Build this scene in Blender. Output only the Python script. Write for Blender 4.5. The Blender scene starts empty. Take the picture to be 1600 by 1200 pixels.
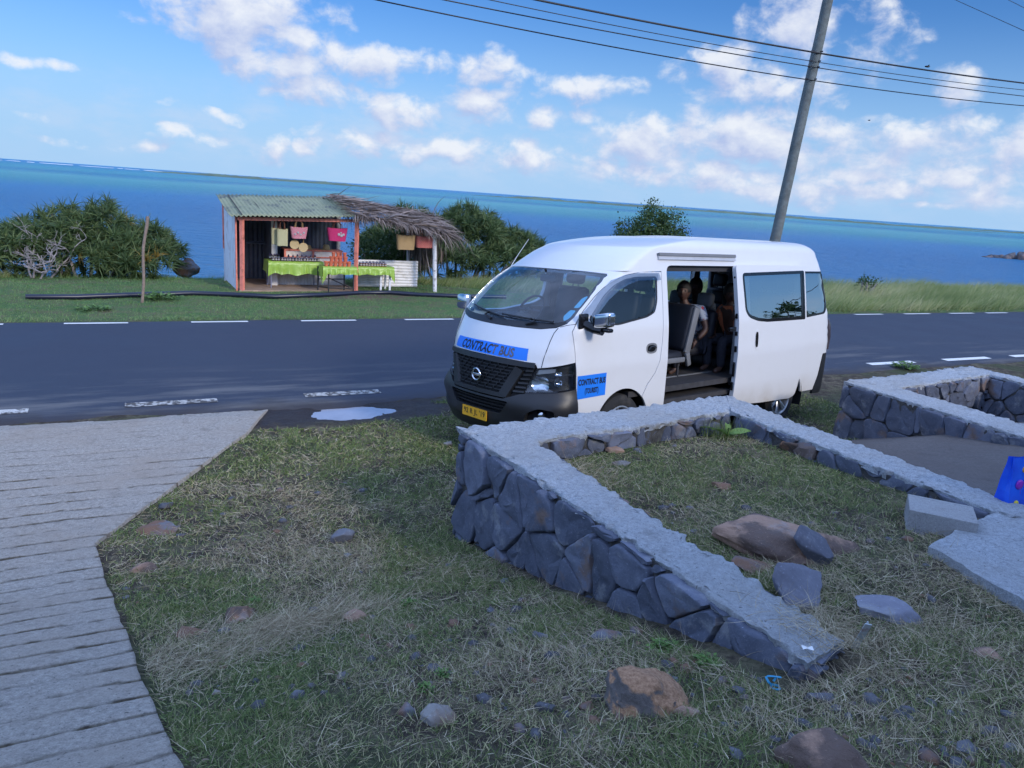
import bpy, bmesh, math, random
import numpy as np
from mathutils import Vector, Matrix, Euler, noise as mnoise
from mathutils.geometry import delaunay_2d_cdt
scene = bpy.context.scene
COL = scene.collection
PI = math.pi
rng = np.random.default_rng(7)
random.seed(11)
# ------------------------------------------------------------------ camera solve
F = 1200.0
CAMH = 2.65
ROLL = math.atan(114 / 1600)
PITCH = math.atan((600 - 304) * math.cos(ROLL) / F)
_f = np.array([0, math.cos(PITCH), -math.sin(PITCH)])
_u0 = np.array([0, math.sin(PITCH), math.cos(PITCH)])
_r0 = np.array([1.0, 0, 0])
_R = _r0 * math.cos(ROLL) + _u0 * math.sin(ROLL)
_U = -_r0 * math.sin(ROLL) + _u0 * math.cos(ROLL)
CAM = np.array([0, 0, CAMH])
AR = math.radians(28.0)
RD = np.array([math.cos(AR), math.sin(AR), 0])      # along the road
ND = np.array([-math.sin(AR), math.cos(AR), 0])     # across the road, to the sea

def ray(px, py):
    return _f * F + _R * (px - 800) - _U * (py - 600)
def PZ(px, py, z=0.0):
    d = ray(px, py); return CAM + d * ((z - CAMH) / d[2])
def PY(px, py, y):
    d = ray(px, py); return CAM + d * (y / d[1])
def PS(px, py, s):
    d = ray(px, py); t = s / (d @ ND); p = CAM + d * t
    return np.array([p @ RD, s, p[2]])                # r, s, z
def rs(p):
    return float(p[0] * RD[0] + p[1] * RD[1]), float(p[0] * ND[0] + p[1] * ND[1])
def W(r, s, z=0.0):
    return RD * r + ND * s + np.array([0, 0, z])
def sstep(a, b, x):
    t = np.clip((np.asarray(x, float) - a) / (b - a), 0, 1); return t * t * (3 - 2 * t)

# numpy value noise
def _hash(ix, iy, iz, seed):
    h = (ix.astype(np.int64) * 374761393 + iy.astype(np.int64) * 668265263 + iz.astype(np.int64) * 2147483647 + seed * 974711) & 0xffffffff
    h = ((h ^ (h >> 13)) * 1274126177) & 0xffffffff
    return ((h ^ (h >> 16)) & 0xffff) / 65535.0
def vnoise(x, y, z=0.0, seed=0):
    x, y, z = np.broadcast_arrays(np.asarray(x, float), np.asarray(y, float), np.asarray(z, float))
    xi, yi, zi = np.floor(x), np.floor(y), np.floor(z)
    fx, fy, fz = x - xi, y - yi, z - zi
    fx, fy, fz = [t * t * (3 - 2 * t) for t in (fx, fy, fz)]
    r = 0
    for dx in (0, 1):
        for dy in (0, 1):
            for dz in (0, 1):
                w = (fx if dx else 1 - fx) * (fy if dy else 1 - fy) * (fz if dz else 1 - fz)
                r = r + w * _hash(xi + dx, yi + dy, zi + dz, seed)
    return r
def fbm(x, y, z=0.0, oct=4, seed=0, gain=.5):
    a, s, t = 1.0, 0.0, 0.0
    for o in range(oct):
        s = s + a * (vnoise(x * 2 ** o, y * 2 ** o, z * 2 ** o, seed + o) - .5); t += a; a *= gain
    return s / t * 2

# ------------------------------------------------------------------ object helpers
WM = {}
def tag(o, label=None, cat=None, group=None, kind=None):
    if label: o['label'] = label
    if cat: o['category'] = cat
    if group: o['group'] = group
    if kind: o['kind'] = kind
    return o
def thing(name, label, cat, loc, rotz=0.0, group=None, mat=None):
    o = bpy.data.objects.new(name, None); COL.objects.link(o)
    o.empty_display_size = .2
    M = mat if mat is not None else Matrix.Translation(Vector(loc)) @ Matrix.Rotation(rotz, 4, 'Z')
    o.matrix_world = M
    WM[o] = M
    return tag(o, label, cat, group)

class MB:
    """mesh builder: gathers shapes, builds one mesh object"""
    def __init__(s):
        s.v = []; s.f = []; s.m = []; s.attr = None
    def add(s, verts, faces, m=0):
        b = len(s.v)
        s.v.extend([tuple(map(float, p)) for p in verts])
        s.f.extend([tuple(i + b for i in f) for f in faces]); s.m.extend([m] * len(faces))
        return s
    def box(s, c, d, m=0, R=None, bev=0.0):
        x, y, z = [k / 2 for k in d]
        if bev <= 0:
            vs = [(-x, -y, -z), (x, -y, -z), (x, y, -z), (-x, y, -z), (-x, -y, z), (x, -y, z), (x, y, z), (-x, y, z)]
            fs = [(3, 2, 1, 0), (4, 5, 6, 7), (0, 1, 5, 4), (1, 2, 6, 5), (2, 3, 7, 6), (3, 0, 4, 7)]
        else:
            bm = bmesh.new(); bmesh.ops.create_cube(bm, size=1)
            for v in bm.verts: v.co = Vector((v.co.x * 2 * x, v.co.y * 2 * y, v.co.z * 2 * z))
            bmesh.ops.bevel(bm, geom=bm.edges[:], offset=min(bev, .45 * min(d)), segments=2, affect='EDGES', profile=.5)
            bm.verts.index_update()
            vs = [tuple(v.co) for v in bm.verts]; fs = [tuple(v.index for v in f.verts) for f in bm.faces]; bm.free()
        c = Vector(c)
        if R is not None: vs = [tuple(R @ Vector(p) + c) for p in vs]
        else: vs = [(p[0] + c.x, p[1] + c.y, p[2] + c.z) for p in vs]
        return s.add(vs, fs, m)
    def prism(s, poly, z0, z1, m=0):
        n = len(poly); vs = [(p[0], p[1], z0) for p in poly] + [(p[0], p[1], z1) for p in poly]
        fs = [tuple(range(n - 1, -1, -1)), tuple(range(n, 2 * n))] + [(i, (i + 1) % n, n + (i + 1) % n, n + i) for i in range(n)]
        return s.add(vs, fs, m)
    def tube(s, pts, rad, n=8, m=0, cap=True, flat=1.0):
        pts = [Vector(p) for p in pts]; k = len(pts)
        if not hasattr(rad, '__len__'): rad = [rad] * k
        vs = []; fs = []; up = None
        for i, p in enumerate(pts):
            t = (pts[min(i + 1, k - 1)] - pts[max(i - 1, 0)])
            t = t.normalized() if t.length > 1e-9 else Vector((0, 0, 1))
            if up is None:
                up = Vector((0, 0, 1)) if abs(t.z) < .9 else Vector((1, 0, 0))
            a = t.cross(up)
            if a.length < 1e-6: a = t.cross(Vector((1, 0, 0)))
            a.normalize(); b = a.cross(t).normalized(); up = b
            for j in range(n):
                q = 2 * PI * j / n
                vs.append(p + (a * math.cos(q) + b * math.sin(q) * flat) * rad[i])
        for i in range(k - 1):
            for j in range(n):
                fs.append((i * n + j, i * n + (j + 1) % n, (i + 1) * n + (j + 1) % n, (i + 1) * n + j))
        if cap:
            fs.append(tuple(range(n - 1, -1, -1))); fs.append(tuple(range((k - 1) * n, k * n)))
        return s.add(vs, fs, m)
    def lathe(s, prof, n=24, m=0, M=None, close=False):
        """prof: (radius, height) list round z"""
        vs = []; fs = []; k = len(prof)
        for (r, z) in prof:
            for j in range(n):
                q = 2 * PI * j / n; vs.append((r * math.cos(q), r * math.sin(q), z))
        for i in range(k - 1):
            for j in range(n):
                fs.append((i * n + j, i * n + (j + 1) % n, (i + 1) * n + (j + 1) % n, (i + 1) * n + j))
        if close:
            fs.append(tuple(range(n - 1, -1, -1))); fs.append(tuple(range((k - 1) * n, k * n)))
        if M is not None: vs = [tuple(M @ Vector(p)) for p in vs]
        return s.add(vs, fs, m)
    def blob(s, c, r, sub=3, amp=.15, fr=1.5, seed=0, m=0, R=None, flatz=None, ridg=0.0):
        bm = bmesh.new(); bmesh.ops.create_icosphere(bm, subdivisions=sub, radius=1)
        vs = []
        o = Vector((seed * 3.7, seed * 1.3, seed * .7))
        for v in bm.verts:
            p = v.co.copy()
            k = 1 + amp * mnoise.fractal(p * fr + o, 1.0, 2.0, 4)
            if ridg: k += ridg * (mnoise.cell(p * 1.1 + o) - .5)
            q = Vector((p.x * r[0], p.y * r[1], p.z * r[2])) * k
            if flatz is not None: q.z = min(q.z, flatz * r[2] + .04 * r[2] * mnoise.noise(p * 3 + o))
            if R is not None: q = R @ q
            vs.append(q + Vector(c))
        bm.verts.index_update()
        fs = [tuple(v.index for v in f.verts) for f in bm.faces]; bm.free()
        return s.add(vs, fs, m)
    def grid(s, P, m=0, closeu=False):
        """P: list of rows of points"""
        a = len(P); b = len(P[0]); vs = [p for row in P for p in row]; fs = []
        for i in range(a - 1):
            for j in range(b - 1 + (1 if closeu else 0)):
                j2 = (j + 1) % b
                fs.append((i * b + j, i * b + j2, (i + 1) * b + j2, (i + 1) * b + j))
        return s.add(vs, fs, m)
    def build(s, name, mats, parent=None, local=False, smooth=None, label=None, cat=None, group=None, kind=None, recentre=True):
        if not isinstance(mats, (list, tuple)): mats = [mats]
        v = s.v; loc = None
        if parent is not None and not local:
            Mi = WM[parent].inverted(); v = [tuple(Mi @ Vector(p)) for p in v]
        elif parent is None and recentre and v:
            a = np.array(v); c = (a.min(0) + a.max(0)) / 2; loc = Vector((c[0], c[1], a[:, 2].min()))
            v = [(p[0] - loc.x, p[1] - loc.y, p[2] - loc.z) for p in v]
        me = bpy.data.meshes.new(name); me.from_pydata(v, [], s.f)
        for m in mats: me.materials.append(m)
        if len(mats) > 1: me.polygons.foreach_set('material_index', s.m)
        if smooth is not None:
            me.polygons.foreach_set('use_smooth', [True] * len(me.polygons))
            if smooth < 180:
                me.set_sharp_from_angle(angle=math.radians(smooth))
        me.update()
        o = bpy.data.objects.new(name, me); COL.objects.link(o)
        if parent is not None:
            o.parent = parent; WM[o] = WM[parent]
        elif loc is not None: o.location = loc
        return tag(o, label, cat, group, kind)

def npmesh(name, V, T, mat, kind=None, attr=None, smooth=False, quads=False, label=None, cat=None, loc=None, parent=None, group=None):
    """fast mesh from numpy arrays; attr: per-vertex float 'tint'"""
    me = bpy.data.meshes.new(name)
    k = T.shape[1]
    me.vertices.add(len(V)); me.vertices.foreach_set('co', np.ascontiguousarray(V, dtype=np.float32).ravel())
    me.loops.add(T.size); me.loops.foreach_set('vertex_index', np.ascontiguousarray(T, dtype=np.int32).ravel())
    me.polygons.add(len(T)); me.polygons.foreach_set('loop_start', np.arange(0, T.size, k, dtype=np.int32))
    if smooth: me.polygons.foreach_set('use_smooth', np.ones(len(T), dtype=bool))
    if attr is not None:
        a = me.attributes.new('tint', 'FLOAT', 'POINT'); a.data.foreach_set('value', np.ascontiguousarray(attr, dtype=np.float32))
    me.materials.append(mat); me.update(calc_edges=True); me.validate()
    o = bpy.data.objects.new(name, me); COL.objects.link(o)
    if loc is not None: o.location = loc
    if parent is not None: o.parent = parent
    return tag(o, label, cat, group, kind)

def dup(root, M, label=None, group=None):
    r = root.copy(); COL.objects.link(r); r.matrix_world = M; WM[r] = M
    if label: r['label'] = label
    if group: r['group'] = group
    for ch in list(root.children):
        c = ch.copy(); COL.objects.link(c); c.parent = r
        for g in ch.children:
            d = g.copy(); COL.objects.link(d); d.parent = c
    return r

# ------------------------------------------------------------------ node helper
class NT:
    def __init__(s, tree): s.t = tree; s.i = 0
    def n(s, typ, *ins, **kw):
        nd = s.t.nodes.new(typ); s.i += 1; nd.location = (s.i * 40, -(s.i % 9) * 60)
        named = kw.pop('I', {})
        for k, v in kw.items(): setattr(nd, k, v)
        for i, v in enumerate(ins):
            if v is not None: s.set(nd.inputs[i], v)
        for k, v in named.items(): s.set(nd.inputs[k], v)
        return nd
    def set(s, sock, v):
        if hasattr(v, 'is_output') or isinstance(v, bpy.types.NodeSocket): s.t.links.new(v, sock)
        elif isinstance(v, bpy.types.Node): s.t.links.new(v.outputs[0], sock)
        else:
            if hasattr(v, '__len__') and len(v) == 3 and sock.type == 'RGBA': v = (*v, 1)
            sock.default_value = v
    def math(s, op, a, b=None, c=None, clamp=False):
        nd = s.n('ShaderNodeMath', a, b, c, operation=op); nd.use_clamp = clamp; return nd.outputs[0]
    def vm(s, op, a, b=None, out=0):
        nd = s.n('ShaderNodeVectorMath', a, b, operation=op); return nd.outputs[out]
    def noise(s, vec, scale, detail=4, rough=.55, dist=0.0, out=0):
        nd = s.n('ShaderNodeTexNoise', I={'Vector': vec, 'Scale': scale, 'Detail': detail, 'Roughness': rough, 'Distortion': dist}); return nd.outputs[out]
    def ramp(s, fac, stops, interp='LINEAR'):
        nd = s.n('ShaderNodeValToRGB', fac); cr = nd.color_ramp; cr.interpolation = interp
        while len(cr.elements) < len(stops): cr.elements.new(.5)
        for e, (p, c) in zip(cr.elements, stops):
            e.position = p
            if not hasattr(c, '__len__'): c = (c, c, c)
            e.color = (*c, 1)
        return nd.outputs[0]
    def mix(s, fac, a, b, blend='MIX'):
        nd = s.n('ShaderNodeMix', data_type='RGBA', blend_type=blend)
        s.set(nd.inputs[0], fac); s.set(nd.inputs[6], a); s.set(nd.inputs[7], b); return nd.outputs[2]
    def mapr(s, v, a, b, c=0.0, d=1.0, smooth=False):
        nd = s.n('ShaderNodeMapRange', v, a, b, c, d); nd.clamp = True
        if smooth: nd.interpolation_type = 'SMOOTHSTEP'
        return nd.outputs[0]
    def xyz(s, v): return s.n('ShaderNodeSeparateXYZ', v).outputs

def newmat(name):
    m = bpy.data.materials.new(name); m.use_nodes = True
    t = NT(m.node_tree); b = m.node_tree.nodes['Principled BSDF']
    return m, t, b
def simple(name, col, rough=.6, metal=0.0, var=.12, scale=6.0, bump=0.0, bscale=40.0, spec=.5, coat=0.0, sheen=0.0, dark=None, dscale=3.0):
    """base colour varied by object space noise, optional stains and bump"""
    m, t, b = newmat(name)
    tc = t.n('ShaderNodeTexCoord').outputs['Object']
    nz = t.noise(tc, scale, 5, .6)
    lo = tuple(c * (1 - var) for c in col); hi = tuple(min(1, c * (1 + var)) for c in col)
    c = t.ramp(nz, [(.3, lo), (.7, hi)])
    if dark is not None:
        d = t.noise(tc, dscale, 6, .65)
        c = t.mix(t.mapr(d, .52, .66), c, dark)
    t.set(b.inputs['Base Color'], c)
    b.inputs['Roughness'].default_value = rough; b.inputs['Metallic'].default_value = metal
    b.inputs['Specular IOR Level'].default_value = spec
    b.inputs['Coat Weight'].default_value = coat; b.inputs['Coat Roughness'].default_value = .06
    if bump:
        bn = t.noise(tc, bscale, 6, .65)
        bp = t.n('ShaderNodeBump', I={'Strength': 1.0, 'Distance': bump, 'Height': bn}); t.set(b.inputs['Normal'], bp.outputs[0])
    return m
# ------------------------------------------------------------------ cut-out panels on a mapped surface
def resample(poly, res, jag=0.0):
    out = []; n = len(poly)
    for i in range(n):
        u, v = poly[i], poly[(i + 1) % n]; d = math.dist(u, v); k = max(1, int(round(d / res)))
        for j in range(k):
            x, y = u[0] + (v[0] - u[0]) * j / k, u[1] + (v[1] - u[1]) * j / k
            if jag:
                x += jag * mnoise.noise(Vector((x * 14, y * 14, 1))) + jag * .7 * mnoise.noise(Vector((x * 40, y * 40, 7)))
                y += jag * mnoise.noise(Vector((x * 14, y * 14, 3))) + jag * .7 * mnoise.noise(Vector((x * 40, y * 40, 9)))
            out.append((x, y))
    return out
def inside(poly, X, Y):
    P = np.array(poly); x, y = np.asarray(X), np.asarray(Y); c = np.zeros(x.shape, bool)
    x1, y1 = P[:, 0], P[:, 1]; x2, y2 = np.roll(x1, -1), np.roll(y1, -1)
    for a, b, p, q in zip(x1, y1, x2, y2):
        if b == q: continue
        k = ((b > y) != (q > y)) & (x < (p - a) * (y - b) / (q - b) + a); c ^= k
    return c
def rnd_poly(pts, rad, n=5):
    """round the corners of a polygon; rad one number or one per corner"""
    out = []; k = len(pts)
    for i in range(k):
        p = np.array(pts[i], float); a = np.array(pts[i - 1], float); b = np.array(pts[(i + 1) % k], float)
        r = rad[i] if hasattr(rad, '__len__') else rad
        la, lb = np.linalg.norm(a - p), np.linalg.norm(b - p); r = min(r, la * .48, lb * .48)
        if r < 1e-4: out.append(tuple(p)); continue
        p0, p1 = p + (a - p) / la * r, p + (b - p) / lb * r
        for j in range(n + 1):
            t = j / n; out.append(tuple(p0 * (1 - t) ** 2 + 2 * p * t * (1 - t) + p1 * t * t))
    return out
def panel(mb, outline, holes, f, res, rim=0.0, jag=0.0, m=0, off=0.0, rim_holes=None, mr=None):
    loops = [resample(outline, res, jag)] + [resample(h, res, 0) for h in holes]
    P = []; E = []
    for lp in loops:
        b = len(P); P += lp; E += [(b + i, b + (i + 1) % len(lp)) for i in range(len(lp))]
    nb = len(P)
    A = np.array(loops[0]); lo, hi = A.min(0), A.max(0)
    gx = np.arange(lo[0] + res / 2, hi[0], res); gy = np.arange(lo[1] + res / 2, hi[1], res * .87)
    X, Y = np.meshgrid(gx, gy); X = X + (np.arange(len(gy)) % 2 * res / 2)[:, None]; X = X.ravel(); Y = Y.ravel()
    ok = inside(loops[0], X, Y)
    for h in loops[1:]: ok &= ~inside(h, X, Y)
    X, Y = X[ok], Y[ok]
    B = np.array(P)
    if len(X):
        d2 = ((X[:, None] - B[None, :, 0]) ** 2 + (Y[:, None] - B[None, :, 1]) ** 2).min(1); k = d2 > (.45 * res) ** 2
        P = P + list(zip(X[k], Y[k]))
    r = delaunay_2d_cdt([Vector(p) for p in P], E, [], 0, 1e-6)
    vs2, tris = r[0], r[2]
    T = np.array([t for t in tris if len(t) == 3]); VV = np.array([(v.x, v.y) for v in vs2])
    C = VV[T].mean(1); ok = inside(loops[0], C[:, 0], C[:, 1])
    for h in loops[1:]: ok &= ~inside(h, C[:, 0], C[:, 1])
    T = T[ok]
    V3 = [Vector(f(x, y, off)) for x, y in VV]
    t = T[len(T) // 2]; nrm = (V3[t[1]] - V3[t[0]]).cross(V3[t[2]] - V3[t[0]])
    cx, cy = VV[t].mean(0); outw = Vector(f(cx, cy, off)) - Vector(f(cx, cy, off + .01))
    fl = nrm.dot(outw) < 0
    fs = [tuple(int(i) for i in (q[::-1] if fl else q)) for q in T]
    mb.add(V3, fs, m)
    if rim:
        for li, lp in enumerate(loops):
            rr = rim if li == 0 or rim_holes is None else rim_holes
            if not rr: continue
            n = len(lp); a = [Vector(f(x, y, off)) for x, y in lp]; b = [Vector(f(x, y, off + rr)) for x, y in lp]
            area = sum(lp[i][0] * lp[(i + 1) % n][1] - lp[(i + 1) % n][0] * lp[i][1] for i in range(n)) * (1 if li == 0 else -1)
            q = [(i, (i + 1) % n, n + (i + 1) % n, n + i) for i in range(n)]
            if (area > 0) != fl: q = [tuple(reversed(x)) for x in q]
            mb.add(a + b, q, m if mr is None else mr)
    return mb
def text_tris(txt, height, bold=.0, sx=1.0, spacing=1.0):
    """built-in vector font as flat triangles, centred; returns verts (x,y) and faces"""
    cu = bpy.data.curves.new('t', 'FONT'); cu.body = txt; cu.align_x = 'CENTER'; cu.align_y = 'CENTER'; cu.size = 1; cu.offset = bold; cu.space_character = spacing; cu.resolution_u = 4
    ob = bpy.data.objects.new('t', cu); COL.objects.link(ob)
    dg = bpy.context.evaluated_depsgraph_get(); me = bpy.data.meshes.new_from_object(ob.evaluated_get(dg))
    vs = [(v.co.x, v.co.y) for v in me.vertices]; fs = [tuple(p.vertices) for p in me.polygons]
    bpy.data.objects.remove(ob); bpy.data.curves.remove(cu); bpy.data.meshes.remove(me)
    a = np.array(vs); h = a[:, 1].max() - a[:, 1].min(); c = (a.max(0) + a.min(0)) / 2; k = height / h
    return [((x - c[0]) * k * sx, (y - c[1]) * k) for x, y in vs], fs
# ------------------------------------------------------------------ camera, sun, sky
cam_d = bpy.data.cameras.new('camera'); cam = bpy.data.objects.new('camera', cam_d); COL.objects.link(cam)
cam_d.sensor_width = 36; cam_d.lens = F / 1600 * 36; cam_d.clip_start = .05; cam_d.clip_end = 60000
_m = Matrix([[_R[i], _U[i], -_f[i], CAM[i]] for i in range(3)] + [[0, 0, 0, 1]])
cam.matrix_world = _m; scene.camera = cam

SUN_EL, SUN_AZ = math.radians(27), math.atan2(.72, -.69)
sd = Vector((math.sin(SUN_AZ) * math.cos(SUN_EL), math.cos(SUN_AZ) * math.cos(SUN_EL), math.sin(SUN_EL)))
sl = bpy.data.lights.new('sun', 'SUN'); sl.energy = 1.15; sl.angle = math.radians(10); sl.color = (1, .92, .82)
so = bpy.data.objects.new('sun', sl); COL.objects.link(so); so.rotation_euler = sd.to_track_quat('Z', 'Y').to_euler()
so.location = (30, -40, 40)

world = bpy.data.worlds.new('World'); scene.world = world; world.use_nodes = True
wt = NT(world.node_tree); bg = world.node_tree.nodes['Background']
sky = wt.n('ShaderNodeTexSky', sky_type='NISHITA', sun_disc=False, sun_elevation=SUN_EL, sun_rotation=SUN_AZ, altitude=0.0,
           air_density=1.0, dust_density=.1, ozone_density=3.0)
# clouds: soft masses placed by compass direction, edges broken up by noise
def azel(px, py):
    d = ray(px, py); d = d / np.linalg.norm(d); return math.atan2(d[0], d[1]), math.asin(d[2])
CL = [(385, 30, 125, 45, 1.0), (470, 62, 75, 28, .8), (570, 98, 80, 25, .9), (425, 105, 62, 26, .9), (490, 140, 80, 20, .85), (765, 112, 60, 32, .9), (675, 108, 48, 22, .6),
      (635, 175, 68, 24, .85), (745, 165, 55, 28, .85), (905, 140, 78, 25, .8), (852, 188, 32, 18, .8), (930, 186, 45, 18, .5), (1015, 225, 85, 36, .95),
      (1150, 100, 60, 38, .85), (1205, 140, 130, 34, .75), (1060, 115, 45, 22, .6), (1165, 205, 110, 38, 1.0), (1240, 225, 55, 45, .8), (1245, 40, 75, 55, .8), (1370, 60, 60, 50, .55),
      (1460, 45, 30, 22, .35), (1410, 232, 130, 34, .8), (1490, 250, 65, 32, .8), (1490, 130, 34, 34, .7), (1520, 198, 50, 18, .6), (1590, 235, 40, 45, .8), (35, 95, 55, 11, .7), (90, 100, 30, 9, .6),
      (190, 28, 48, 14, .4), (62, 180, 28, 9, .65), (265, 160, 48, 11, .5), (350, 178, 36, 11, .5), (435, 222, 26, 22, .85), (485, 225, 22, 20, .8), (300, 215, 60, 14, .6), (480, 192, 34, 16, .5),
      (100, 215, 90, 12, .35), (610, 225, 70, 20, .7), (720, 235, 90, 22, .75), (820, 245, 90, 24, .8), (940, 262, 90, 22, .7), (1080, 275, 130, 24, .8), (1230, 290, 140, 26, .75),
      (1380, 300, 120, 22, .7), (1540, 315, 110, 18, .65), (430, 240, 40, 16, .6), (560, 238, 40, 13, .6), (640, 245, 36, 14, .7), (700, 228, 34, 16, .8), (815, 225, 34, 18, .8), (880, 240, 45, 16, .7), (990, 260, 50, 18, .75), (1045, 232, 40, 24, .8), (1120, 265, 50, 18, .8), (1200, 268, 40, 20, .8), (1345, 270, 40, 16, .7), (1480, 285, 50, 20, .8), (240, 228, 36, 9, .5), (60, 210, 40, 9, .4), (150, 222, 40, 8, .4), (1290, 250, 50, 20, .5), (1445, 328, 46, 8, .7), (560, 205, 50, 10, .45)]
def cloud_group():
    g = bpy.data.node_groups.new('cloud_density', 'ShaderNodeTree')
    g.interface.new_socket('q', in_out='INPUT', socket_type='NodeSocketVector')
    g.interface.new_socket('d', in_out='OUTPUT', socket_type='NodeSocketFloat')
    t = NT(g); gi = t.n('NodeGroupInput'); go = t.n('NodeGroupOutput')
    q = gi.outputs[0]
    wn = t.n('ShaderNodeTexNoise', I={'Vector': q, 'Scale': 9.0, 'Detail': 3.0, 'Roughness': .55}).outputs[1]
    w = t.vm('MULTIPLY', t.vm('SUBTRACT', wn, (.5, .5, .5)), (.07, .05, 0))
    qw = t.vm('ADD', q, w)
    acc = None
    for (px, py, hw, hh, a) in CL:
        az, el = azel(px, py)
        k = 1 / (1.12 * hw / F); k2 = 1 / (1.12 * hh / F)
        v = t.vm('MULTIPLY', t.vm('SUBTRACT', qw, (az, el, 0)), (k, k2, 0))
        l = t.vm('DOT_PRODUCT', v, v, out=1)
        e = t.math('MULTIPLY', t.math('POWER', 2.718, t.math('MULTIPLY', l, -1.0)), a)
        acc = e if acc is None else t.math('MAXIMUM', acc, e)
    nq = t.vm('MULTIPLY', q, (1.0, 1.35, 1))
    n1 = t.noise(nq, 24.0, 10, .58, .2)
    n2 = t.noise(nq, 5.0, 3, .5)
    m = t.math('MINIMUM', acc, 1.15)
    d = t.math('ADD', m, t.math('MULTIPLY', t.math('SUBTRACT', n1, .5), 1.7))
    d = t.math('ADD', d, t.math('MULTIPLY', t.math('SUBTRACT', n2, .5), .35))
    d = t.math('MULTIPLY', d, t.mapr(acc, .03, .3))
    t.set(go.inputs[0], d); return g
CG = cloud_group()
gdir = wt.n('ShaderNodeTexCoord').outputs['Generated']
gx, gy, gz = wt.xyz(gdir)
az = wt.math('ARCTAN2', gx, gy); el = wt.math('ARCSINE', gz)
q = wt.n('ShaderNodeCombineXYZ', az, el, 0.0).outputs[0]
def dens(off):
    g = wt.n('ShaderNodeGroup'); g.node_tree = CG
    wt.set(g.inputs[0], wt.vm('ADD', q, off)); return g.outputs[0]
d0 = dens((0, 0, 0)); d1 = dens((.008, .018, 0))
alpha = wt.mapr(d0, .27, .84, 0, 1, True)
lit = wt.mapr(wt.math('SUBTRACT', d0, d1), -.35, .55, 0, 1)
CLOUD_LO, CLOUD_HI = (1.62, 1.92, 2.85), (3.0, 3.12, 3.35)
ccol = wt.mix(lit, CLOUD_LO, CLOUD_HI)
# clear-sky haze toward the horizon is part of the sky texture; thin high veil over the bank of far clouds
hi_el = wt.mapr(el, .36, .85, 0, 1, True)
tint = wt.mix(hi_el, (.155, .285, .455), (.85, 1.0, 1.15))
blue = wt.mix(1.0, sky.outputs[0], tint, 'MULTIPLY')
hz = wt.math('MULTIPLY', wt.mapr(el, .0, .24, 1, 0, True), .93)
blue = wt.mix(hz, blue, (1.36, 2.15, 3.2))
bankn = wt.noise(wt.vm('MULTIPLY', q, (1.0, 2.2, 1)), 13.0, 8, .58)
bank = wt.math('MULTIPLY', wt.math('MULTIPLY', wt.mapr(el, .005, .04, .25, 1, True), wt.mapr(el, .13, .05, 0, 1, True)), wt.mapr(bankn, .42, .68, .12, .8, True))
blue = wt.mix(wt.math('MULTIPLY', bank, wt.mapr(az, -.55, -.1, .45, 1)), blue, (2.0, 2.42, 3.15))
skyc = wt.mix(wt.math('MULTIPLY', alpha, .93), blue, ccol)
# unseen cloud added overhead and behind the camera as bluish fill light
back = wt.math('MAXIMUM', wt.mapr(el, .42, .7, 0, 1, True), wt.math('MULTIPLY', wt.mapr(gy, .15, -.25, 0, 1, True), wt.mapr(el, .05, .2)))
cn = wt.noise(wt.vm('DIVIDE', gdir, wt.n('ShaderNodeCombineXYZ', wt.math('MAXIMUM', gz, .15), wt.math('MAXIMUM', gz, .15), wt.math('MAXIMUM', gz, .15)).outputs[0]), 1.6, 8, .55)
skyc = wt.mix(wt.math('MULTIPLY', back, wt.mapr(cn, .33, .66, .30, .85, True)), skyc, wt.mix(wt.mapr(cn, .5, .75), (3.7, 5.0, 8.4), (2.3, 3.3, 6.3)))
wt.set(bg.inputs['Color'], skyc); bg.inputs['Strength'].default_value = .15
world.cycles.sampling_method = 'MANUAL'; world.cycles.sample_map_resolution = 512

vs_ = scene.view_settings
scene.display_settings.display_device = 'sRGB'
vs_.view_transform = 'Standard'; vs_.look = 'None'; vs_.exposure = 0.95; vs_.gamma = 1.0
scene.cycles.use_adaptive_sampling = True; scene.cycles.adaptive_threshold = .02
scene.cycles.max_bounces = 6; scene.cycles.diffuse_bounces = 3; scene.cycles.glossy_bounces = 3; scene.cycles.transparent_max_bounces = 12
scene.cycles.use_denoising = True
# ------------------------------------------------------------------ ground height
_gs = np.array([-60, -25, -8, -3, 0, 1, 1.8, 2.5, 3, 4, 5, 5.6, 6.4, 9.0, 15.5, 19, 21.5, 23, 26, 31, 60.])
_gz = np.array([9.0, 3.2, 1.9, 1.5, 1.28, 1.08, .88, .68, .54, .29, .08, .03, .0, -.01, 0, .0, -.05, -.35, -2.2, -8.5, -14.])
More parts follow.
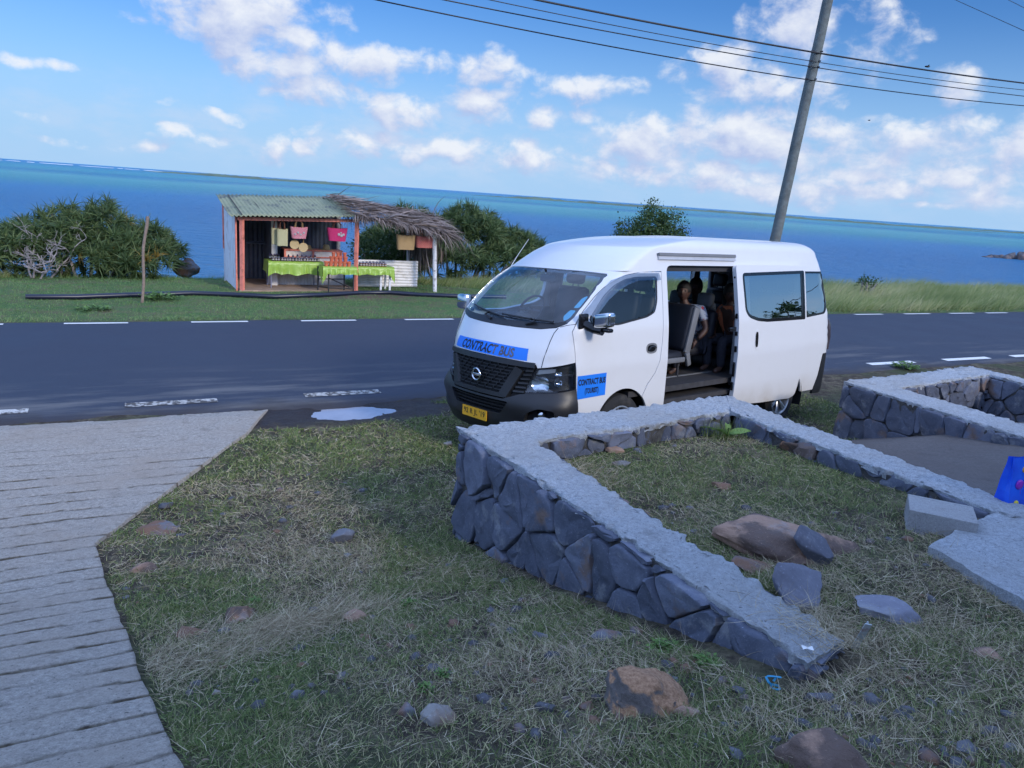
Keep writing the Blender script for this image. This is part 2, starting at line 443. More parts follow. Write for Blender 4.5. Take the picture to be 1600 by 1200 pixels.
# tangent-free smooth: dense linear table, box filtered
_xs = np.linspace(-60, 60, 4801); _zs = np.interp(_xs, _gs, _gz)
_k = np.ones(25) / 25; _zs = np.convolve(np.pad(_zs, 12, mode='edge'), _k, 'valid')
WALL_TOP, WALLB_TOP = .95, .80
IN_R0, IN_R1, IN_S1 = 2.48, 4.95, 4.78
def gz(r, s, rough=True):
    r = np.asarray(r, float); s = np.asarray(s, float)
    z = np.interp(s, _xs, _zs)
    zin = .915 - .05 * (np.maximum(s, 1.0) - 1.8)
    inside = (r > IN_R0) & (r < IN_R1) & (s < IN_S1) & (s > 1.2)
    z = np.where(inside, np.where(s > 2.3, zin, zin + (z - zin) * sstep(2.3, 1.5, s)), z)
    right = sstep(4.98, 5.06, r) * (s < 6.4)                       # level yard between and beyond the walls
    zr = np.where(s > 5.9, np.minimum(z, .1), np.interp(s, [1.2, 2.2, 3.5, 4.6, 5.4, 5.9], [1.05, .86, .74, .56, .26, .10]))
    z = z * (1 - right) + zr * right
    # rise of the neighbouring plot on the right, behind and off to the side
    z = z + 2.2 * sstep(16, 40, r) * sstep(8.6, -6, s)
    if rough:
        near = (s < 9.2) & (s > -3) & ~((r > 5.0) & (s < 5.7))
        z = z + np.where(near, .022 * fbm(r * 1.7, s * 1.7, oct=4, seed=3), .03 * fbm(r * .8, s * .8, oct=3, seed=5) * ((s > 15.6) | (s < -3)))
        pd = np.hypot((r - PUD[0]) / 1.0, (s - PUD[1]) / .55)
        z = z - .055 * sstep(.80, .18, pd) + .020 * fbm(r * 7, s * 7, oct=3, seed=6) * (pd < 1.3)
    return z
_p = rs(PZ(548, 641)); PUD = _p
def PG(px, py, it=0):
    """first point of the ground met by the line of sight through a pixel"""
    d = ray(px, py); d = d / np.linalg.norm(d); T = np.arange(1.0, 60, .01); Pp = CAM + T[:, None] * d
    r = Pp[:, 0] * RD[0] + Pp[:, 1] * RD[1]; s = Pp[:, 0] * ND[0] + Pp[:, 1] * ND[1]; k = np.nonzero(Pp[:, 2] <= gz(r, s, False))[0]
    return Pp[k[0]] if len(k) else PZ(px, py, 0.0)
def gpt(r, s, dz=0.0):
    return W(r, s, float(gz(r, s)) + dz)

# ------------------------------------------------------------------ setting materials
def ground_mat():
    m, t, b = newmat('ground_soil')
    pos = t.n('ShaderNodeNewGeometry').outputs['Position']
    n1 = t.noise(pos, .9, 6, .6); n2 = t.noise(pos, 5.5, 6, .65); n3 = t.noise(pos, 38, 5, .7); n4 = t.noise(pos, 2.3, 5, .6)
    soil = t.ramp(n3, [(.3, (.028, .022, .018)), (.7, (.085, .066, .05))])
    straw = t.ramp(n3, [(.3, (.08, .066, .045)), (.72, (.27, .225, .15))])
    green = t.ramp(n3, [(.28, (.03, .038, .018)), (.72, (.09, .105, .05))])
    c = t.mix(t.mapr(n2, .44, .62), soil, straw)
    c = t.mix(t.mapr(t.math('ADD', n1, t.math('MULTIPLY', n2, .4)), .66, .84), c, green)
    # lusher across the road
    sy = t.vm('DOT_PRODUCT', pos, tuple(ND), out=1)
    far = t.mapr(sy, 14.5, 15.5)
    lawn = t.mix(t.mapr(n4, .42, .66), t.ramp(n3, [(.25, (.045, .09, .03)), (.75, (.11, .20, .07))]), t.ramp(n3, [(.25, (.09, .09, .05)), (.75, (.19, .17, .095))]))
    c = t.mix(far, c, lawn)
    # bare reddish earth in front of the stall
    rr_ = t.vm('DOT_PRODUCT', pos, tuple(RD), out=1)
    bare = t.math('MULTIPLY', t.mapr(t.math('ABSOLUTE', t.math('SUBTRACT', sy, 18.15)), .75, .35), t.math('MULTIPLY', t.mapr(rr_, 3.2, 4.2), t.mapr(rr_, 7.0, 6.0)))
    c = t.mix(t.math('MULTIPLY', bare, t.mapr(n2, .40, .56)), c, (.15, .095, .08))
    # wet mud round the puddle and the worn verge
    pw = W(PUD[0], PUD[1]); dv = t.vm('SUBTRACT', pos, tuple(pw))
    mr = t.math('MULTIPLY', t.vm('DOT_PRODUCT', dv, tuple(RD), out=1), .50); ms = t.math('MULTIPLY', t.vm('DOT_PRODUCT', dv, tuple(ND), out=1), 1.7)
    dl = t.math('SQRT', t.math('ADD', t.math('MULTIPLY', mr, mr), t.math('MULTIPLY', ms, ms)))
    mud = t.mapr(t.math('ADD', dl, t.math('MULTIPLY', t.math('SUBTRACT', n4, .5), 1.3)), 1.0, .62)
    c = t.mix(mud, c, (.036, .026, .023))
    t.set(b.inputs['Base Color'], c)
    t.set(b.inputs['Roughness'], t.mapr(mud, 0, 1, .95, .45))
    b.inputs['Specular IOR Level'].default_value = .25
    bp = t.n('ShaderNodeBump', I={'Strength': .9, 'Distance': .03, 'Height': t.math('ADD', n3, t.math('MULTIPLY', n2, .6))}); t.set(b.inputs['Normal'], bp.outputs[0])
    return m
def asphalt_mat():
    m, t, b = newmat('asphalt')
    pos = t.n('ShaderNodeNewGeometry').outputs['Position']
    rr = t.vm('DOT_PRODUCT', pos, tuple(RD), out=1); ss = t.vm('DOT_PRODUCT', pos, tuple(ND), out=1)
    q = t.n('ShaderNodeCombineXYZ', t.math('MULTIPLY', rr, .16), ss, 0.0).outputs[0]
    st = t.noise(q, 2.2, 6, .65); big = t.noise(pos, .5, 4, .5); fine = t.noise(pos, 110, 3, .7)
    c = t.ramp(fine, [(.25, (.020, .025, .040)), (.75, (.048, .058, .088))])
    c = t.mix(t.mapr(big, .35, .7, 0, .35), c, (.044, .053, .080))
    # pale dusty smears along the near lane
    nl = t.mapr(ss, 11.2, 9.7); sm = t.mapr(st, .50, .66, 0, .8)
    c = t.mix(t.math('MULTIPLY', nl, sm), c, (.16, .155, .15))
    # soil washed on to the edge
    ed = t.mapr(t.math('ADD', ss, t.math('MULTIPLY', t.math('SUBTRACT', t.noise(pos, 1.6, 5, .6), .5), .9)), 9.35, 9.0)
    c = t.mix(t.math('MULTIPLY', ed, .7), c, (.04, .032, .028))
    t.set(b.inputs['Base Color'], c); t.set(b.inputs['Roughness'], t.mapr(big, .3, .7, .55, .7)); b.inputs['Specular IOR Level'].default_value = .3
    bp = t.n('ShaderNodeBump', I={'Strength': .6, 'Distance': .006, 'Height': fine}); t.set(b.inputs['Normal'], bp.outputs[0])
    return m
def concrete_mat(name, lo, hi, stain, groove=False, bump=.012, sc=1.0):
    m, t, b = newmat(name)
    pos = t.n('ShaderNodeNewGeometry').outputs['Position']
    n1 = t.noise(pos, 1.3 * sc, 6, .6); n2 = t.noise(pos, 34 * sc, 8, .75); n3 = t.noise(pos, 140 * sc, 4, .75)
    c = t.ramp(t.math('ADD', t.math('MULTIPLY', n2, .5), t.math('MULTIPLY', n3, .5)), [(.36, lo), (.64, hi)])
    c = t.mix(t.mapr(n1, .42, .68, 0, .6), c, stain)
    c = t.mix(t.mapr(t.noise(pos, 5.5 * sc, 7, .7), .55, .72, 0, .5), c, tuple(k * .45 for k in stain))
    sp = t.mapr(t.noise(pos, 60 * sc, 3, .5), .66, .72)
    c = t.mix(t.math('MULTIPLY', sp, .7), c, (.05, .048, .045))
    if groove:
        tin = t.n('ShaderNodeAttribute', attribute_name='tint').outputs['Fac']
        g = t.math('MULTIPLY', t.mapr(tin, .10, .5), t.mapr(t.noise(pos, 7, 4, .6), .35, .6, .35, 1))
        c = t.mix(g, c, t.ramp(n2, [(.35, (.035, .028, .02)), (.65, (.12, .095, .06))]))
    t.set(b.inputs['Base Color'], c); b.inputs['Roughness'].default_value = .9; b.inputs['Specular IOR Level'].default_value = .25
    h = t.math('ADD', t.math('MULTIPLY', n2, .7), t.math('MULTIPLY', n3, .3))
    bp = t.n('ShaderNodeBump', I={'Strength': 1.0, 'Distance': bump, 'Height': h}); t.set(b.inputs['Normal'], bp.outputs[0])
    return m
def stone_mat(name, lo, hi, rust, rustcut, bump=.01):
    m, t, b = newmat(name)
    geo = t.n('ShaderNodeNewGeometry'); pos = geo.outputs['Position']; rnd = geo.outputs['Random Per Island']
    n2 = t.noise(pos, 9, 7, .65); n3 = t.noise(pos, 70, 5, .7)
    c = t.ramp(t.math('ADD', t.math('MULTIPLY', n2, .6), t.math('MULTIPLY', n3, .4)), [(.3, lo), (.7, hi)])
    c = t.mix(t.mapr(rnd, .0, .55, .55, 0), c, tuple(k * .6 for k in lo)); c = t.mix(t.mapr(rnd, .7, 1.0, 0, .45), c, tuple(min(1, k * 1.5) for k in hi)); c = t.mix(t.math('MULTIPLY', t.mapr(t.noise(pos, 4.5, 6, .7), .56, .66), .5), c, (.30, .31, .32))
    c = t.mix(t.math('MULTIPLY', t.mapr(t.math('ADD', t.noise(pos, 3.2, 5, .6), t.math('MULTIPLY', rnd, .16)), rustcut, rustcut + .09), .8), c, rust)
    c = t.mix(t.mapr(n3, .62, .7, 0, .5), c, tuple(min(1, k * 2.4) for k in hi))
    t.set(b.inputs['Base Color'], c); b.inputs['Roughness'].default_value = .8; b.inputs['Specular IOR Level'].default_value = .35
    h = t.math('ADD', t.math('MULTIPLY', n2, .75), t.math('MULTIPLY', n3, .25))
    bp = t.n('ShaderNodeBump', I={'Strength': 1.0, 'Distance': bump, 'Height': h}); t.set(b.inputs['Normal'], bp.outputs[0])
    return m
def paint_mat():
    m, t, b = newmat('road_paint')
    pos = t.n('ShaderNodeNewGeometry').outputs['Position']
    w = t.noise(pos, 14, 6, .7); w2 = t.noise(pos, 2.0, 3, .5)
    tin = t.n('ShaderNodeAttribute', attribute_name='tint').outputs['Fac']
    k = t.mapr(t.math('ADD', w, t.math('MULTIPLY', tin, .32)), .62, .72)
    c = t.mix(t.mapr(tin, .2, .45, 0, .6), t.ramp(w2, [(.3, (.66, .66, .62)), (.7, (.78, .78, .75))]), (.30, .28, .25)); c = t.mix(k, c, (.075, .066, .06))
    t.set(b.inputs['Base Color'], c); b.inputs['Roughness'].default_value = .75
    return m
def sea_mat():
    m, t, b = newmat('sea_water')
    pos = t.n('ShaderNodeNewGeometry').outputs['Position']
    x, y, z = t.xyz(pos)
    ln = t.math('LOGARITHM', t.math('MAXIMUM', y, 10.0), 10.0)
    wob = t.noise(t.vm('MULTIPLY', pos, (.0016, .0006, 0)), 1.0, 5, .6)
    wob2 = t.noise(t.vm('MULTIPLY', pos, (.006, .0022, 0)), 1.0, 6, .6)
    k = t.math('ADD', ln, t.math('MULTIPLY', t.math('SUBTRACT', wob, .5), .35))
    k = t.math('ADD', k, t.math('MULTIPLY', t.math('SUBTRACT', wob2, .5), .16))
    k = t.math('ADD', k, t.math('MULTIPLY', x, -.00006))
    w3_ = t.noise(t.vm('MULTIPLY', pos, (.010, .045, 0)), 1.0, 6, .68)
    deep, mid, turq, pale = (.027, .205, .47), (.036, .25, .52), (.075, .37, .43), (.14, .48, .49)
    c = t.ramp(t.mapr(k, 1.2, 3.8), [(.0, (.055, .30, .58)), (.26, mid), (.45, deep), (.525, mid), (.585, turq), (.66, pale), (.71, (.04, .26, .42)), (.76, turq), (.86, (.045, .30, .43)), (1, (.03, .22, .42))])
    c = t.mix(t.mapr(w3_, .42, .66, 0, .22), c, (.06, .30, .56))  # paler streaks in the colour stand in for light on the ripples
    t.set(b.inputs['Base Color'], c)
    b.inputs['Roughness'].default_value = .30; b.inputs['IOR'].default_value = 1.33; b.inputs['Specular IOR Level'].default_value = .22
    w1 = t.noise(t.vm('MULTIPLY', pos, (.22, .5, 0)), 1.0, 7, .62, .4); w2 = t.noise(t.vm('MULTIPLY', pos, (.05, .11, 0)), 1.0, 3, .5)
    bp = t.n('ShaderNodeBump', I={'Strength': 1.0, 'Distance': 6.5, 'Height': t.math('ADD', w1, t.math('MULTIPLY', w2, .6))}); t.set(b.inputs['Normal'], bp.outputs[0])
    return m
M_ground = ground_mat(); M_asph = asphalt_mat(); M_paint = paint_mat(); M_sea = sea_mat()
M_drive = concrete_mat('driveway_concrete', (.16, .146, .128), (.53, .485, .425), (.34, .285, .23), groove=True, bump=.012)
M_cap = concrete_mat('mortar_cap', (.19, .21, .23), (.58, .62, .66), (.36, .355, .34), bump=.022, sc=1.0)
M_yard = concrete_mat('yard_cement', (.075, .07, .07), (.17, .155, .15), (.10, .085, .08), bump=.006)
M_stone = stone_mat('basalt_stone', (.078, .092, .130), (.15, .165, .215), (.20, .135, .10), .67, bump=.016)
M_joint = simple('wall_joint', (.07, .068, .066), .95, var=.5, scale=14, bump=.02, bscale=30)

# ------------------------------------------------------------------ ground sheet, road, sea
def axis(knots):
    out = []
    for a, b, st in knots: out += list(np.arange(a, b, st))
    return np.array(out + [knots[-1][1]])
def sheet(name, R, S, zf, mat, attrf=None, cutf=None, **kw):
    rr, ss = np.meshgrid(R, S, indexing='ij'); zz = zf(rr, ss)
    V = np.stack([RD[0] * rr + ND[0] * ss, RD[1] * rr + ND[1] * ss, zz], -1).reshape(-1, 3)
    nR, nS = len(R), len(S); i, j = np.meshgrid(np.arange(nR - 1), np.arange(nS - 1), indexing='ij')
    a = (i * nS + j).ravel(); T = np.stack([a, a + nS, a + nS + 1, a + 1], 1)
    if cutf is not None:
        cx = (rr[:-1, :-1] + rr[1:, 1:]).ravel() / 2; cy = (ss[:-1, :-1] + ss[1:, 1:]).ravel() / 2
        T = T[cutf(cx, cy)]
    return npmesh(name, V, T, mat, smooth=True, attr=attrf(rr, ss).ravel() if attrf else None, **kw)
Rax = axis([(-160, -40, 8), (-40, -10, 1.5), (-10, -2, .25), (-2, 2.2, .06), (2.2, 5.3, .05), (5.3, 9, .1), (9, 20, .4), (20, 60, 2), (60, 240, 9)])
Sax = axis([(-60, -12, 4), (-12, -2, 1), (-2, 1, .2), (1, 9.4, .05), (9.4, 15, .7), (15, 22, .2), (22, 32, .5), (32, 60, 7)])
sheet('ground', Rax, Sax, gz, M_ground, kind='structure')
ROAD0, ROAD1 = 9.08, 15.02
def road_z(r, s): return np.full_like(r, .0) + .006 + .05 * np.clip(1 - np.abs((s - 12) / 3.2) ** 2, 0, 1) - .012 * (np.abs(s - 12.05) > 2.96)
_ra = axis([(-160, -30, 10), (-30, 40, .5), (40, 300, 15)])
_sa = np.array([8.98, 9.08, 9.3, 10, 11, 12, 13, 14, 14.8, 15.02, 15.1])
def road_sheet():
    rr, ss = np.meshgrid(_ra, _sa, indexing='ij')
    jit = .07 * fbm(rr * .9, 0 * rr + 3.3, oct=4, seed=9)
    ss2 = ss + np.where(ss < 9.2, jit * 1.5, 0) + np.where(ss > 14.9, .05 * fbm(rr * 1.1, 0 * rr + 9, oct=3, seed=19), 0)
    zz = road_z(rr, ss); zz = np.where((ss < 9.0) | (ss > 15.06), -.05, zz)
    V = np.stack([RD[0] * rr + ND[0] * ss2, RD[1] * rr + ND[1] * ss2, zz], -1).reshape(-1, 3)
    nS = len(_sa); i, j = np.meshgrid(np.arange(len(_ra) - 1), np.arange(nS - 1), indexing='ij'); a = (i * nS + j).ravel()
    return npmesh('road', V, np.stack([a, a + nS, a + nS + 1, a + 1], 1), M_asph, kind='structure', smooth=True)
road_sheet()
# painted edge dashes, each its own strip (positions measured along the road)
def dash(r0, r1, s0, w, worn, name='road_marking'):
    n = max(2, int((r1 - r0) / .25) + 1); R = np.linspace(r0, r1, n); S = np.array([s0 - w / 2, s0, s0 + w / 2])
    return sheet(name, R, S, lambda r, s: road_z(r, s) + .005, M_paint, attrf=lambda r, s: np.full_like(r, worn), kind='structure')
far_px = [(100, 507, 200, 503), (296, 500, 382, 498), (463, 497, 545, 495), (620, 494.5, 692, 493), (1303, 486, 1347, 486), (1385, 486.5, 1430, 487), (1465, 487.5, 1507, 488), (1540, 490, 1582, 491)]
for a, b_, c, d in far_px:
    r0, s0 = rs(PZ(a, b_)); r1, s1 = rs(PZ(c, d)); dash(r0, r1, 14.78, .13, .0)
_r = rs(PZ(-60, 511))[0]; dash(_r - 1.0, _r + .55, 14.78, .13, .1)
for r0 in (6.6, 8.7): dash(r0, r0 + 1.1, 14.78, .13, 0)
near_px = [(-40, 657, 44, 647, .40), (195, 634, 337, 623, .58), (468, 612, 583, 606, .54), (1353, 570, 1425, 567, .1), (1477, 565, 1545, 561, .0), (1582, 559, 1650, 556, 0), (1690, 553, 1760, 550, 0)]
for a, b_, c, d, wv in near_px:
    r0, s0 = rs(PZ(a, b_)); r1, s1 = rs(PZ(c, d)); dash(r0, r1, 9.42, .16, wv)
# sea, one sheet to the horizon
SEA = -8.0
V = []; ys = [-300, 0, 20, 60, 150, 400, 1000, 3000, 10000, 45000]; xs = [-45000, -8000, -1500, -300, 0, 300, 1500, 8000, 45000]
V = np.array([(x, y, SEA) for x in xs for y in ys], float); T = []
for i in range(len(xs) - 1):
    for j in range(len(ys) - 1): a = i * len(ys) + j; T.append((a, a + len(ys), a + len(ys) + 1, a + 1))
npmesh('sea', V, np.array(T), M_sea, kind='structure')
# puddle
M_pud = simple('puddle_water', (.36, .37, .42), .02, var=.1, scale=3, spec=.5)  # pale base colour stands in for bright sky reflected in the water
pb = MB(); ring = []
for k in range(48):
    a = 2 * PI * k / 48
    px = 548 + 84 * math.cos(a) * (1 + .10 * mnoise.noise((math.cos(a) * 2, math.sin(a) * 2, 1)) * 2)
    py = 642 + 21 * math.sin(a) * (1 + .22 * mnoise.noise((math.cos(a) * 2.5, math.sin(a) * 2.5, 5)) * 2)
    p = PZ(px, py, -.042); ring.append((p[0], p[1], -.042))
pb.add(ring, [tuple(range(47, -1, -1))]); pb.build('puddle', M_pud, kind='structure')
# ------------------------------------------------------------------ ribbed concrete driveway
def driveway():
    edge = [rs(PG(*p)) for p in [(425, 650), (385, 681), (330, 720), (270, 765), (205, 812), (148, 856), (172, 925), (200, 1005), (230, 1085), (262, 1160), (280, 1205), (330, 1330)]]
    edge[0] = (edge[0][0], 9.02)
    es = np.array([e[1] for e in edge]); er = np.array([e[0] for e in edge])
    o = np.argsort(es); es, er = es[o], er[o]
    S = np.concatenate([np.arange(es[0] - 1.5, 9.05, .022)])
    L = -7.5
    rows = []; att = []
    N = 260
    for s in S:
        re_ = np.interp(s, es, er) + .02 * float(fbm(s * 3, .5, seed=31))
        u = np.linspace(0, 1, N) ** .55
        rows.append(np.stack([L + (re_ - L) * u, np.full(N, s)], 1))
    P = np.array(rows); rr = P[..., 0]; ss = P[..., 1]
    base = gz(rr, ss, False)
    # tamped ribs: sharp little risers at uneven spacing, wandering slightly
    ph = (ss + .065 * fbm(rr * 1.1, ss * .6, oct=5, seed=41, gain=.62) + .05 * rr * .35) / .198
    fr = ph - np.floor(ph)
    fade = sstep(8.6, 6.2, ss) * .75 + .25
    dep = vnoise(rr * 1.2, np.floor(ph) * 3.1, seed=43)
    g = np.exp(-((fr - .5) / .062) ** 2) * (.45 + 1.0 * dep) * fade
    g = g * np.clip(.30 + 1.3 * vnoise(rr * 2.2, ss * 5, seed=44), .3, 1.2) * np.clip(.15 + 1.35 * vnoise(rr * 18, ss * 34, seed=46), 0, 1.3)
    z = base + .030 - .012 * g  + .0025 * fbm(rr * 22, ss * 24, oct=3, seed=45, gain=.65)
    z = np.where(ss > 8.75, z - (ss - 8.75) * .12, z)
    V = np.stack([RD[0] * rr + ND[0] * ss, RD[1] * rr + ND[1] * ss, z], -1)
    # skirt along the right edge
    sk = V[:, -1].copy(); sk[:, 2] -= .14
    V = np.concatenate([V, sk[:, None]], 1); g = np.concatenate([g, g[:, -1:] * 0], 1)
    a, b = V.shape[:2]; i, j = np.meshgrid(np.arange(a - 1), np.arange(b - 1), indexing='ij'); q = (i * b + j).ravel()
    npmesh('driveway', V.reshape(-1, 3), np.stack([q, q + 1, q + b + 1, q + b], 1), M_drive, kind='structure', attr=np.clip(g, 0, 1).ravel(), smooth=True)
driveway()

# ------------------------------------------------------------------ stone walls with mortar caps
def voronoi_cells(Lx, Lz, cell, seed, ztop=None):
    rnd = random.Random(seed); nx = max(2, round(Lx / (cell * .72))); nz = max(1, round(Lz / (cell * 1.12)))
    P = []
    for i in range(-1, nx + 1):
        for k in range(-1, nz + 1):
            P.append(((i + .5 + rnd.uniform(-.42, .42) + (.25 if k % 2 else -.25)) * Lx / nx, (k + .5 + rnd.uniform(-.40, .40)) * Lz / nz))
    wts = [rnd.uniform(0, (.62 * cell) ** 2) for _ in P]
    cells = []
    for a, p in enumerate(P):
        poly = [(0, 0), (Lx, 0), (Lx, Lz), (0, Lz)]
        for b, q in enumerate(P):
            if a == b or abs(p[0] - q[0]) > 3.2 * cell: continue
            nx_, nz_ = q[0] - p[0], q[1] - p[1]; kk = .5 + (wts[a] - wts[b]) / (2 * (nx_ * nx_ + nz_ * nz_) + 1e-9); mx, mz = p[0] + nx_ * kk, p[1] + nz_ * kk
            out = []
            for i in range(len(poly)):
                u, v = poly[i], poly[(i + 1) % len(poly)]
                du = (u[0] - mx) * nx_ + (u[1] - mz) * nz_; dv = (v[0] - mx) * nx_ + (v[1] - mz) * nz_
                if du <= 0: out.append(u)
                if (du < 0 < dv) or (dv < 0 < du):
                    k = du / (du - dv); out.append((u[0] + (v[0] - u[0]) * k, u[1] + (v[1] - u[1]) * k))
            poly = out
            if len(poly) < 3: break
        if len(poly) >= 3: cells.append(poly)
    return cells
def stone_face(mb, O, ux, un, Lx, zb, zt, cell, seed, gap=.007, proud=.026):
    """stones on a vertical face: O corner, ux along, un outward; zb,zt floor and top"""
    rnd = random.Random(seed * 13 + 1); O = Vector(O); ux = Vector(ux); un = Vector(un); Lz = zt - zb
    for poly in voronoi_cells(Lx, Lz, cell, seed):
        n = len(poly); cx = sum(p[0] for p in poly) / n; cz = sum(p[1] for p in poly) / n
        # round the outline: subdivide, then pull toward centre with noise
        pts = []
        for i in range(n):
            u, v = poly[i], poly[(i + 1) % n]; d = math.dist(u, v)
            k = max(1, int(d / .045))
            for j in range(k): pts.append((u[0] + (v[0] - u[0]) * j / k, u[1] + (v[1] - u[1]) * j / k))
        m = len(pts)
        if m < 5: continue
        for _ in range(1): pts = [tuple((pts[i - 1][c] + 2 * pts[i][c] + pts[(i + 1) % m][c]) / 4 for c in (0, 1)) for i in range(m)]
        size = max(.04, min(max(p[0] for p in pts) - min(p[0] for p in pts), max(p[1] for p in pts) - min(p[1] for p in pts)))
        tx, tz = rnd.uniform(-.13, .13), rnd.uniform(-.12, .1); pr = proud * rnd.uniform(.2, 1.7)
        so = rnd.uniform(0, 50)
        rings = []
        for (ins, h) in ((gap * .4, -.05), (gap * .6, pr * .55), (gap + .003, pr * .88), (gap + .010, pr), (.18 * size, pr * 1.02), (.38 * size, pr * 1.03)):
            ring = []
            for (x, z) in pts:
                dx, dz = cx - x, cz - z; d = math.hypot(dx, dz) + 1e-6; k = min(.92, ins / d)
                X, Z = x + dx * k, z + dz * k
                nn = mnoise.fractal(Vector((X * 9 + so, Z * 9, so)), .8, 2, 4)
                hh = h + (X - cx) * tx + (Z - cz) * tz + nn * .020 * (h > 0)
                ring.append(O + ux * X + Vector((0, 0, zb + Z)) + un * hh)
            rings.append(ring)
        vs = [p for r_ in rings for p in r_] + [sum(rings[-1], Vector()) / m]; fs = []
        for a in range(len(rings) - 1):
            for i in range(m): fs.append((a * m + i, a * m + (i + 1) % m, (a + 1) * m + (i + 1) % m, (a + 1) * m + i))
        a = len(rings) - 1
        for i in range(m): fs.append((a * m + i, a * m + (i + 1) % m, len(vs) - 1))
        # face winding outward
        nrm = (vs[m] - vs[0]).cross(vs[1] - vs[0])
        c3 = Vector(rings[0][0]) - O - ux * cx - Vector((0, 0, zb + cz))
        e1 = rings[3][1] - rings[3][0]; e2 = vs[-1] - rings[3][0]
        if e1.cross(e2).dot(un) < 0: fs = [tuple(reversed(f)) for f in fs]
        mb.add(vs, fs)
def cap_strip(mb, L, Rr, top, thick, seed, over=-.008):
    """mortar cap between two plan polylines L and Rr (same count), ragged lips"""
    L = [np.array(p, float) for p in L]; Rr = [np.array(p, float) for p in Rr]
    pts = []
    for i in range(len(L) - 1):
        n = max(2, int(np.linalg.norm((L[i + 1] + Rr[i + 1] - L[i] - Rr[i]) / 2) / .018))
        for k in range(n + (1 if i == len(L) - 2 else 0)): t = k / n; pts.append((L[i] * (1 - t) + L[i + 1] * t, Rr[i] * (1 - t) + Rr[i + 1] * t))
    prof = [(-.0, -1.0), (-.0, -.45), (.0, -.12), (.03, -.02), (.09, 0)] + [(x, 0) for x in np.arange(.13, .90, .045)] + [(.91, 0), (.97, -.02), (1.0, -.12), (1.0, -.45), (1.0, -1.0)]
    rows = []; dist = 0.0; prev = None
    for (l, r) in pts:
        c = (l + r) / 2
        if prev is not None: dist += np.linalg.norm(c - prev)
        prev = c; d = (r - l); w = np.linalg.norm(d); dn = d / w
        row = []
        for (u, v) in prof:
            e = 0
            side = -1 if u < .5 else 1
            p2 = l + d * u
            x, y = p2[0], p2[1]
            nn = mnoise.fractal(Vector((x * 6, y * 6, seed)), 1, 2, 4); n2 = mnoise.fractal(Vector((x * 17, y * 17, seed + 5 + v)), 1, 2, 3)
            lip = (u < .1 or u > .9)
            off = 0
            if lip: off = side * (over + .026 * nn + .030 * n2)
            hang = thick * (1 + .9 * mnoise.fractal(Vector((dist * 3.1, seed * 3 + side, 2)), 1, 2, 4)) if v < -.3 else thick
            z = top + v * max(.02, hang) + (.009 * nn + .009 * n2 + .006 * mnoise.noise(Vector((x * 42, y * 42, seed))) + .012 * mnoise.noise(Vector((x * 1.6, y * 1.6, seed + 2))))
            row.append((p2[0] + dn[0] * off, p2[1] + dn[1] * off, z))
        rows.append(row)
    mb.grid(rows)
    for row, rev in ((rows[0], False), (rows[-1], True)):
        n = len(row); f = tuple(range(n)); mb.add(row, [f if rev else tuple(reversed(f))])
def rsw(r, s): p = W(r, s); return (p[0], p[1])
def wall(name, label, runs, top, seedb, zb, stones, thick=.05, cell=.27):
    t = thing(name, label, 'stone wall', W(*runs[0][0][0], zb))
    cm = MB(); jm = MB(); sm = MB()
    for k, (L, Rr) in enumerate(runs):
        cap_strip(cm, [rsw(*p) for p in L], [rsw(*p) for p in Rr], top - .003 * k, thick, seedb + k)
        for i in range(len(L) - 1):
            q = [np.array(x, float) for x in (L[i], L[i + 1], Rr[i + 1], Rr[i])]; c = sum(q) / 4
            q = [x + (c - x) * (.035 / max(.1, np.linalg.norm(c - x))) for x in q]
            poly = [rsw(*x) for x in q]
            jm.prism(poly, zb - .2, top - .03 - .004 * k)
    for k, (a, b, zbot, cl, seed) in enumerate(stones):
        A = Vector((*rsw(*a), 0)); B = Vector((*rsw(*b), 0)); ux = (B - A).normalized(); un = Vector((ux.y, -ux.x, 0))
        stone_face(sm, A, ux, un, (B - A).length, zbot, top - .025, cl, seed)
    jm.build('wall_core', M_joint, t); sm.build('stone_facing', M_stone, t, smooth=34); cm.build('mortar_cap', M_cap, t, smooth=60)
    return t
# low U-shaped wall in front of the van (r,s plan). outward normal of a stone face is to the right of a->b
wa = wall('garden_wall', 'low U-shaped dark stone wall with a rough pale mortar cap, right in front of the white van',
     [([(2.36, 1.80), (2.34, 2.6), (2.28, 4.0), (2.23, 5.0)], [(2.66, 1.86), (2.65, 2.6), (2.64, 4.0), (2.66, 4.56)]),
      ([(2.235, 4.99), (3.6, 5.13), (5.14, 5.32)], [(2.655, 4.565), (3.7, 4.68), (4.76, 4.84)]),
      ([(4.76, 4.84), (4.78, 3.9), (4.82, 2.45)], [(5.14, 5.315), (5.13, 3.9), (5.15, 2.4)])],
     WALL_TOP, 3, -.1,
     [((2.24, 4.97), (2.36, 1.80), -.12, .27, 21), ((5.12, 5.30), (2.26, 4.97), -.1, .27, 22), ((2.64, 1.9), (2.66, 4.55), .55, .2, 23), ((2.68, 4.57), (4.76, 4.84), .6, .2, 24),
      ((4.78, 4.8), (4.83, 2.45), .58, .24, 25), ((5.14, 2.45), (5.13, 5.28), -.1, .27, 26), ((2.36, 1.80), (2.66, 1.86), .7, .2, 27), ((4.83, 2.43), (5.15, 2.4), .3, .2, 28)])
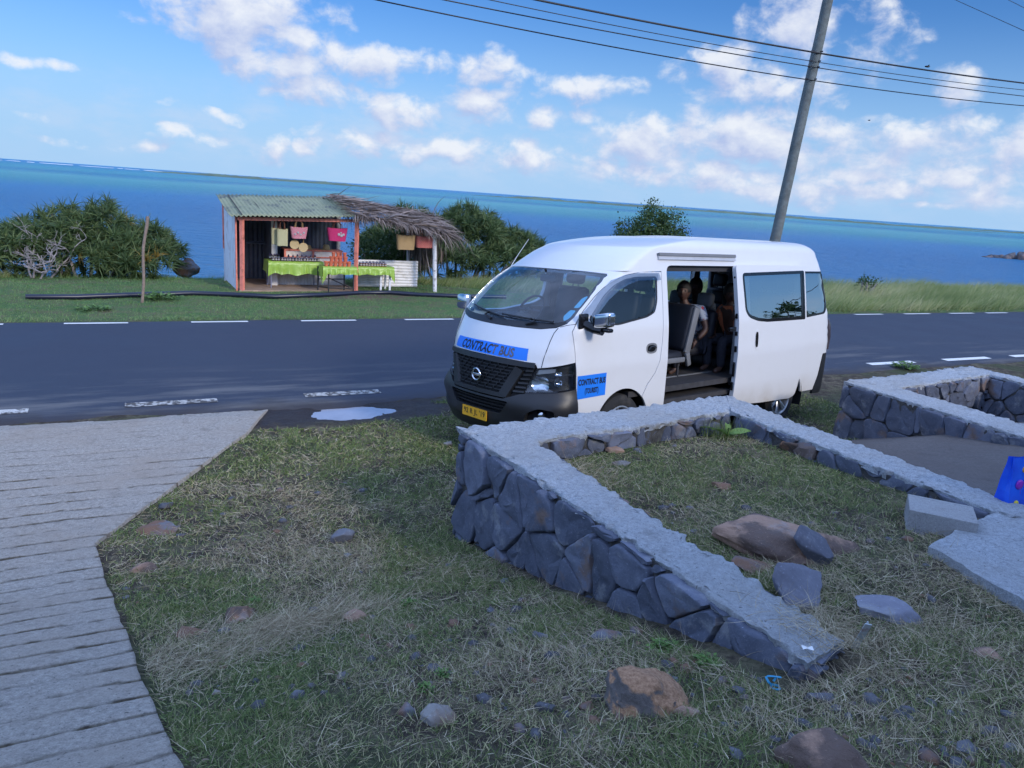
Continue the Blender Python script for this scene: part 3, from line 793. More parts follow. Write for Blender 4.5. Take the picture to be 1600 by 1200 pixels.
# second enclosure to the right
def B(px, py): return rs(PZ(px, py, WALLB_TOP))
B0, B1, B2, B3 = B(1320, 595), B(1518, 571), B(1408, 605), B(1547, 585)
B4, B5 = B(1600, 682), B(1600, 664)
bdir = np.array(B4) - np.array(B0); bdir /= np.linalg.norm(bdir)
B4 = tuple(np.array(B0) + bdir * 4.2); B5 = tuple(np.array(B2) + bdir * 3.9)
B6, B7 = tuple(np.array(B1) + bdir * 5.0), tuple(np.array(B3) + bdir * 4.6)
wb = wall('garden_wall', 'second stone enclosure wall with a mortar cap behind the gift bag, at the right edge of the photo',
     [([B0, B1], [B2, B3]), ([B4, B0], [B5, B2]), ([B3, B7], [B1, B6])], WALLB_TOP, 31, .0,
     [(B0, B4, .0, .3, 41), (B1, B0, .0, .3, 42), (B5, B2, .15, .24, 43), (B2, B3, .15, .22, 44), (B3, B7, .15, .24, 45), (B4, B5, .1, .2, 46)])
# cement yard floor between the two walls
def yard():
    R = np.arange(5.0, 9.6, .05); S = np.arange(.2, 6.1, .05)
    zf = lambda r, s: np.interp(s, [1.2, 2.2, 3.5, 4.6, 5.4, 5.9], [1.05, .86, .74, .56, .26, .10]) + .018 + .02 * fbm(r * 1.1, s * 1.1, oct=3, seed=61) + .006 * fbm(r * 9, s * 9, oct=3, seed=62) - .3 * sstep(5.6, 5.8, s + .3 * fbm(r * 1.2, 0 * r, seed=8))
    sheet('yard_floor', R, S, zf, M_yard, kind='structure')
yard()

# ------------------------------------------------------------------ loose rocks, block, slab
M_rock_dark = stone_mat('dark_rock', (.075, .075, .085), (.16, .16, .175), (.2, .095, .045), .60)
M_rock_brown = stone_mat('brown_rock', (.20, .12, .085), (.37, .235, .165), (.08, .06, .055), .60, bump=.02)
M_rock_rust = stone_mat('rust_rock', (.16, .085, .05), (.34, .18, .10), (.06, .055, .055), .58, bump=.02)
M_rock_pale = stone_mat('pale_rock', (.15, .145, .14), (.28, .26, .24), (.22, .14, .09), .60, bump=.012)
M_rock_flat = stone_mat('split_rock', (.11, .112, .14), (.20, .205, .25), (.17, .09, .05), .70, bump=.004)
def rusty_top():
    m, t, b = newmat('rust_crusted_rock'); geo = t.n('ShaderNodeNewGeometry'); pos = geo.outputs['Position']; nz = t.xyz(geo.outputs['Normal'])[2]
    n2 = t.noise(pos, 11, 7, .65); n3 = t.noise(pos, 70, 5, .7)
    c = t.ramp(t.math('ADD', t.math('MULTIPLY', n2, .6), t.math('MULTIPLY', n3, .4)), [(.3, (.085, .072, .068)), (.7, (.19, .165, .15))])
    o = t.ramp(n3, [(.3, (.20, .10, .05)), (.7, (.50, .29, .165))])
    c = t.mix(t.mapr(t.math('ADD', nz, t.math('MULTIPLY', t.math('SUBTRACT', n2, .5), 1.6)), .42, .62), c, o)
    t.set(b.inputs['Base Color'], c); b.inputs['Roughness'].default_value = .85
    bp = t.n('ShaderNodeBump', I={'Strength': 1.0, 'Distance': .02, 'Height': n2}); t.set(b.inputs['Normal'], bp.outputs[0]); return m
M_rock_orange = rusty_top()
MR = dict(o=M_rock_orange, d=M_rock_dark, b=M_rock_brown, r=M_rock_rust, p=M_rock_pale, f=M_rock_flat)
def rock(px, py, wpx, hpx, kind, label, seed, lift=.35, rot=0.0, depth=.8, amp=.2, sharp=.12, tilt=(0, 0), group=None, plat=None):
    c = PG(px, py + hpx * .30); dpt = float((c - CAM) @ _f)
    w = wpx * dpt / F / 2 * 1.16; h = hpx * dpt / F * .56
    r, s = rs(c)
    mb = MB(); bm = bmesh.new(); bmesh.ops.create_icosphere(bm, subdivisions=4, radius=1)
    rnd = random.Random(seed)
    planes = [(Vector((rnd.gauss(0, 1), rnd.gauss(0, 1), rnd.gauss(0, .8))).normalized(), rnd.uniform(.45, .8)) for _ in range(10)]
    if plat: planes.append((Vector(plat[:3]).normalized(), plat[3]))
    o = Vector((seed * 2.31, seed * .77, 0)); vs = []
    for v in bm.verts:
        p = v.co.normalized()
        for n_, d_ in planes:
            k = p.dot(n_) - d_
            if k > 0: p = p - n_ * k * .93
        p = p * (1 + amp * .6 * mnoise.fractal(p * 1.3 + o, 1, 2, 3) + sharp * .35 * mnoise.fractal(p * 5 + o, .9, 2, 4))
        vs.append(Vector((p.x * w, p.y * w * depth, p.z * h)))
    bm.verts.index_update()
    fs = [tuple(v.index for v in f.verts) for f in bm.faces]; bm.free()
    Rm = Euler((tilt[0], tilt[1], rot)).to_matrix()
    vs = [Rm @ p + Vector(c) + Vector((0, 0, h * lift)) for p in vs]
    mb.add(vs, fs)
    return mb.build('rock', MR[kind], smooth=50, label=label, cat='rock', group=group)
RK = [
 (1005, 1080, 146, 68, 'o', 'squarish rock with a rusty orange top edge, before the near end of the low wall', dict(rot=.3, sharp=.2, lift=.45)),
 (1285, 1160, 165, 110, 'b', 'large brown pitted boulder in the grass at the bottom edge of the photo', dict(lift=.1, sharp=.18)),
 (1215, 834, 238, 62, 'b', 'long flat brown boulder inside the U-shaped wall, largest of the rocks there', dict(lift=.2, depth=.55, sharp=.2)),
 (1238, 905, 128, 96, 'f', 'upright split rock with a flat blue-grey face and a rusty left edge', dict(rot=.35, depth=.55, tilt=(-.4, .4), lift=.5, plat=(0, -.8, .6, .3))),
 (1273, 858, 82, 72, 'f', 'small pointed grey stone leaning against the long brown boulder', dict(rot=.5, depth=.55, tilt=(-.4, .4), lift=.6, plat=(0, -.7, .7, .25))),
 (1382, 940, 112, 58, 'f', 'flat dark slab of rock lying in dry grass, right of the upright split rock', dict(rot=-.35, depth=.6, lift=.15, plat=(0, -.2, 1, .35))),
 (1168, 880, 68, 24, 'd', 'low black stone between the mortar cap and the upright split rock', dict(lift=.2)),
 (680, 1112, 62, 38, 'p', 'pale rounded stone with a tan underside, left of the rusty rock', dict(lift=.35, amp=.1)),
 (634, 1108, 30, 26, 'd', 'small dark stone touching the left side of the pale rounded stone', dict(lift=.3)),
 (537, 838, 38, 24, 'd', 'round dark purple stone standing clear of the lawn, between driveway and wall', dict(lift=.45, amp=.1)),
 (372, 955, 58, 38, 'r', 'rusty orange half-buried rock beside the driveway', dict(lift=.1, rot=.6)),
 (552, 962, 36, 24, 'b', 'small brown stone right of the pile of dry straw', dict(lift=.25)),
 (222, 885, 40, 26, 'b', 'brown flat-topped stone next to the bend of the driveway edge', dict(lift=.05)),
 (252, 823, 62, 18, 'd', 'broad flat purple-grey rock flush with the grass near the driveway bend', dict(lift=.0)),
 (260, 788, 26, 14, 'd', 'small dark stone in the grass above the broad flat rock', dict(lift=.25)),
 (950, 993, 46, 22, 'd', 'low dark stone in the grass under the stone wall, above the rusty rock', dict(lift=.1)),
 (960, 703, 26, 14, 'b', 'reddish round stone at the foot of the back wall, inside the enclosure', dict(lift=.3)),
 (973, 722, 30, 12, 'p', 'flat pale grey stone in the grass in front of the reddish round stone', dict(lift=.2)),
 (1126, 757, 30, 12, 'd', 'small dark stone alone in the middle of the enclosed grass', dict(lift=.2)),
 (1245, 698, 66, 30, 'r', 'rusty brown boulder under the cap of the right arm of the wall', dict(lift=.3, depth=.6)),
 (1363, 735, 60, 20, 'r', 'elongated ochre-brown stone under the right arm of the wall, nearer than the rusty boulder', dict(lift=.3, depth=.5)),
 (945, 684, 40, 26, 'd', 'dark angular stone fallen against the inside of the back wall', dict(lift=.35)),
 (873, 690, 44, 28, 'd', 'dark angular stone in the inner corner of the wall', dict(lift=.35)),
 (835, 845, 24, 22, 'd', 'small stone wedged at the foot of the tall wall stones', dict(lift=.3)),
 (340, 1083, 22, 12, 'p', 'small tan stone in dry grass near the driveway edge at the bottom left', dict(lift=.3)),
 (320, 1190, 14, 10, 'p', 'tiny pale pebble at the bottom edge beside the driveway', dict(lift=.3)),
 (1075, 1113, 40, 24, 'b', 'reddish brown stone half hidden in grass, right of the rusty rock', dict(lift=.05)),
 (1548, 1020, 46, 22, 'b', 'brown stone sunk in dry grass below the concrete slab', dict(lift=.0)),
 (1280, 1085, 42, 24, 'd', 'dark stone in the grass above the pitted boulder', dict(lift=.05)),
 (855, 1100, 34, 30, 'd', 'dark grey stone between the pale rounded stone and the rusty rock', dict(lift=.0)),
 (918, 1100, 34, 14, 'd', 'flat dark stone just left of the rusty rock', dict(lift=.1)),
 (515, 1050, 26, 18, 'b', 'small reddish stone above and left of the pale rounded stone', dict(lift=.1)),
 (700, 692, 18, 9, 'p', 'tan pebble on the lawn close to the wall corner', dict(lift=.2)),
 (296, 985, 55, 18, 'd', 'dark flat stone below the rusty half-buried rock', dict(lift=.0)),
]
for k, (px, py, w, h, kd, lab, kw) in enumerate(RK): rock(px, py, w, h, kd, lab, 100 + k, **kw)
# gravel lying in the grass: small stones nobody could count
def gravel():
    mb = MB(); rnd = random.Random(5); n = 0
    while n < 700:
        px, py = rnd.uniform(150, 1600), rnd.uniform(680, 1200)
        p = PG(px, py); r, s = rs(p)
        if r > 4.7 or not on_grass(r, s): continue
        if float(vnoise(r * 1.3, s * 1.3, seed=71)) < .60: continue
        z = .006 + rnd.random() ** 4 * .030
        mb.blob((p[0], p[1], float(gz(r, s)) + z * .1), (z * 1.3, z, z * .65), sub=1, amp=.3, fr=1.2, seed=rnd.random() * 90, R=Matrix.Rotation(rnd.random() * 6, 3, 'Z')); n += 1
    mb.build('gravel', M_rock_dark, smooth=60, kind='stuff')
_de = [rs(PG(*p)) for p in [(425, 650), (330, 720), (205, 812), (148, 856), (200, 1005), (280, 1205), (330, 1330)]]
_ds = np.array([e[1] for e in _de])[::-1]; _dr = np.array([e[0] for e in _de])[::-1]
def on_grass(r, s, m=.0):
    """True off the driveway, the walls, the road and the yard"""
    if s > 8.95 - m: return False
    if r < np.interp(s, _ds, _dr) + .02: return False
    if 2.22 - m < r < 2.69 + m and 1.75 < s < 5.02: return False
    if 2.2 < r < 5.18 and 4.52 + (r - 2.66) * .13 - m < s < 5.0 + (r - 2.2) * .115 + m: return False
    if r > 4.72 and s < 5.6: return False
    return True
gravel()
M_block = concrete_mat('cement_block', (.22, .225, .23), (.50, .505, .51), (.34, .33, .32), bump=.01, sc=2.0)
def block():
    c = PG(1468, 838); t = thing('concrete_block', 'grey hollow concrete block lying in the grass beside the blue gift bag', 'block', c, math.radians(-24))
    mb = MB(); Lx, Ly, Lz = .36, .30, .145
    mb.box((0, .015, Lz / 2 - .02), (Lx, .03, Lz), bev=.004); mb.box((0, Ly - .015, Lz / 2 - .02), (Lx, .03, Lz), bev=.004)
    mb.box((0, Ly / 2, Lz - .036), (Lx - .002, Ly - .062, .03), bev=.003); mb.box((0, Ly / 2, .0), (Lx - .002, Ly - .062, .03), bev=.003)
    mb.box((-Lx / 2 + .02, Ly / 2, Lz / 2 - .02), (.034, Ly - .064, Lz - .064)); mb.box((.05, Ly / 2, Lz / 2 - .02), (.03, Ly - .064, Lz - .064))
    mb.build('block_shell', M_block, t, local=True)
block()
def slab():
    top = [PG(*p) for p in [(1447, 868), (1500, 838), (1548, 815), (1580, 800), (1690, 800), (1760, 880), (1700, 990), (1612, 962), (1580, 945), (1525, 915)]]
    z = max(p[2] for p in top[:5]) + .035
    o = [Vector((p[0], p[1], p[2] + .05)) for p in top]
    # fill with a fine displaced top, skirt below
    pts2 = [(p.x, p.y) for p in o]; mb = MB()
    zf = lambda x, y: float(gz(*rs((x, y, 0)), False)) + .055
    def f(a, b, off): return Vector((a, b, zf(a, b) - off + .006 * mnoise.fractal(Vector((a * 9, b * 9, 1)), 1, 2, 4)))
    panel(mb, pts2, [], f, .035, rim=.09, jag=.012)
    mb.build('concrete_slab', M_cap, smooth=40, label='broken pale concrete slab lying on the grass at the right edge, below the gift bag', cat='slab')
slab()
# ------------------------------------------------------------------ van body surface (x back, y to the far side, z up)
def smooth_tab(xs, ys, lo=.1, hi=2.2, n=1051, k=41):
    g = np.linspace(lo, hi, n); y = np.interp(g, xs, ys); y = np.convolve(np.pad(y, k // 2, mode='edge'), np.ones(k) / k, 'valid'); return lambda t: float(np.interp(t, g, y))
T1 = 2.15
_w = smooth_tab([.2, .35, .6, .9, 1.0, 1.1, 1.35, 1.6, 1.9, 2.05, 2.15], [.895, .925, .938, .944, .948, .94, .928, .892, .845, .812, .78])
_xf = smooth_tab([.2, .3, .42, .62, .75, 1.02, 1.10, 1.18, 1.28, 1.35, 1.43, 1.55, 1.68, 1.77, 1.85, 1.9, 2.0, 2.08, 2.15], [.05, .0, -.06, -.075, -.06, -.04, -.005, .045, .12, .175, .235, .345, .485, .60, .735, .83, .97, 1.09, 1.25], k=21)
_xr = smooth_tab([.2, .35, 1.0, 1.3, 1.9, 2.15], [5.22, 5.30, 5.31, 5.28, 5.13, 5.02])
_bow = smooth_tab([.2, 1.05, 1.4, 1.9, 2.15], [.06, .06, .10, .12, .16])
_L = smooth_tab([.2, .62, .8, 1.05, 1.25, 1.4, 1.9, 2.15], [.36, .38, .46, .46, .36, .2, .17, .22])
_pw = smooth_tab([.2, .65, .85, 1.05, 1.4, 1.9, 2.15], [2.5, 2.4, 2.1, 2.1, 3.2, 3.2, 3.0])
_xs_t = np.array([.2, .6, 1.05, 1.35, 1.43, 1.55, 1.68, 1.77, 1.85, 1.89, 1.915, 1.925])
_xs_x = np.array([.42, .41, .38, .365, .41, .52, .67, .80, .98, 1.12, 1.32, 1.665])
TOPW, TOPX, TOPR = .17, 1.15, .22
def lev(t):
    """section at level t: z, half width, front x, rear x, bow, corner length, power"""
    if t <= T1: return t, _w(t), _xf(t), _xr(t), _bow(t), _L(t), _pw(t)
    th = (t - T1) / .3 * PI / 2
    return (T1 + .135 * math.sin(th), _w(T1) - TOPW * (1 - math.cos(th)) - .03 * math.sin(th), _xf(T1) + TOPX * (th / (PI / 2)) ** 1.25, _xr(T1) - TOPR * (1 - math.cos(th)) - .05 * math.sin(th),
            _bow(T1) + .12 * math.sin(th), _L(T1) + .12 * math.sin(th), 3.0)
def front_x(y, t):
    z, w, xf, xr, bo, L, p = lev(t); k = min(1.0, abs(y) / w)
    return xf + bo * k * k + L * (1 - (1 - k ** p) ** (1 / p))
def side_y(x, t):
    z, w, xf, xr, bo, L, p = lev(t)
    if x < xf + bo + L:
        lo, hi = 0.0, 1.0
        for _ in range(26):
            k = (lo + hi) / 2
            if xf + bo * k * k + L * (1 - (1 - k ** p) ** (1 / p)) < x: lo = k
            else: hi = k
        return w * lo
    d = xr - x; Lr, pr = .17, 2.2
    if d < Lr:
        k = max(0.0, (Lr - d) / Lr); return w * max(0.02, 1 - min(1, k) ** pr) ** (1 / pr)
    return w
def side_pt(x, t, off=0.0, sgn=-1):
    """point on the side; sgn -1 = camera side"""
    z = lev(t)[0]; y = side_y(x, t)
    if off:
        e = .004; dz = lev(t + e)[0] - z; dy = side_y(x, t + e) - y; l = math.hypot(dz, dy) or 1
        nx = 0.0; ex = .01; dyx = (side_y(x + ex, t) - side_y(x - ex, t)) / (2 * ex)
        ny, nz, nx = dz / l, -dy / l, -dyx * dz / l
        q = math.sqrt(ny * ny + nz * nz + nx * nx); y -= off * ny / q; z -= off * nz / q; x -= off * nx / q
    return (x, sgn * y, z)
def xseam(t): return float(np.interp(t, _xs_t, _xs_x)) if t < 1.925 else 1.665
_fc = {}
AW = .94
def _frow(t):
    k = round(t, 4)
    if k not in _fc:
        ys = side_y(xseam(t), t); tau = np.linspace(0, 1, 60); yy = ys * (1 - (1 - tau) ** 1.8); xx = np.array([front_x(y, t) for y in yy])
        xx[-1] = xseam(t)
        c = np.concatenate([[0], np.cumsum(np.hypot(np.diff(xx), np.diff(yy)))]); _fc[k] = (yy, xx, c / c[-1], c[-1])
    return _fc[k]
def front_pt(a, t, off=0.0):
    """a: signed fraction of the arc from the centre line to the door seam (times .94), + = camera side"""
    g = min(1.0, abs(a) / AW); yy, xx, c, tot = _frow(t); z = lev(t)[0]
    y = float(np.interp(g, c, yy)); x = float(np.interp(g, c, xx))
    if off:
        e = .015; g0, g1 = max(0, g - e), min(1, g + e)
        tx = float(np.interp(g1, c, xx) - np.interp(g0, c, xx)); ty = float(np.interp(g1, c, yy) - np.interp(g0, c, yy))
        if g < .02: tx = 0.0
        l = math.hypot(tx, ty) or 1; nx, ny = -ty / l, tx / l     # outward in plan
        e2 = .01; r0 = _frow(max(.2, t - e2)); r1 = _frow(t + e2)
        dx = float(np.interp(g, r1[2], r1[1]) - np.interp(g, r0[2], r0[1])); dz = lev(t + e2)[0] - lev(max(.2, t - e2))[0]
        # tilt the normal back by the slope of the profile
        sl = dx / dz if dz else 0; nz = sl * (-nx) ; q = math.sqrt(1 + nz * nz)
        x -= off * nx / q; y -= off * ny / q; z -= off * nz / q
    return (x, -y if a > 0 else y, z)
def side_inner(x, t, off=0.0): return side_pt(x, t, off)
VTH, VROLL, VPIT = math.radians(49), math.radians(3.5), math.radians(.7)
def van_matrix():
    d = np.array([math.sin(VTH), math.cos(VTH), 0]); n = np.array([math.cos(VTH), -math.sin(VTH), 0]); u = np.array([0, 0, 1.0])
    d2 = d * math.cos(VPIT) - u * math.sin(VPIT); u2 = u * math.cos(VPIT) + d * math.sin(VPIT)
    n3 = n * math.cos(VROLL) + u2 * math.sin(VROLL); u3 = u2 * math.cos(VROLL) - n * math.sin(VROLL)
    return Matrix([[d2[i], -n3[i], u3[i], (-.27, 7.55, .03)[i]] for i in range(3)] + [[0, 0, 0, 1]])
# ------------------------------------------------------------------ van materials
def paint_white():
    m, t, b = newmat('white_paint')
    tc = t.n('ShaderNodeTexCoord').outputs['Object']; x, y, z = t.xyz(tc)
    nz = t.noise(tc, 2.5, 5, .6)
    c = t.mix(t.math('MULTIPLY', t.mapr(z, .62, .30), t.mapr(nz, .35, .65, .25, .9)), (.71, .71, .71), (.48, .42, .35))
    c = t.mix(t.math('MULTIPLY', t.mapr(t.noise(tc, 7, 6, .7), .5, .75, 0, .10), 1.0), c, (.55, .53, .5))
    t.set(b.inputs['Base Color'], c); b.inputs['Roughness'].default_value = .32
    b.inputs['Coat Weight'].default_value = .6; b.inputs['Coat Roughness'].default_value = .05
    bp = t.n('ShaderNodeBump', I={'Strength': .25, 'Distance': .004, 'Height': t.noise(tc, 3.0, 2, .4)}); t.set(b.inputs['Normal'], bp.outputs[0])
    return m
M_white = paint_white()
M_blk = simple('black_trim', (.016, .017, .02), .42, var=.15, scale=5, bump=.0008, bscale=160)
M_blk2 = simple('dark_mesh', (.02, .021, .025), .35, var=.1, scale=5)
M_gloss = simple('gloss_black', (.008, .008, .01), .12, var=.1)
M_gap = simple('shut_gap', (.006, .006, .007), .8)
M_chrome = simple('chrome', (.66, .67, .69), .10, metal=1.0, var=.02)
M_railgrey = simple('rail_silver', (.55, .55, .56), .4, metal=.3, var=.1)
M_alloy = simple('silver_wheel', (.50, .51, .52), .35, metal=.8, var=.1)
M_rub = simple('tyre_rubber', (.018, .018, .019), .85, var=.3, scale=9, dark=(.05, .045, .04), dscale=5)
M_vinyl = simple('dark_vinyl', (.012, .014, .022), .55, var=.2, scale=4, bump=.002, bscale=90)
M_seatgrey = simple('grey_plastic', (.16, .165, .175), .6, var=.1)
M_trimgrey = simple('light_lining', (.30, .31, .33), .7, var=.1)
M_lining = simple('dark_lining', (.035, .037, .045), .85, var=.2)
M_floor = simple('van_floor', (.04, .038, .04), .7, var=.3, scale=12)
M_blue = simple('blue_sticker', (.012, .20, .80), .45, var=.05, scale=3)
M_ink = simple('black_ink', (.010, .011, .014), .5)
M_inkfade = simple('faded_ink', (.10, .095, .11), .6, var=.55, scale=14)
M_yel = simple('yellow_plate', (.86, .42, .02), .45, var=.06, scale=5)
M_red = simple('red_lens', (.35, .02, .02), .15)
M_smokered = simple('dark_lamp', (.06, .05, .055), .12, var=.3, scale=14)
M_sticker = simple('cyan_disc', (.10, .42, .58), .5, var=.1)
def glass_mat(name, tint, base, gain, gcol=(1, 1, 1), rough=.0):
    m = bpy.data.materials.new(name); m.use_nodes = True; nt = m.node_tree; t = NT(nt)
    nt.nodes.remove(nt.nodes['Principled BSDF']); out = nt.nodes['Material Output']
    fc = t.n('ShaderNodeLayerWeight', .5).outputs['Facing']; lw = t.math('ADD', t.math('MULTIPLY', t.math('POWER', fc, 5.0), .9), .045)
    tr = t.n('ShaderNodeBsdfTransparent', tint); gl = t.n('ShaderNodeBsdfGlossy', gcol, rough)
    tc = t.n('ShaderNodeTexCoord').outputs['Object']
    bp = t.n('ShaderNodeBump', I={'Strength': .12, 'Distance': .02, 'Height': t.noise(tc, 1.6, 2, .5)})
    t.set(gl.inputs['Normal'], bp.outputs[0])
    f = t.math('ADD', t.math('MULTIPLY', lw, gain), base, clamp=True)
    mx = t.n('ShaderNodeMixShader', f, tr.outputs[0], gl.outputs[0]); t.set(out.inputs[0], mx.outputs[0]); return m
M_glass = glass_mat('window_glass', (.78, .85, .88), .02, 1.0)
M_wsglass = glass_mat('windscreen_glass', (.68, .82, .92), .05, .9)
M_film = glass_mat('tinted_window_film', (.30, .34, .36), .40, 1.0, (.92, .97, 1.0))
M_lens = glass_mat('clear_lens', (.92, .94, .96), .03, 1.2)
M_smoke = glass_mat('smoked_visor', (.50, .54, .60), .10, 2.0)

# ------------------------------------------------------------------ the van
VM = van_matrix()
van = thing('van', 'white high-roof minibus with its side door slid open and blue contract bus stickers', 'van', (0, 0, 0), mat=VM)
def inset(poly, d):
    n = len(poly); A = np.array(poly); area = sum(A[i - 1][0] * A[i][1] - A[i][0] * A[i - 1][1] for i in range(n)); sg = 1 if area > 0 else -1
    out = []
    for i in range(n):
        a, p, b = A[i - 1], A[i], A[(i + 1) % n]; t = (b - a); l = np.linalg.norm(t) or 1; nrm = np.array([-t[1], t[0]]) / l * sg
        out.append(tuple(p + nrm * d))
    return out
def vp(mb, name, mats, parent=None, smooth=35, label=None): return mb.build(name, mats, parent or van, local=True, smooth=smooth, label=label)
near = lambda x, t, o=0.0: side_pt(x, t, o, -1)
farf = lambda x, t, o=0.0: side_pt(x, t, o, 1)
def arc(cx, cz, r, a0, a1, n=14): return [(cx + r * math.cos(math.radians(a0 + (a1 - a0) * i / n)), cz + r * math.sin(math.radians(a0 + (a1 - a0) * i / n))) for i in range(n + 1)]
FW, RW = (1.09, .34), (4.20, .31)
ARF, ARR = .405, .41
TS = 2.04
seam = [(xseam(t), t) for t in np.linspace(1.92, .42, 50)]
# front door
g = .004
rear_edge = [(1.655, 1.915), (1.655, 1.5), (1.645, 1.2), (1.615, 1.0), (1.55, .87), (1.44, .76), (1.372, .635)]
door_out = [(xseam(t) + g, t - .003) for t in np.linspace(.42, 1.915, 46)] + rear_edge + arc(*FW, ARF, 48, 168, 18) + [(.68, .40), (.42, .40)]
fwin = rnd_poly([(.535, 1.47), (.60, 1.53), (.76, 1.69), (.92, 1.79), (1.08, 1.845), (1.25, 1.868), (1.585, 1.872), (1.575, 1.62), (1.53, 1.50), (1.40, 1.455), (.97, 1.395), (.60, 1.40)], .04, 3)
mb = MB(); panel(mb, door_out, [fwin], near, .045, rim=.025, rim_holes=.03)
fd = vp(mb, 'front_door', M_white)
mb = MB(); panel(mb, inset(fwin, -.004), [inset(fwin, .018)], near, .05, off=.004); vp(mb, 'window_seal', M_blk, fd)
mb = MB(); panel(mb, fwin, [], near, .08, off=.012); vp(mb, 'window', M_glass, fd)
# smoked visor over the door window
vo = [(.50, 1.52), (.60, 1.60), (.72, 1.71), (.90, 1.825), (1.08, 1.885), (1.25, 1.903), (1.61, 1.905), (1.61, 1.83), (1.25, 1.825), (1.10, 1.79), (.95, 1.73), (.80, 1.645), (.66, 1.53), (.60, 1.47)]
mb = MB()
def visf(x, t, o=0.0):
    # bulges out from the top edge
    tt = np.interp(x, [.5, .72, .9, 1.08, 1.25, 1.61], [1.52, 1.71, 1.825, 1.885, 1.903, 1.905]); return side_pt(x, t, o - .012 - .022 * min(1, max(0, (tt - t) / .07)), -1)
panel(mb, vo, [], visf, .03); vp(mb, 'window_visor', M_smoke, fd, smooth=60)
# handle
def side_ell(mb, f, cx, cz, rx, rz, off, m=0, n=24, sq=2.6, dome=.0):
    pts = []
    for i in range(n):
        a = 2 * PI * i / n; c, s_ = math.cos(a), math.sin(a)
        pts.append((cx + rx * abs(c) ** (2 / sq) * (1 if c > 0 else -1), cz + rz * abs(s_) ** (2 / sq) * (1 if s_ > 0 else -1)))
    panel(mb, pts, [], f, .03, rim=.02, off=off, m=m)
mb = MB(); side_ell(mb, near, 1.475, 1.135, .085, .055, -.004, 0); hd = vp(mb, 'door_handle', M_seatgrey, fd)
mb = MB(); side_ell(mb, near, 1.47, 1.135, .062, .036, -.006); mb.tube([near(1.415, 1.12, -.012), near(1.44, 1.15, -.022), near(1.50, 1.155, -.022), near(1.525, 1.14, -.012)], .011, 8); vp(mb, 'handle_recess', M_gloss, hd)
# side sticker
def sticker(f, poly, off, res=.05):
    mb = MB(); panel(mb, poly, [], f, res, off=off); return mb
def lettering(f, txt, cx, cz, h, off, sx, flipx=1, bold=.012, rot=0.0, spacing=1.0):
    vs, fs = text_tris(txt, h, bold, sx, spacing); c, s_ = math.cos(rot), math.sin(rot)
    mb = MB(); P = [f(cx + flipx * (x * c - y * s_), cz + x * s_ + y * c, off) for x, y in vs]
    # face outward
    a = Vector(P[fs[0][1]]) - Vector(P[fs[0][0]]); b = Vector(P[fs[0][2]]) - Vector(P[fs[0][0]]); o = Vector(f(cx, cz, off - .01)) - Vector(f(cx, cz, off))
    if a.cross(b).dot(o) < 0: fs = [tuple(reversed(q)) for q in fs]
    mb.add(P, fs); return mb
st = vp(sticker(near, [(.405, .70), (.80, .71), (.80, .935), (.405, .93)], -.002), 'sign_sticker', M_blue, fd, label='blue sign lettered CONTRACT BUS (TOURIST)')
vp(lettering(near, 'CONTRACT BUS', .603, .865, .062, -.0035, .62, bold=.035), 'lettering', M_ink, st, smooth=None)
vp(lettering(near, '(TOURIST)', .603, .768, .070, -.0035, .58, bold=.035), 'lettering', M_ink, st, smooth=None)
# mirror
mb = MB(); mb.tube([(.50, -.90, 1.42), (.53, -1.0, 1.38), (.55, -1.09, 1.375)], [.045, .04, .045], 10); mb.box((.475, -.905, 1.45), (.12, .03, .15), bev=.02)
mb.box((.565, -1.10, 1.385), (.075, .17, .04), bev=.015)
mi = vp(mb, 'wing_mirror', M_gloss, fd)
mb = MB(); bm_ = bmesh.new(); bmesh.ops.create_cube(bm_, size=1); bmesh.ops.subdivide_edges(bm_, edges=bm_.edges[:], cuts=5, use_grid_fill=True)
vs = []
for v in bm_.verts:
    p = v.co * 2; k = .55
    n_ = Vector((p.x, p.y, p.z)); l = (abs(n_.x) ** 7 + abs(n_.y) ** 7 + abs(n_.z) ** 7) ** (1 / 7)
    q = n_ / l
    vs.append((.56 + q.x * .05 * (1 if q.x > 0 else 1.25), -1.095 + q.y * .104, 1.472 + q.z * .070 - .02 * q.y))
bm_.verts.index_update(); mb.add(vs, [tuple(v.index for v in f.verts) for f in bm_.faces]); bm_.free()
vp(mb, 'mirror_cover', M_chrome, mi, smooth=60)
# body side, camera side: pillar, opening, rear quarter
opening = rnd_poly([(1.745, .40), (3.18, .40), (3.18, 1.985), (1.745, 1.985)], .09)
rwin = rnd_poly([(4.475, 1.345), (5.05, 1.385), (5.08, 1.55), (5.01, 1.925), (4.475, 1.925)], [.02, .07, .05, .05, .02])
mwin = rnd_poly([(3.28, 1.37), (4.37, 1.37), (4.37, 1.9), (3.28, 1.9)], .05)
XE = .035
body_out = [(1.376, .628), (1.448, .752), (1.556, .865), (1.621, .998), (1.651, 1.2), (1.661, 1.5), (1.661, 1.921), (1.665, TS)] + [(x, TS) for x in (2.4, 3.2, 4.0, 4.7)] + [(lev(t)[3] - XE, t) for t in np.linspace(TS, .86, 24)] + [(5.06, .84), (5.0, .55), (4.92, .36)] + \
    [(4.66, .36)] + arc(*RW, ARR, 8, 172, 20) + [(3.7, .36), (2.6, .35), (1.52, .35)] + arc(*FW, ARF + .003, 12, 44, 5)
mb = MB(); panel(mb, body_out, [opening, mwin, rwin], near, .055, rim=.02, rim_holes=.05)
bs = vp(mb, 'side_body', M_white)
mb = MB(); panel(mb, inset(rwin, -.006), [inset(rwin, .02)], near, .05, off=-.001); vp(mb, 'window_seal', M_gloss, bs)
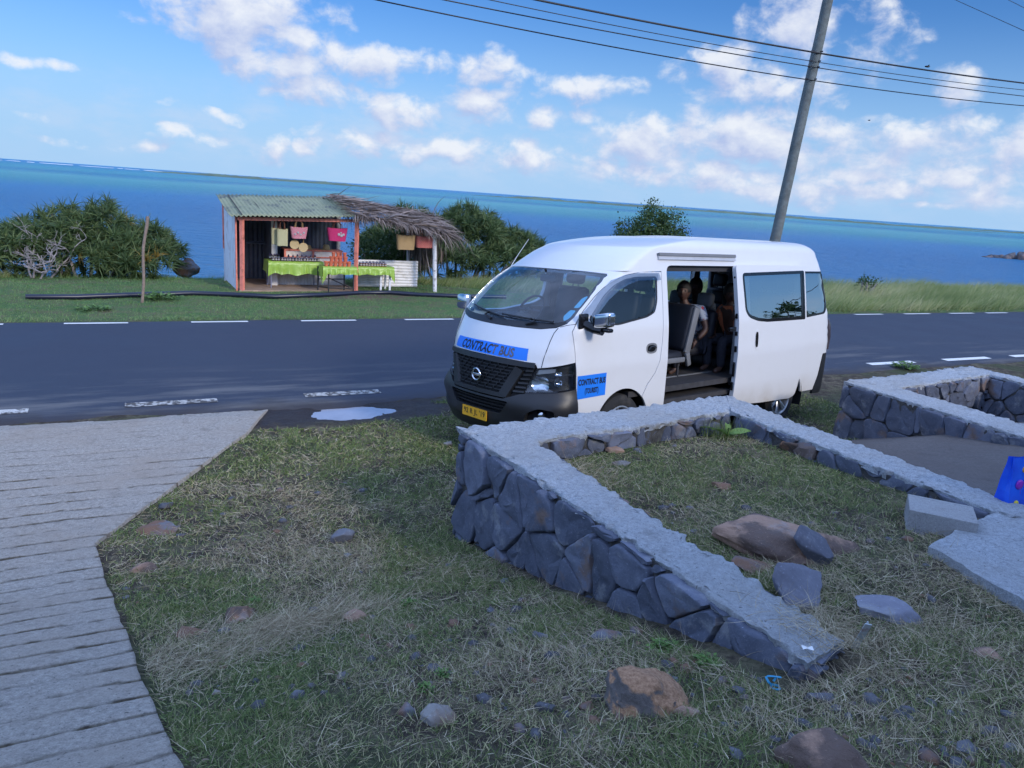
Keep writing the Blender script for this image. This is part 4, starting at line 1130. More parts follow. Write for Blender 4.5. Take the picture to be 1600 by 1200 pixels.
mb = MB(); panel(mb, rwin, [], near, .08, off=.006); vp(mb, 'window', M_film, bs)
# roof rail over the opening
mb = MB()
for z0, z1, o0, m in ((2.075, 2.105, -.035, 0), (2.04, 2.078, -.022, 1)):
    P = []
    for x in np.linspace(1.62, 3.0, 18):
        a0, a1 = near(x, z0, o0), near(x, z1, o0); b0, b1 = near(x, z0, .01), near(x, z1, .01); P.append([b0, a0, a1, b1])
    mb.grid(P, m)
    mb.add(P[0], [(0, 1, 2, 3)], m); mb.add(P[-1], [(3, 2, 1, 0)], m)
vp(mb, 'gutter_rail', [M_seatgrey, M_railgrey], smooth=30)
# rear bumper corner
bc = [(5.07, .845), (5.005, .55), (4.925, .365)] + [(4.925, .30)] + [(lev(t)[3] - .004, t) for t in np.linspace(.30, .85, 14)]
mb = MB(); panel(mb, bc, [], near, .04, rim=.03, off=-.006); vp(mb, 'rear_bumper', M_blk)
# tail lamp seen edge on
mb = MB(); mb.tube([(5.245, -.845, 1.29), (5.262, -.855, 1.2), (5.28, -.86, 1.05), (5.28, -.86, .88)], [.035, .05, .05, .04], 10); vp(mb, 'tail_lamp', M_smokered, smooth=60)
# sliding door, pushed back along the side
sld = rnd_poly([(2.955, .375), (2.96, .7), (2.95, 1.3), (2.935, 1.75), (2.93, 1.985), (3.4, 1.992), (4.445, 1.99), (4.45, 1.4), (4.452, .74), (4.43, .62), (4.40, .48), (4.36, .36), (4.25, .33), (3.6, .345)], [.04, 0, 0, 0, .05, 0, .03, 0, .02, .03, .04, .05, .03, 0])
swin = rnd_poly([(3.09, 1.47), (3.16, 1.395), (3.34, 1.352), (3.55, 1.335), (4.415, 1.335), (4.415, 1.925), (3.05, 1.895)], [.05, .06, .05, .03, .02, .02, .05])
OFS = -.062
mb = MB(); panel(mb, sld, [swin], near, .045, rim=.05, rim_holes=.03, off=OFS); sdoor = vp(mb, 'sliding_door', M_white)
mb = MB(); panel(mb, inset(swin, -.006), [inset(swin, .03)], near, .05, off=OFS - .001); vp(mb, 'window_seal', M_gloss, sdoor)
mb = MB(); panel(mb, swin, [], near, .08, off=OFS + .005); vp(mb, 'window', M_film, sdoor)
mb = MB(); panel(mb, [(4.335, 1.34), (4.41, 1.34), (4.41, 1.92), (4.335, 1.92)], [], near, .06, off=OFS + .002); vp(mb, 'window_pillar', M_gloss, sdoor)
mb = MB(); side_ell(mb, near, 3.345, 1.13, .05, .115, OFS - .004, 0, sq=3); hd = vp(mb, 'door_handle', M_white, sdoor)
mb = MB(); side_ell(mb, near, 3.328, 1.13, .028, .092, OFS - .008, sq=3); vp(mb, 'handle_recess', M_gloss, hd)
# inner face and leading edge of the sliding door with latches
mb = MB(); panel(mb, inset(sld, .012), [inset(swin, -.02)], near, .07, off=OFS + .05); vp(mb, 'door_lining', M_trimgrey, sdoor)
mb = MB()
for z, h in ((1.86, .03), (1.42, .06), (1.22, .05), (1.04, .07), (.80, .17), (.60, .10)):
    p = near(2.945, z, OFS + .026); mb = MB(); mb.box((2.942, p[1], z), (.02, .028, h), bev=.005); vp(mb, 'door_latch', M_gloss, sdoor)
p = near(2.85, 1.27, OFS + .05); mb = MB(); mb.box((2.89, p[1] + .0, 1.27), (.13, .035, .05), bev=.008); vp(mb, 'door_arm', M_gloss, sdoor)
# far side
fwin_f = fwin
w2 = rnd_poly([(1.85, 1.42), (3.08, 1.42), (3.08, 1.89), (1.85, 1.89)], .05); w3 = rnd_poly([(3.2, 1.42), (4.47, 1.42), (4.47, 1.89), (3.2, 1.89)], .05)
far_out = [(xseam(t), t) for t in np.linspace(.40, 1.92, 40)] + [(1.665, TS), (3, TS), (4.5, TS)] + [(lev(t)[3] - XE, t) for t in np.linspace(TS, .36, 24)] + [(4.65, .36)] + arc(*RW, ARR, 8, 172, 16) + [(1.52, .36)] + arc(*FW, ARF, 5, 172, 16) + [(.68, .40)]
mb = MB(); panel(mb, far_out, [fwin, w2, w3, rwin], farf, .07, rim=.02, rim_holes=.05); fs_ = vp(mb, 'side_body', M_white)
for w_ in (fwin, w2, w3, rwin):
    mb = MB(); panel(mb, w_, [], farf, .1, off=.01); vp(mb, 'window', M_glass, fs_)
mb = MB(); mb.box((3.82, farf(3.8, 1.65, .015)[1], 1.65), (.05, .03, .47)); vp(mb, 'window_pillar', M_blk, fs_, smooth=None)
# far mirror tip
mb = MB(); mb.box((.53, 1.06, 1.47), (.10, .2, .17), bev=.035); mb.box((.52, .95, 1.40), (.06, .12, .05), bev=.01); vp(mb, 'wing_mirror', M_chrome)
# roof shell: rings closing over the top
ringT = list(np.linspace(TS, T1, 5)) + list(np.linspace(T1, T1 + .3, 16)[1:])
rows = []
for t in ringT:
    z, w, xf, xr, bo, L, p = lev(t); half = []
    for k in 1 - (1 - np.linspace(0, 1, 34)) ** 2: half.append((front_x(k * w, t), k * w))
    xa = half[-1][0]; xb = xr - .17
    for x in np.linspace(xa, xb, 30)[1:]: half.append((x, w))
    for k in np.linspace(0, 1, 12)[1:]: half.append((xr - .17 + .17 * math.sin(k * PI / 2), w * max(0, 1 - math.sin(k * PI / 2) ** 2.2) ** (1 / 2.2)))
    ring = [(x, -y, z) for x, y in half] + [(x, y, z) for x, y in reversed(half[1:-1])]
    rows.append(ring)
mb = MB(); mb.grid(rows, closeu=True)
top = rows[-1]; n = len(top); 
prev = top
for q, dz in ((.75, .012), (.45, .019), (.15, .022)):
    cx = sum(p_[0] for p_ in top) / n; cur = [((p_[0] - cx) * (.5 + .5 * q) + cx, p_[1] * q, top[0][2] + dz) for p_ in top]
    mb.grid([prev, cur], closeu=True); prev = cur
mb.add(prev, [tuple(range(n))])
bm_ = bmesh.new(); vs = [bm_.verts.new(v) for v in mb.v]
for f in mb.f:
    try: bm_.faces.new([vs[i] for i in f])
    except ValueError: pass
bmesh.ops.remove_doubles(bm_, verts=bm_.verts[:], dist=1e-4); bmesh.ops.recalc_face_normals(bm_, faces=bm_.faces[:])
me = bpy.data.meshes.new('roof'); bm_.to_mesh(me); bm_.free(); me.materials.append(M_white)
me.polygons.foreach_set('use_smooth', [True] * len(me.polygons)); ro = bpy.data.objects.new('roof', me); COL.objects.link(ro); ro.parent = van; WM[ro] = VM
# rear wall
P = []
for t in np.linspace(.32, TS, 24):
    z, w, xf, xr, bo, L, p = lev(t); ye = side_y(xr - XE, t); P.append([(xr - XE * abs(k) ** 3, ye * k, z) for k in np.linspace(-1, 1, 15)])
mb = MB(); mb.grid(P); vp(mb, 'tailgate', M_white, smooth=60)
# ------------------------------------------------------------------ van front
def sym(h): return h + [(-a, t) for a, t in reversed(h)]
ws = sym([(.0, 1.335)] + [(.3, 1.338), (.60, 1.347), (.76, 1.372), (.86, 1.42), (.893, 1.48), (.905, 1.58), (.905, 1.668), (.885, 1.74), (.84, 1.81), (.775, 1.872), (.72, 1.892), (.4, 1.904), (.0, 1.906)])
ws = [p for i, p in enumerate(ws) if i == 0 or math.dist(p, ws[i - 1]) > 1e-4]
hood = sym([(0, 1.052), (.3, 1.048), (.585, 1.036), (.606, 1.012), (.612, .99), (.70, 1.005), (.82, 1.032), (AW, 1.062), (AW, 1.2), (AW, 1.4), (AW, 1.6), (AW, 1.8), (AW, 1.9), (AW, 1.925), (AW, TS), (.5, TS), (0, TS)])
hood = [p for i, p in enumerate(hood) if i == 0 or math.dist(p, hood[i - 1]) > 1e-4]
def stv(t):   # the pillar strip is stretched in the cutting plane so that its narrow bend gets enough points
    return t if t < 1.80 else 1.80 + (t - 1.80) * 5 if t < 1.95 else 2.55 + (t - 1.95)
def ust(T): return T if T < 1.80 else 1.80 + (T - 1.80) / 5 if T < 2.55 else 1.95 + (T - 2.55)
def stretch(poly): return [(a, stv(t)) for a, t in resample(poly, .012)]
def front_st(a, T, off=0.0): return front_pt(a, ust(T), off)
mb = MB(); panel(mb, stretch(hood), [stretch(ws)], front_st, .03, rim=.025, rim_holes=.02); hp = vp(mb, 'front_body', M_white)
for sgn in (1, -1):     # bonnet shut lines
    mb = MB(); P = [front_pt(sgn * a, t, -.0005) for a, t in [(.648, 1.0), (.665, 1.08), (.69, 1.165), (.72, 1.25), (.755, 1.325), (.785, 1.375)]]; mb.tube(P, .0035, 5); vp(mb, 'bonnet_seam', M_gap, hp)
    mb = MB(); mb.tube([front_pt(sgn * a, t, -.0005) for a, t in [(.80, 1.385), (.86, 1.405), (AW, 1.42)]], .003, 5); vp(mb, 'bonnet_seam', M_gap, hp)
mb = MB(); panel(mb, ws, [], front_pt, .06, off=.006); wsc = vp(mb, 'windscreen', M_wsglass)
fr_out = ws; wi = inset(ws, .028)
mb = MB(); panel(mb, inset(ws, -.003), [wi], front_pt, .05, off=.0095); vp(mb, 'windscreen_border', M_gloss, wsc)
cowl = sym([(0, 1.338), (.3, 1.341), (.60, 1.35), (.755, 1.375), (.85, 1.42), (.84, 1.436), (.72, 1.415), (.5, 1.402), (.25, 1.396), (0, 1.394)])
cowl = [p for i, p in enumerate(cowl) if i == 0 or math.dist(p, cowl[i - 1]) > 1e-4]
mb = MB(); panel(mb, cowl, [], front_pt, .04, off=-.004); cw = vp(mb, 'scuttle_panel', M_blk)
for pts, hub in (([(.72, 1.415), (.45, 1.418), (.15, 1.425), (.0, 1.43)], (.40, 1.375)), ([(.05, 1.405), (-.2, 1.425), (-.45, 1.45), (-.62, 1.47)], (-.15, 1.375))):
    mb = MB(); mb.tube([front_pt(a, t, -.022) for a, t in pts], [.010, .012, .012, .008], 6); mb.tube([front_pt(*hub, -.01), front_pt(hub[0] + (.12 if hub[0] > 0 else -.1), hub[1] + .022, -.035), front_pt(*pts[1], -.034)], [.016, .011, .009], 6)
    vp(mb, 'wiper', M_blk, wsc)
# paper discs inside the glass, mirror
for c0 in ([(.80, 1.445), (.845, 1.475), (.865, 1.55), (.80, 1.55), (.765, 1.49)], [(.815, 1.57), (.875, 1.575), (.89, 1.65), (.865, 1.69), (.825, 1.66)]):
    mb = MB(); panel(mb, rnd_poly(c0, .018), [], front_pt, .03, off=.012); vp(mb, 'paper_disc', M_sticker, wsc)
# blue band
bq = [(-.53, 1.048), (.0, 1.054), (.515, 1.043), (.515, 1.157), (.0, 1.166), (-.53, 1.158)]
st = vp(sticker(front_pt, [(a, t + .004) for a, t in bq], -.002, .05), 'sign_sticker', M_blue, hp, label='blue bonnet sign lettered CONTRACT BUS, its last letters faded')
vs, fs = text_tris('CONTRACT BUS', .088, .034, .84, 1.06)
def split_text(sel):
    keep = [f for f in fs if sel(sum(vs[i][0] for i in f) / len(f))]
    mb = MB(); P = [front_pt(.0 + x, 1.112 + y - .012 * (abs(x) / .5) ** 2, -.0035) for x, y in vs]
    if keep:
        f0 = keep[0]; a = Vector(P[f0[1]]) - Vector(P[f0[0]]); b = Vector(P[f0[2]]) - Vector(P[f0[0]])
        if a.cross(b).x > 0: keep = [tuple(reversed(f)) for f in keep]
    mb.add(P, keep); return mb
xs_txt = np.array([v[0] for v in vs]); cut = .085
vp(split_text(lambda x: x < cut), 'lettering', M_ink, st, smooth=None); vp(split_text(lambda x: x >= cut), 'lettering', M_inkfade, st, smooth=None, label='faded grey letters')
# grille
gr = sym([(0, 1.048), (.3, 1.044), (.59, 1.030), (.602, 1.0), (.575, .93), (.525, .80), (.503, .735), (.455, .722), (.38, .69), (.34, .668), (.0, .662)])
gr = [p for i, p in enumerate(gr) if i == 0 or math.dist(p, gr[i - 1]) > 1e-4]
mb = MB(); panel(mb, gr, [], front_pt, .05, rim=.05, off=.012); gl_ = vp(mb, 'grille', M_gap)
def bar(mb, pts, wd, off0, off1, m=0):
    """raised strip following (a,t) points, width wd (vertical or across)"""
    A = [np.array(p) for p in pts]; rows = []
    for i, p in enumerate(A):
        d = A[min(i + 1, len(A) - 1)] - A[max(i - 1, 0)]; d = d / (np.linalg.norm(d) or 1); nn = np.array([-d[1], d[0]]) * wd / 2
        a, b = p + nn, p - nn; rows.append([front_pt(*a, off0), front_pt(*(p + nn * .8), off1), front_pt(*(p - nn * .8), off1), front_pt(*b, off0)])
    mb.grid(rows, m); mb.add(rows[0], [(0, 1, 2, 3)], m); mb.add(rows[-1], [(3, 2, 1, 0)], m)
def lin(p, q, n): return [(p[0] + (q[0] - p[0]) * i / (n - 1), p[1] + (q[1] - p[1]) * i / (n - 1)) for i in range(n)]
mb = MB()
bar(mb, lin((-.595, 1.012), (0, 1.022), 12) + lin((0, 1.022), (.595, 1.012), 12)[1:], .055, .01, -.022)
for sg in (1, -1): bar(mb, [(sg * a, t) for a, t in lin((.455, .97), (.305, .69), 10)], .10, .01, -.028)
bar(mb, lin((-.33, .688), (.33, .688), 16), .05, .01, -.026)
vp(mb, 'grille_frame', M_blk, gl_, smooth=30)
mb = MB()
for k in range(8):
    t = .735 + k * .033; hw_ = np.interp(t, [.69, .97], [.27, .40]); x0 = -hw_ + (.05 if k % 2 else 0)
    a = x0
    while a < hw_:
        bar(mb, lin((a, t), (min(a + .082, hw_), t), 4), .012, .008, -.008); a += .098
    for q in np.arange(x0 - .008, hw_, .098):
        if -hw_ < q < hw_: bar(mb, lin((q, t), (q - .004, t + .033), 2), .01, .008, -.004)
vp(mb, 'grille_mesh', M_blk2, gl_, smooth=30)
for sg in (1, -1):
    mb = MB()
    for k in range(6):
        t = .745 + k * .042; a0 = np.interp(t, [.69, .97], [.37, .52]); a1 = np.interp(t, [.735, .93, 1.0], [.50, .572, .595])
        bar(mb, [(sg * a, tt) for a, tt in lin((a0, t), (a1, t + .005), 5)], .02, .01, -.012)
    vp(mb, 'grille_fin', M_blk2, gl_, smooth=30)
mb = MB(); c = Vector(front_pt(0, .842, -.03)); rows = []
for i in range(37):
    A = 2 * PI * i / 36; rows.append([c + Vector((-.008 + .012 * math.cos(b), math.cos(A) * (.062 + .010 * math.sin(b)), math.sin(A) * (.058 + .010 * math.sin(b)))) for b in np.linspace(0, 2 * PI, 9)[:-1]])
mb.grid(rows, closeu=True); mb.box(c + Vector((-.008, 0, 0)), (.014, .155, .026), bev=.005); vp(mb, 'badge', M_chrome, gl_, smooth=50)
# headlights
for sg, lab in ((1, None), (-1, None)):
    hl = [(.608, .986), (.70, 1.0), (.82, 1.028), (AW - .004, 1.056), (AW - .008, .93), (AW - .012, .80), (.75, .768), (.506, .738), (.53, .81), (.578, .925)]
    hl = [(sg * a, t) for a, t in (hl if sg > 0 else hl[::-1])]
    mb = MB(); panel(mb, hl, [], front_pt, .05, off=.06, rim=-.055); h = vp(mb, 'headlight', M_blk)
    mb = MB(); panel(mb, hl, [], front_pt, .05, off=.002); vp(mb, 'lens', M_lens, h)
    mb = MB(); panel(mb, inset(hl, -.002), [inset(hl, .012)], front_pt, .03, off=-.001); vp(mb, 'lens_rim', M_gloss, h)
    mb = MB()
    def bowl(a, t, ra, rt, dp):
        rows = []
        for q in (1.0, .85, .6, .3, .02):
            rows.append([front_pt(sg * (a + ra * q * math.copysign(abs(math.cos(u)) ** .75, math.cos(u))), t + rt * q * math.copysign(abs(math.sin(u)) ** .75, math.sin(u)), .016 + dp * (1 - q * q)) for u in np.linspace(0, 2 * PI, 21)[:-1]])
        mb.grid(rows, closeu=True)
    bowl(.637, .838, .075, .072, .04); bowl(.787, .856, .033, .034, .03); bowl(.79, .945, .03, .025, .02)
    vp(mb, 'reflector', M_chrome, h, smooth=60)
    mb = MB(); s2 = [(sg * a, t) for a, t in [(.60, .925), (.76, .955), (.77, .99), (.70, .988), (.618, .975)]]
    panel(mb, s2 if sg > 0 else s2[::-1], [], front_pt, .03, off=.02, rim=.02); vp(mb, 'reflector', M_alloy, h)
# bumper
bu = sym([(0, .655), (.31, .655), (.345, .672), (.39, .69), (.46, .722), (.503, .733), (.75, .764), (AW, .80), (AW, .55), (AW, .31), (.80, .285), (.4, .265), (0, .26)])
bu = [p for i, p in enumerate(bu) if i == 0 or math.dist(p, bu[i - 1]) > 1e-4]
itk = rnd_poly(sym([(0, .505), (.285, .508), (.365, .636), (0, .638)])[0:8], .015)
itk = rnd_poly([(-.285, .508), (.285, .508), (.365, .636), (-.365, .636)], .02)
fg = [rnd_poly([(sg * .50, .47), (sg * .76, .48), (sg * .74, .60), (sg * .62, .615), (sg * .53, .56)][::(1 if sg > 0 else -1)], .025) for sg in (1, -1)]
def bump_pt(a, t, off=0.0):
    # shelf below the grille stands proud, crease toward the corners
    k = max(0, 1 - ((t - .60) / .14) ** 2) * .022 + .02 * max(0, 1 - ((t - .42) / .1) ** 2) * max(0, 1 - (abs(a) / .45) ** 4)
    return front_pt(a, t, off - k)
mb = MB(); panel(mb, bu, [itk] + fg, bump_pt, .035, rim=.04, rim_holes=.07, off=-.006); bum = vp(mb, 'front_bumper', M_blk)
mb = MB(); panel(mb, inset(itk, -.01), [], front_pt, .05, off=.05)
for k in range(3): bar(mb, lin((-.31 - .02 * k, .54 + .034 * k), (.31 + .02 * k, .54 + .034 * k), 9), .014, .03, .004)
vp(mb, 'air_intake', M_gap, bum)
for sg, f_ in zip((1, -1), fg):
    mb = MB(); panel(mb, inset(f_, -.012), [], front_pt, .05, off=.055); mb_f = vp(mb, 'fog_recess', M_gap, bum)
    mb = MB(); c = Vector(front_pt(sg * .62, .545, .01)); mb.lathe([(.0, -.0), (.03, -.006), (.045, -.02), (.048, -.05)], 18, M=Matrix.Translation(c) @ Matrix.Rotation(-PI / 2, 4, 'Y')); vp(mb, 'fog_lamp', M_chrome, mb_f, smooth=40)
# number plate
pf = lambda a, t, o=0.0: (front_pt(0, .45, -.035)[0] + .0 * a + o, -a, t)
mb = MB(); panel(mb, rnd_poly([(-.21, .392), (.19, .392), (.19, .497), (-.21, .497)], .008), [], pf, .1, rim=.006); pl_ = vp(mb, 'number_plate', M_yel)
vp(lettering(pf, "92 R JL '19", -.01, .444, .074, -.0015, .95, bold=.012, spacing=1.08), 'lettering', M_ink, pl_, smooth=None)
# undertray behind the shut gaps
mb = MB(); mb.box((2.7, 0, .40), (4.6, 1.5, .05)); vp(mb, 'underbody', M_gap, smooth=None)
# wheel wells, wheels
for (cx, cz), ar, sgn in ((FW, ARF, -1), (FW, ARF, 1), (RW, ARR, -1), (RW, ARR, 1)):
    mb = MB(); rows = []
    for y in (.935, .9, .62): rows.append([(cx + (ar + .02) * math.cos(q), sgn * y, cz + (ar + .02) * math.sin(q)) for q in np.linspace(-.3, PI + .3, 20)])
    mb.grid(rows); n = len(rows[-1]); mb.add(rows[-1], [tuple(range(n))]); vp(mb, 'wheel_arch', M_gap, smooth=60)
def wheel(cx, cz, y, sgn, R=.335):
    Mx = Matrix.Translation((cx, y, cz)) @ Matrix.Rotation(sgn * PI / 2, 4, 'X') @ Matrix.Scale(1, 4)
    mb = MB(); mb.lathe([(.20, -.10), (.235, -.105), (.30, -.10), (.325, -.085), (R, -.06), (R, .06), (.325, .085), (.30, .10), (.235, .105), (.20, .09)], 48, M=Mx)
    w_ = vp(mb, 'wheel', M_rub, smooth=35)
    mb = MB(); mb.lathe([(.215, .085), (.218, .102), (.205, .104), (.192, .085), (.18, .02), (.16, -.02)], 40, M=Mx)
    mb.lathe([(.0, .075), (.035, .074), (.05, .065), (.055, .04)], 20, M=Mx)
    for k in range(7):
        a = 2 * PI * k / 7
        for da in (-.11, .11):
            p0 = Vector((.05 * math.cos(a), .05 * math.sin(a), .055)); p1 = Vector((.205 * math.cos(a + da), .205 * math.sin(a + da), .085)); mb.tube([Mx @ p0, Mx @ ((p0 + p1) / 2 + Vector((0, 0, .006))), Mx @ p1], [.018, .015, .014], 6)
    vp(mb, 'rim', M_alloy, w_, smooth=40)
    mb = MB(); mb.lathe([(.16, -.02), (.0, -.02)], 24, M=Mx); vp(mb, 'brake_disc', M_gap, w_)
for sg in (-1, 1): wheel(*FW, sg * .80, -sg if False else (1 if sg < 0 else -1)); wheel(RW[0], RW[1], sg * .79, (1 if sg < 0 else -1))
# antenna on the far pillar
mb = MB(); mb.tube([(.98, .83, 1.84), (1.10, .83, 2.0), (1.25, .81, 2.20)], [.006, .004, .003], 5); vp(mb, 'aerial', M_alloy)
# ------------------------------------------------------------------ interior
mb = MB()
mb.box((3.15, -.10, .66), (3.9, 1.60, .06)); mb.box((2.45, -.72, .52), (1.45, .38, .05)); mb.box((2.45, -.545, .59), (1.45, .02, .12)); mb.box((.95, 0, .84), (1.3, 1.6, .3))
vp(mb, 'floor', M_floor, smooth=None)
mb = MB(); mb.box((2.46, -.90, .455), (1.4, .025, .03), bev=.005); mb.box((2.46, -.545, .695), (1.4, .03, .012)); vp(mb, 'step_edge', M_alloy, smooth=None)
mb = MB(); P = []
for t in np.linspace(1.95, 2.3, 6):
    z, w, xf, xr, bo, L, p = lev(t); P.append([(x, k * (w - .06), min(z - .03, 2.12)) for k in (-1,) for x in np.linspace(1.7, 4.9, 4)])
mb.grid(P)
P2 = [[(x, y, 2.06 - .10 * (abs(y) / .75) ** 4 - (.1 if x < 1.2 else 0)) for y in np.linspace(-.76, .76, 9)] for x in (1.05, 1.5, 2.5, 3.5, 4.95)]
mb.grid(P2); vp(mb, 'headlining', M_lining, smooth=60)
mb = MB()
for a, b_ in ((1.70, 1.84), (3.09, 3.19), (4.47, 4.63)): mb.box(((a + b_) / 2, .855, 1.66), (b_ - a, .05, .7))
mb.box((3.2, .895, 1.04), (3.6, .04, .72)); mb.box((5.02, 0, 1.0), (.05, 1.6, .8)); mb.box((3.3, .80, 1.97), (3.3, .10, .12))
vp(mb, 'side_lining', M_lining, smooth=None)
mb = MB(); mb.box((3.22, -.80, 1.25), (.05, .10, 1.4), bev=.02); vp(mb, 'pillar_trim', M_trimgrey)
mb = MB(); mb.box((4.9, .80, 1.65), (.16, .06, .6), bev=.02); vp(mb, 'pillar_trim', M_trimgrey)
mb = MB(); mb.tube([(3.32, .74, 1.98), (3.30, .70, 1.6), (3.30, .66, 1.3)], .022, 6, flat=.4); vp(mb, 'seat_belt', M_trimgrey)
mb = MB(); mb.box((.62, 0, 1.27), (.42, 1.62, .16), bev=.06); mb.box((.72, .40, 1.36), (.22, .36, .08), bev=.03); mb.box((.80, .0, 1.12), (.20, .36, .32), bev=.04); vp(mb, 'dashboard', M_lining)
mb = MB(); rows = []; Rt = Matrix.Rotation(math.radians(-58), 3, 'Y')
for i in range(33):
    A = 2 * PI * i / 32; rows.append([Vector((.96, .40, 1.42)) + Rt @ Vector(((.185 + .014 * math.cos(b)) * math.cos(A), (.185 + .014 * math.cos(b)) * math.sin(A), .014 * math.sin(b))) for b in np.linspace(0, 2 * PI, 7)[:-1]])
mb.grid(rows, closeu=True); mb.box((.95, .40, 1.41), (.03, .12, .10), R=Rt, bev=.01); mb.box((.955, .40, 1.42), (.02, .36, .03), R=Rt); mb.tube([(.72, .40, 1.28), (.95, .40, 1.41)], .03, 8); vp(mb, 'steering_wheel', M_vinyl, smooth=60)
mb = MB(); mb.box((.86, .02, 1.80), (.05, .24, .08), bev=.02); mb.tube([(.80, .02, 1.90), (.86, .02, 1.82)], .012, 6); vp(mb, 'rear_view_mirror', M_blk)
_seats = []
def seat(x, y, z, w=.46, hb=.62, head=True, grey=False, lean=.18):
    mb = MB(); mb.box((x - .22, y, z + .0), (.50, w, .13), bev=.05)
    Rb = Matrix.Rotation(lean, 3, 'Y')
    mb.box(Vector((x + .06, y, z + .05)) + Rb @ Vector((0, 0, hb / 2)), (.12, w, hb), R=Rb, bev=.05)
    s_ = vp(mb, 'seat', M_vinyl, smooth=50)
    if head:
        mb = MB(); c = Vector((x + .06, y, z + .05)) + Rb @ Vector((0, 0, hb + .12)); mb.box(c, (.10, w * .56, .18), R=Rb, bev=.04)
        for q in (-.06, .06): mb.tube([c + Vector((-.0, q, -.14)), c], .007, 6)
        vp(mb, 'headrest', M_vinyl if not grey else M_seatgrey, s_, smooth=50)
    return s_
seat(1.42, -.42, 1.02); seat(1.46, .40, 1.02); seat(1.40, .0, 1.0, w=.34, hb=.4, head=False)
sj = seat(2.44, -.38, .93, w=.46, hb=.56, head=False, lean=.26)
mb = MB(); Rb = Matrix.Rotation(.26, 3, 'Y'); mb.box(Vector((2.50, -.615, .96)) + Rb @ Vector((0, 0, .28)), (.10, .035, .54), R=Rb, bev=.012); mb.box((2.24, -.62, .90), (.46, .03, .06), bev=.012); mb.box((2.52, -.63, .90), (.07, .04, .16), R=Matrix.Rotation(-.3, 3, 'Y'), bev=.012); vp(mb, 'seat_side', M_seatgrey, sj)
for a_, b_ in (((2.15, -.55, .68), (2.2, -.55, .9)), ((2.45, -.55, .68), (2.45, -.55, .9)), ((2.15, -.2, .68), (2.2, -.2, .9))): mb = MB(); mb.tube([a_, b_], .018, 6); vp(mb, 'seat_leg', M_lining, sj)
seat(2.46, .22, .93); seat(2.46, .66, .93, w=.40)
for x in (3.12, 3.80):
    for y in ((-.27, .16, .56) if x < 3.5 else (-.44, .02, .46)): seat(x, y, .95, w=.40, hb=.43, grey=(x < 3.5 and y < 0.2))
for y in (-.6, -.2, .2, .6): seat(4.62, y, .95, w=.38)
# ------------------------------------------------------------------ the three passengers
def skinned(chains, levels=2, root=0, remesh=None, extra=None):
    """chains: list of lists of (pos, radius); shared joints are given by identical positions"""
    idx = {}; V = []; Rr = []; E = []
    for ch in chains:
        pr = None
        for p, r in ch:
            k = tuple(round(c, 4) for c in p)
            if k not in idx: idx[k] = len(V); V.append(p); Rr.append(r)
            i = idx[k]
            if pr is not None and pr != i: E.append((pr, i))
            pr = i
    me = bpy.data.meshes.new('sk'); me.from_pydata(V, E, []); o = bpy.data.objects.new('sk', me); COL.objects.link(o)
    sk = o.modifiers.new('s', 'SKIN'); sk.use_smooth_shade = True
    for i, d in enumerate(me.skin_vertices[0].data):
        r = Rr[i]; d.radius = (r, r) if not hasattr(r, '__len__') else r; d.use_root = (i == root)
    ss = o.modifiers.new('b', 'SUBSURF'); ss.levels = levels; ss.render_levels = levels
    dg = bpy.context.evaluated_depsgraph_get(); m2 = bpy.data.meshes.new_from_object(o.evaluated_get(dg))
    vs = [tuple(v.co) for v in m2.vertices]; fs = [tuple(p.vertices) for p in m2.polygons]
    bpy.data.objects.remove(o); bpy.data.meshes.remove(me); bpy.data.meshes.remove(m2)
    return vs, fs
def remeshed(mb, size):
    me = bpy.data.meshes.new('rm'); me.from_pydata(mb.v, [], mb.f); o = bpy.data.objects.new('rm', me); COL.objects.link(o)
    r = o.modifiers.new('r', 'REMESH'); r.mode = 'VOXEL'; r.voxel_size = size
    s_ = o.modifiers.new('s', 'SMOOTH'); s_.iterations = 2; s_.factor = .4
    dg = bpy.context.evaluated_depsgraph_get(); m2 = bpy.data.meshes.new_from_object(o.evaluated_get(dg))
    out = MB(); out.add([tuple(v.co) for v in m2.vertices], [tuple(p.vertices) for p in m2.polygons])
    bpy.data.objects.remove(o); bpy.data.meshes.remove(me); bpy.data.meshes.remove(m2); return out
def head_shape(mb, c, R, s=1.0):
    bm = bmesh.new(); bmesh.ops.create_icosphere(bm, subdivisions=4, radius=1); vs = []
    for v in bm.verts:
        p = v.co                                             # -x is the face direction
        q = Vector((p.x * .098, p.y * .076, p.z * .115))
        if p.z < 0: q.y *= 1 - .28 * (-p.z) ** 1.5; q.x *= 1 - .12 * (-p.z)
        f = max(0, -p.x)
        q.x -= .022 * math.exp(-((p.y / .16) ** 2 + ((p.z + .12) / .2) ** 2)) * (f > .3)           # nose
        q.x += .010 * (math.exp(-(((abs(p.y) - .36) / .16) ** 2 + ((p.z - .08) / .12) ** 2))) * (f > .3)  # eye sockets
        q.x -= .006 * math.exp(-((p.y / .28) ** 2 + ((p.z + .52) / .07) ** 2)) * (f > .2)             # lips
        q.x -= .010 * math.exp(-((p.y / .3) ** 2 + ((p.z + .85) / .15) ** 2)) * (f > .1)              # chin
        q.y += math.copysign(.012, p.y) * math.exp(-(((p.x - .1) / .14) ** 2 + ((p.z + .02) / .2) ** 2)) * (abs(p.y) > .8)  # ears
        vs.append(Vector(c) + R @ (q * s))
    bm.verts.index_update(); mb.add(vs, [tuple(v.index for v in f.verts) for f in bm.faces]); bm.free()
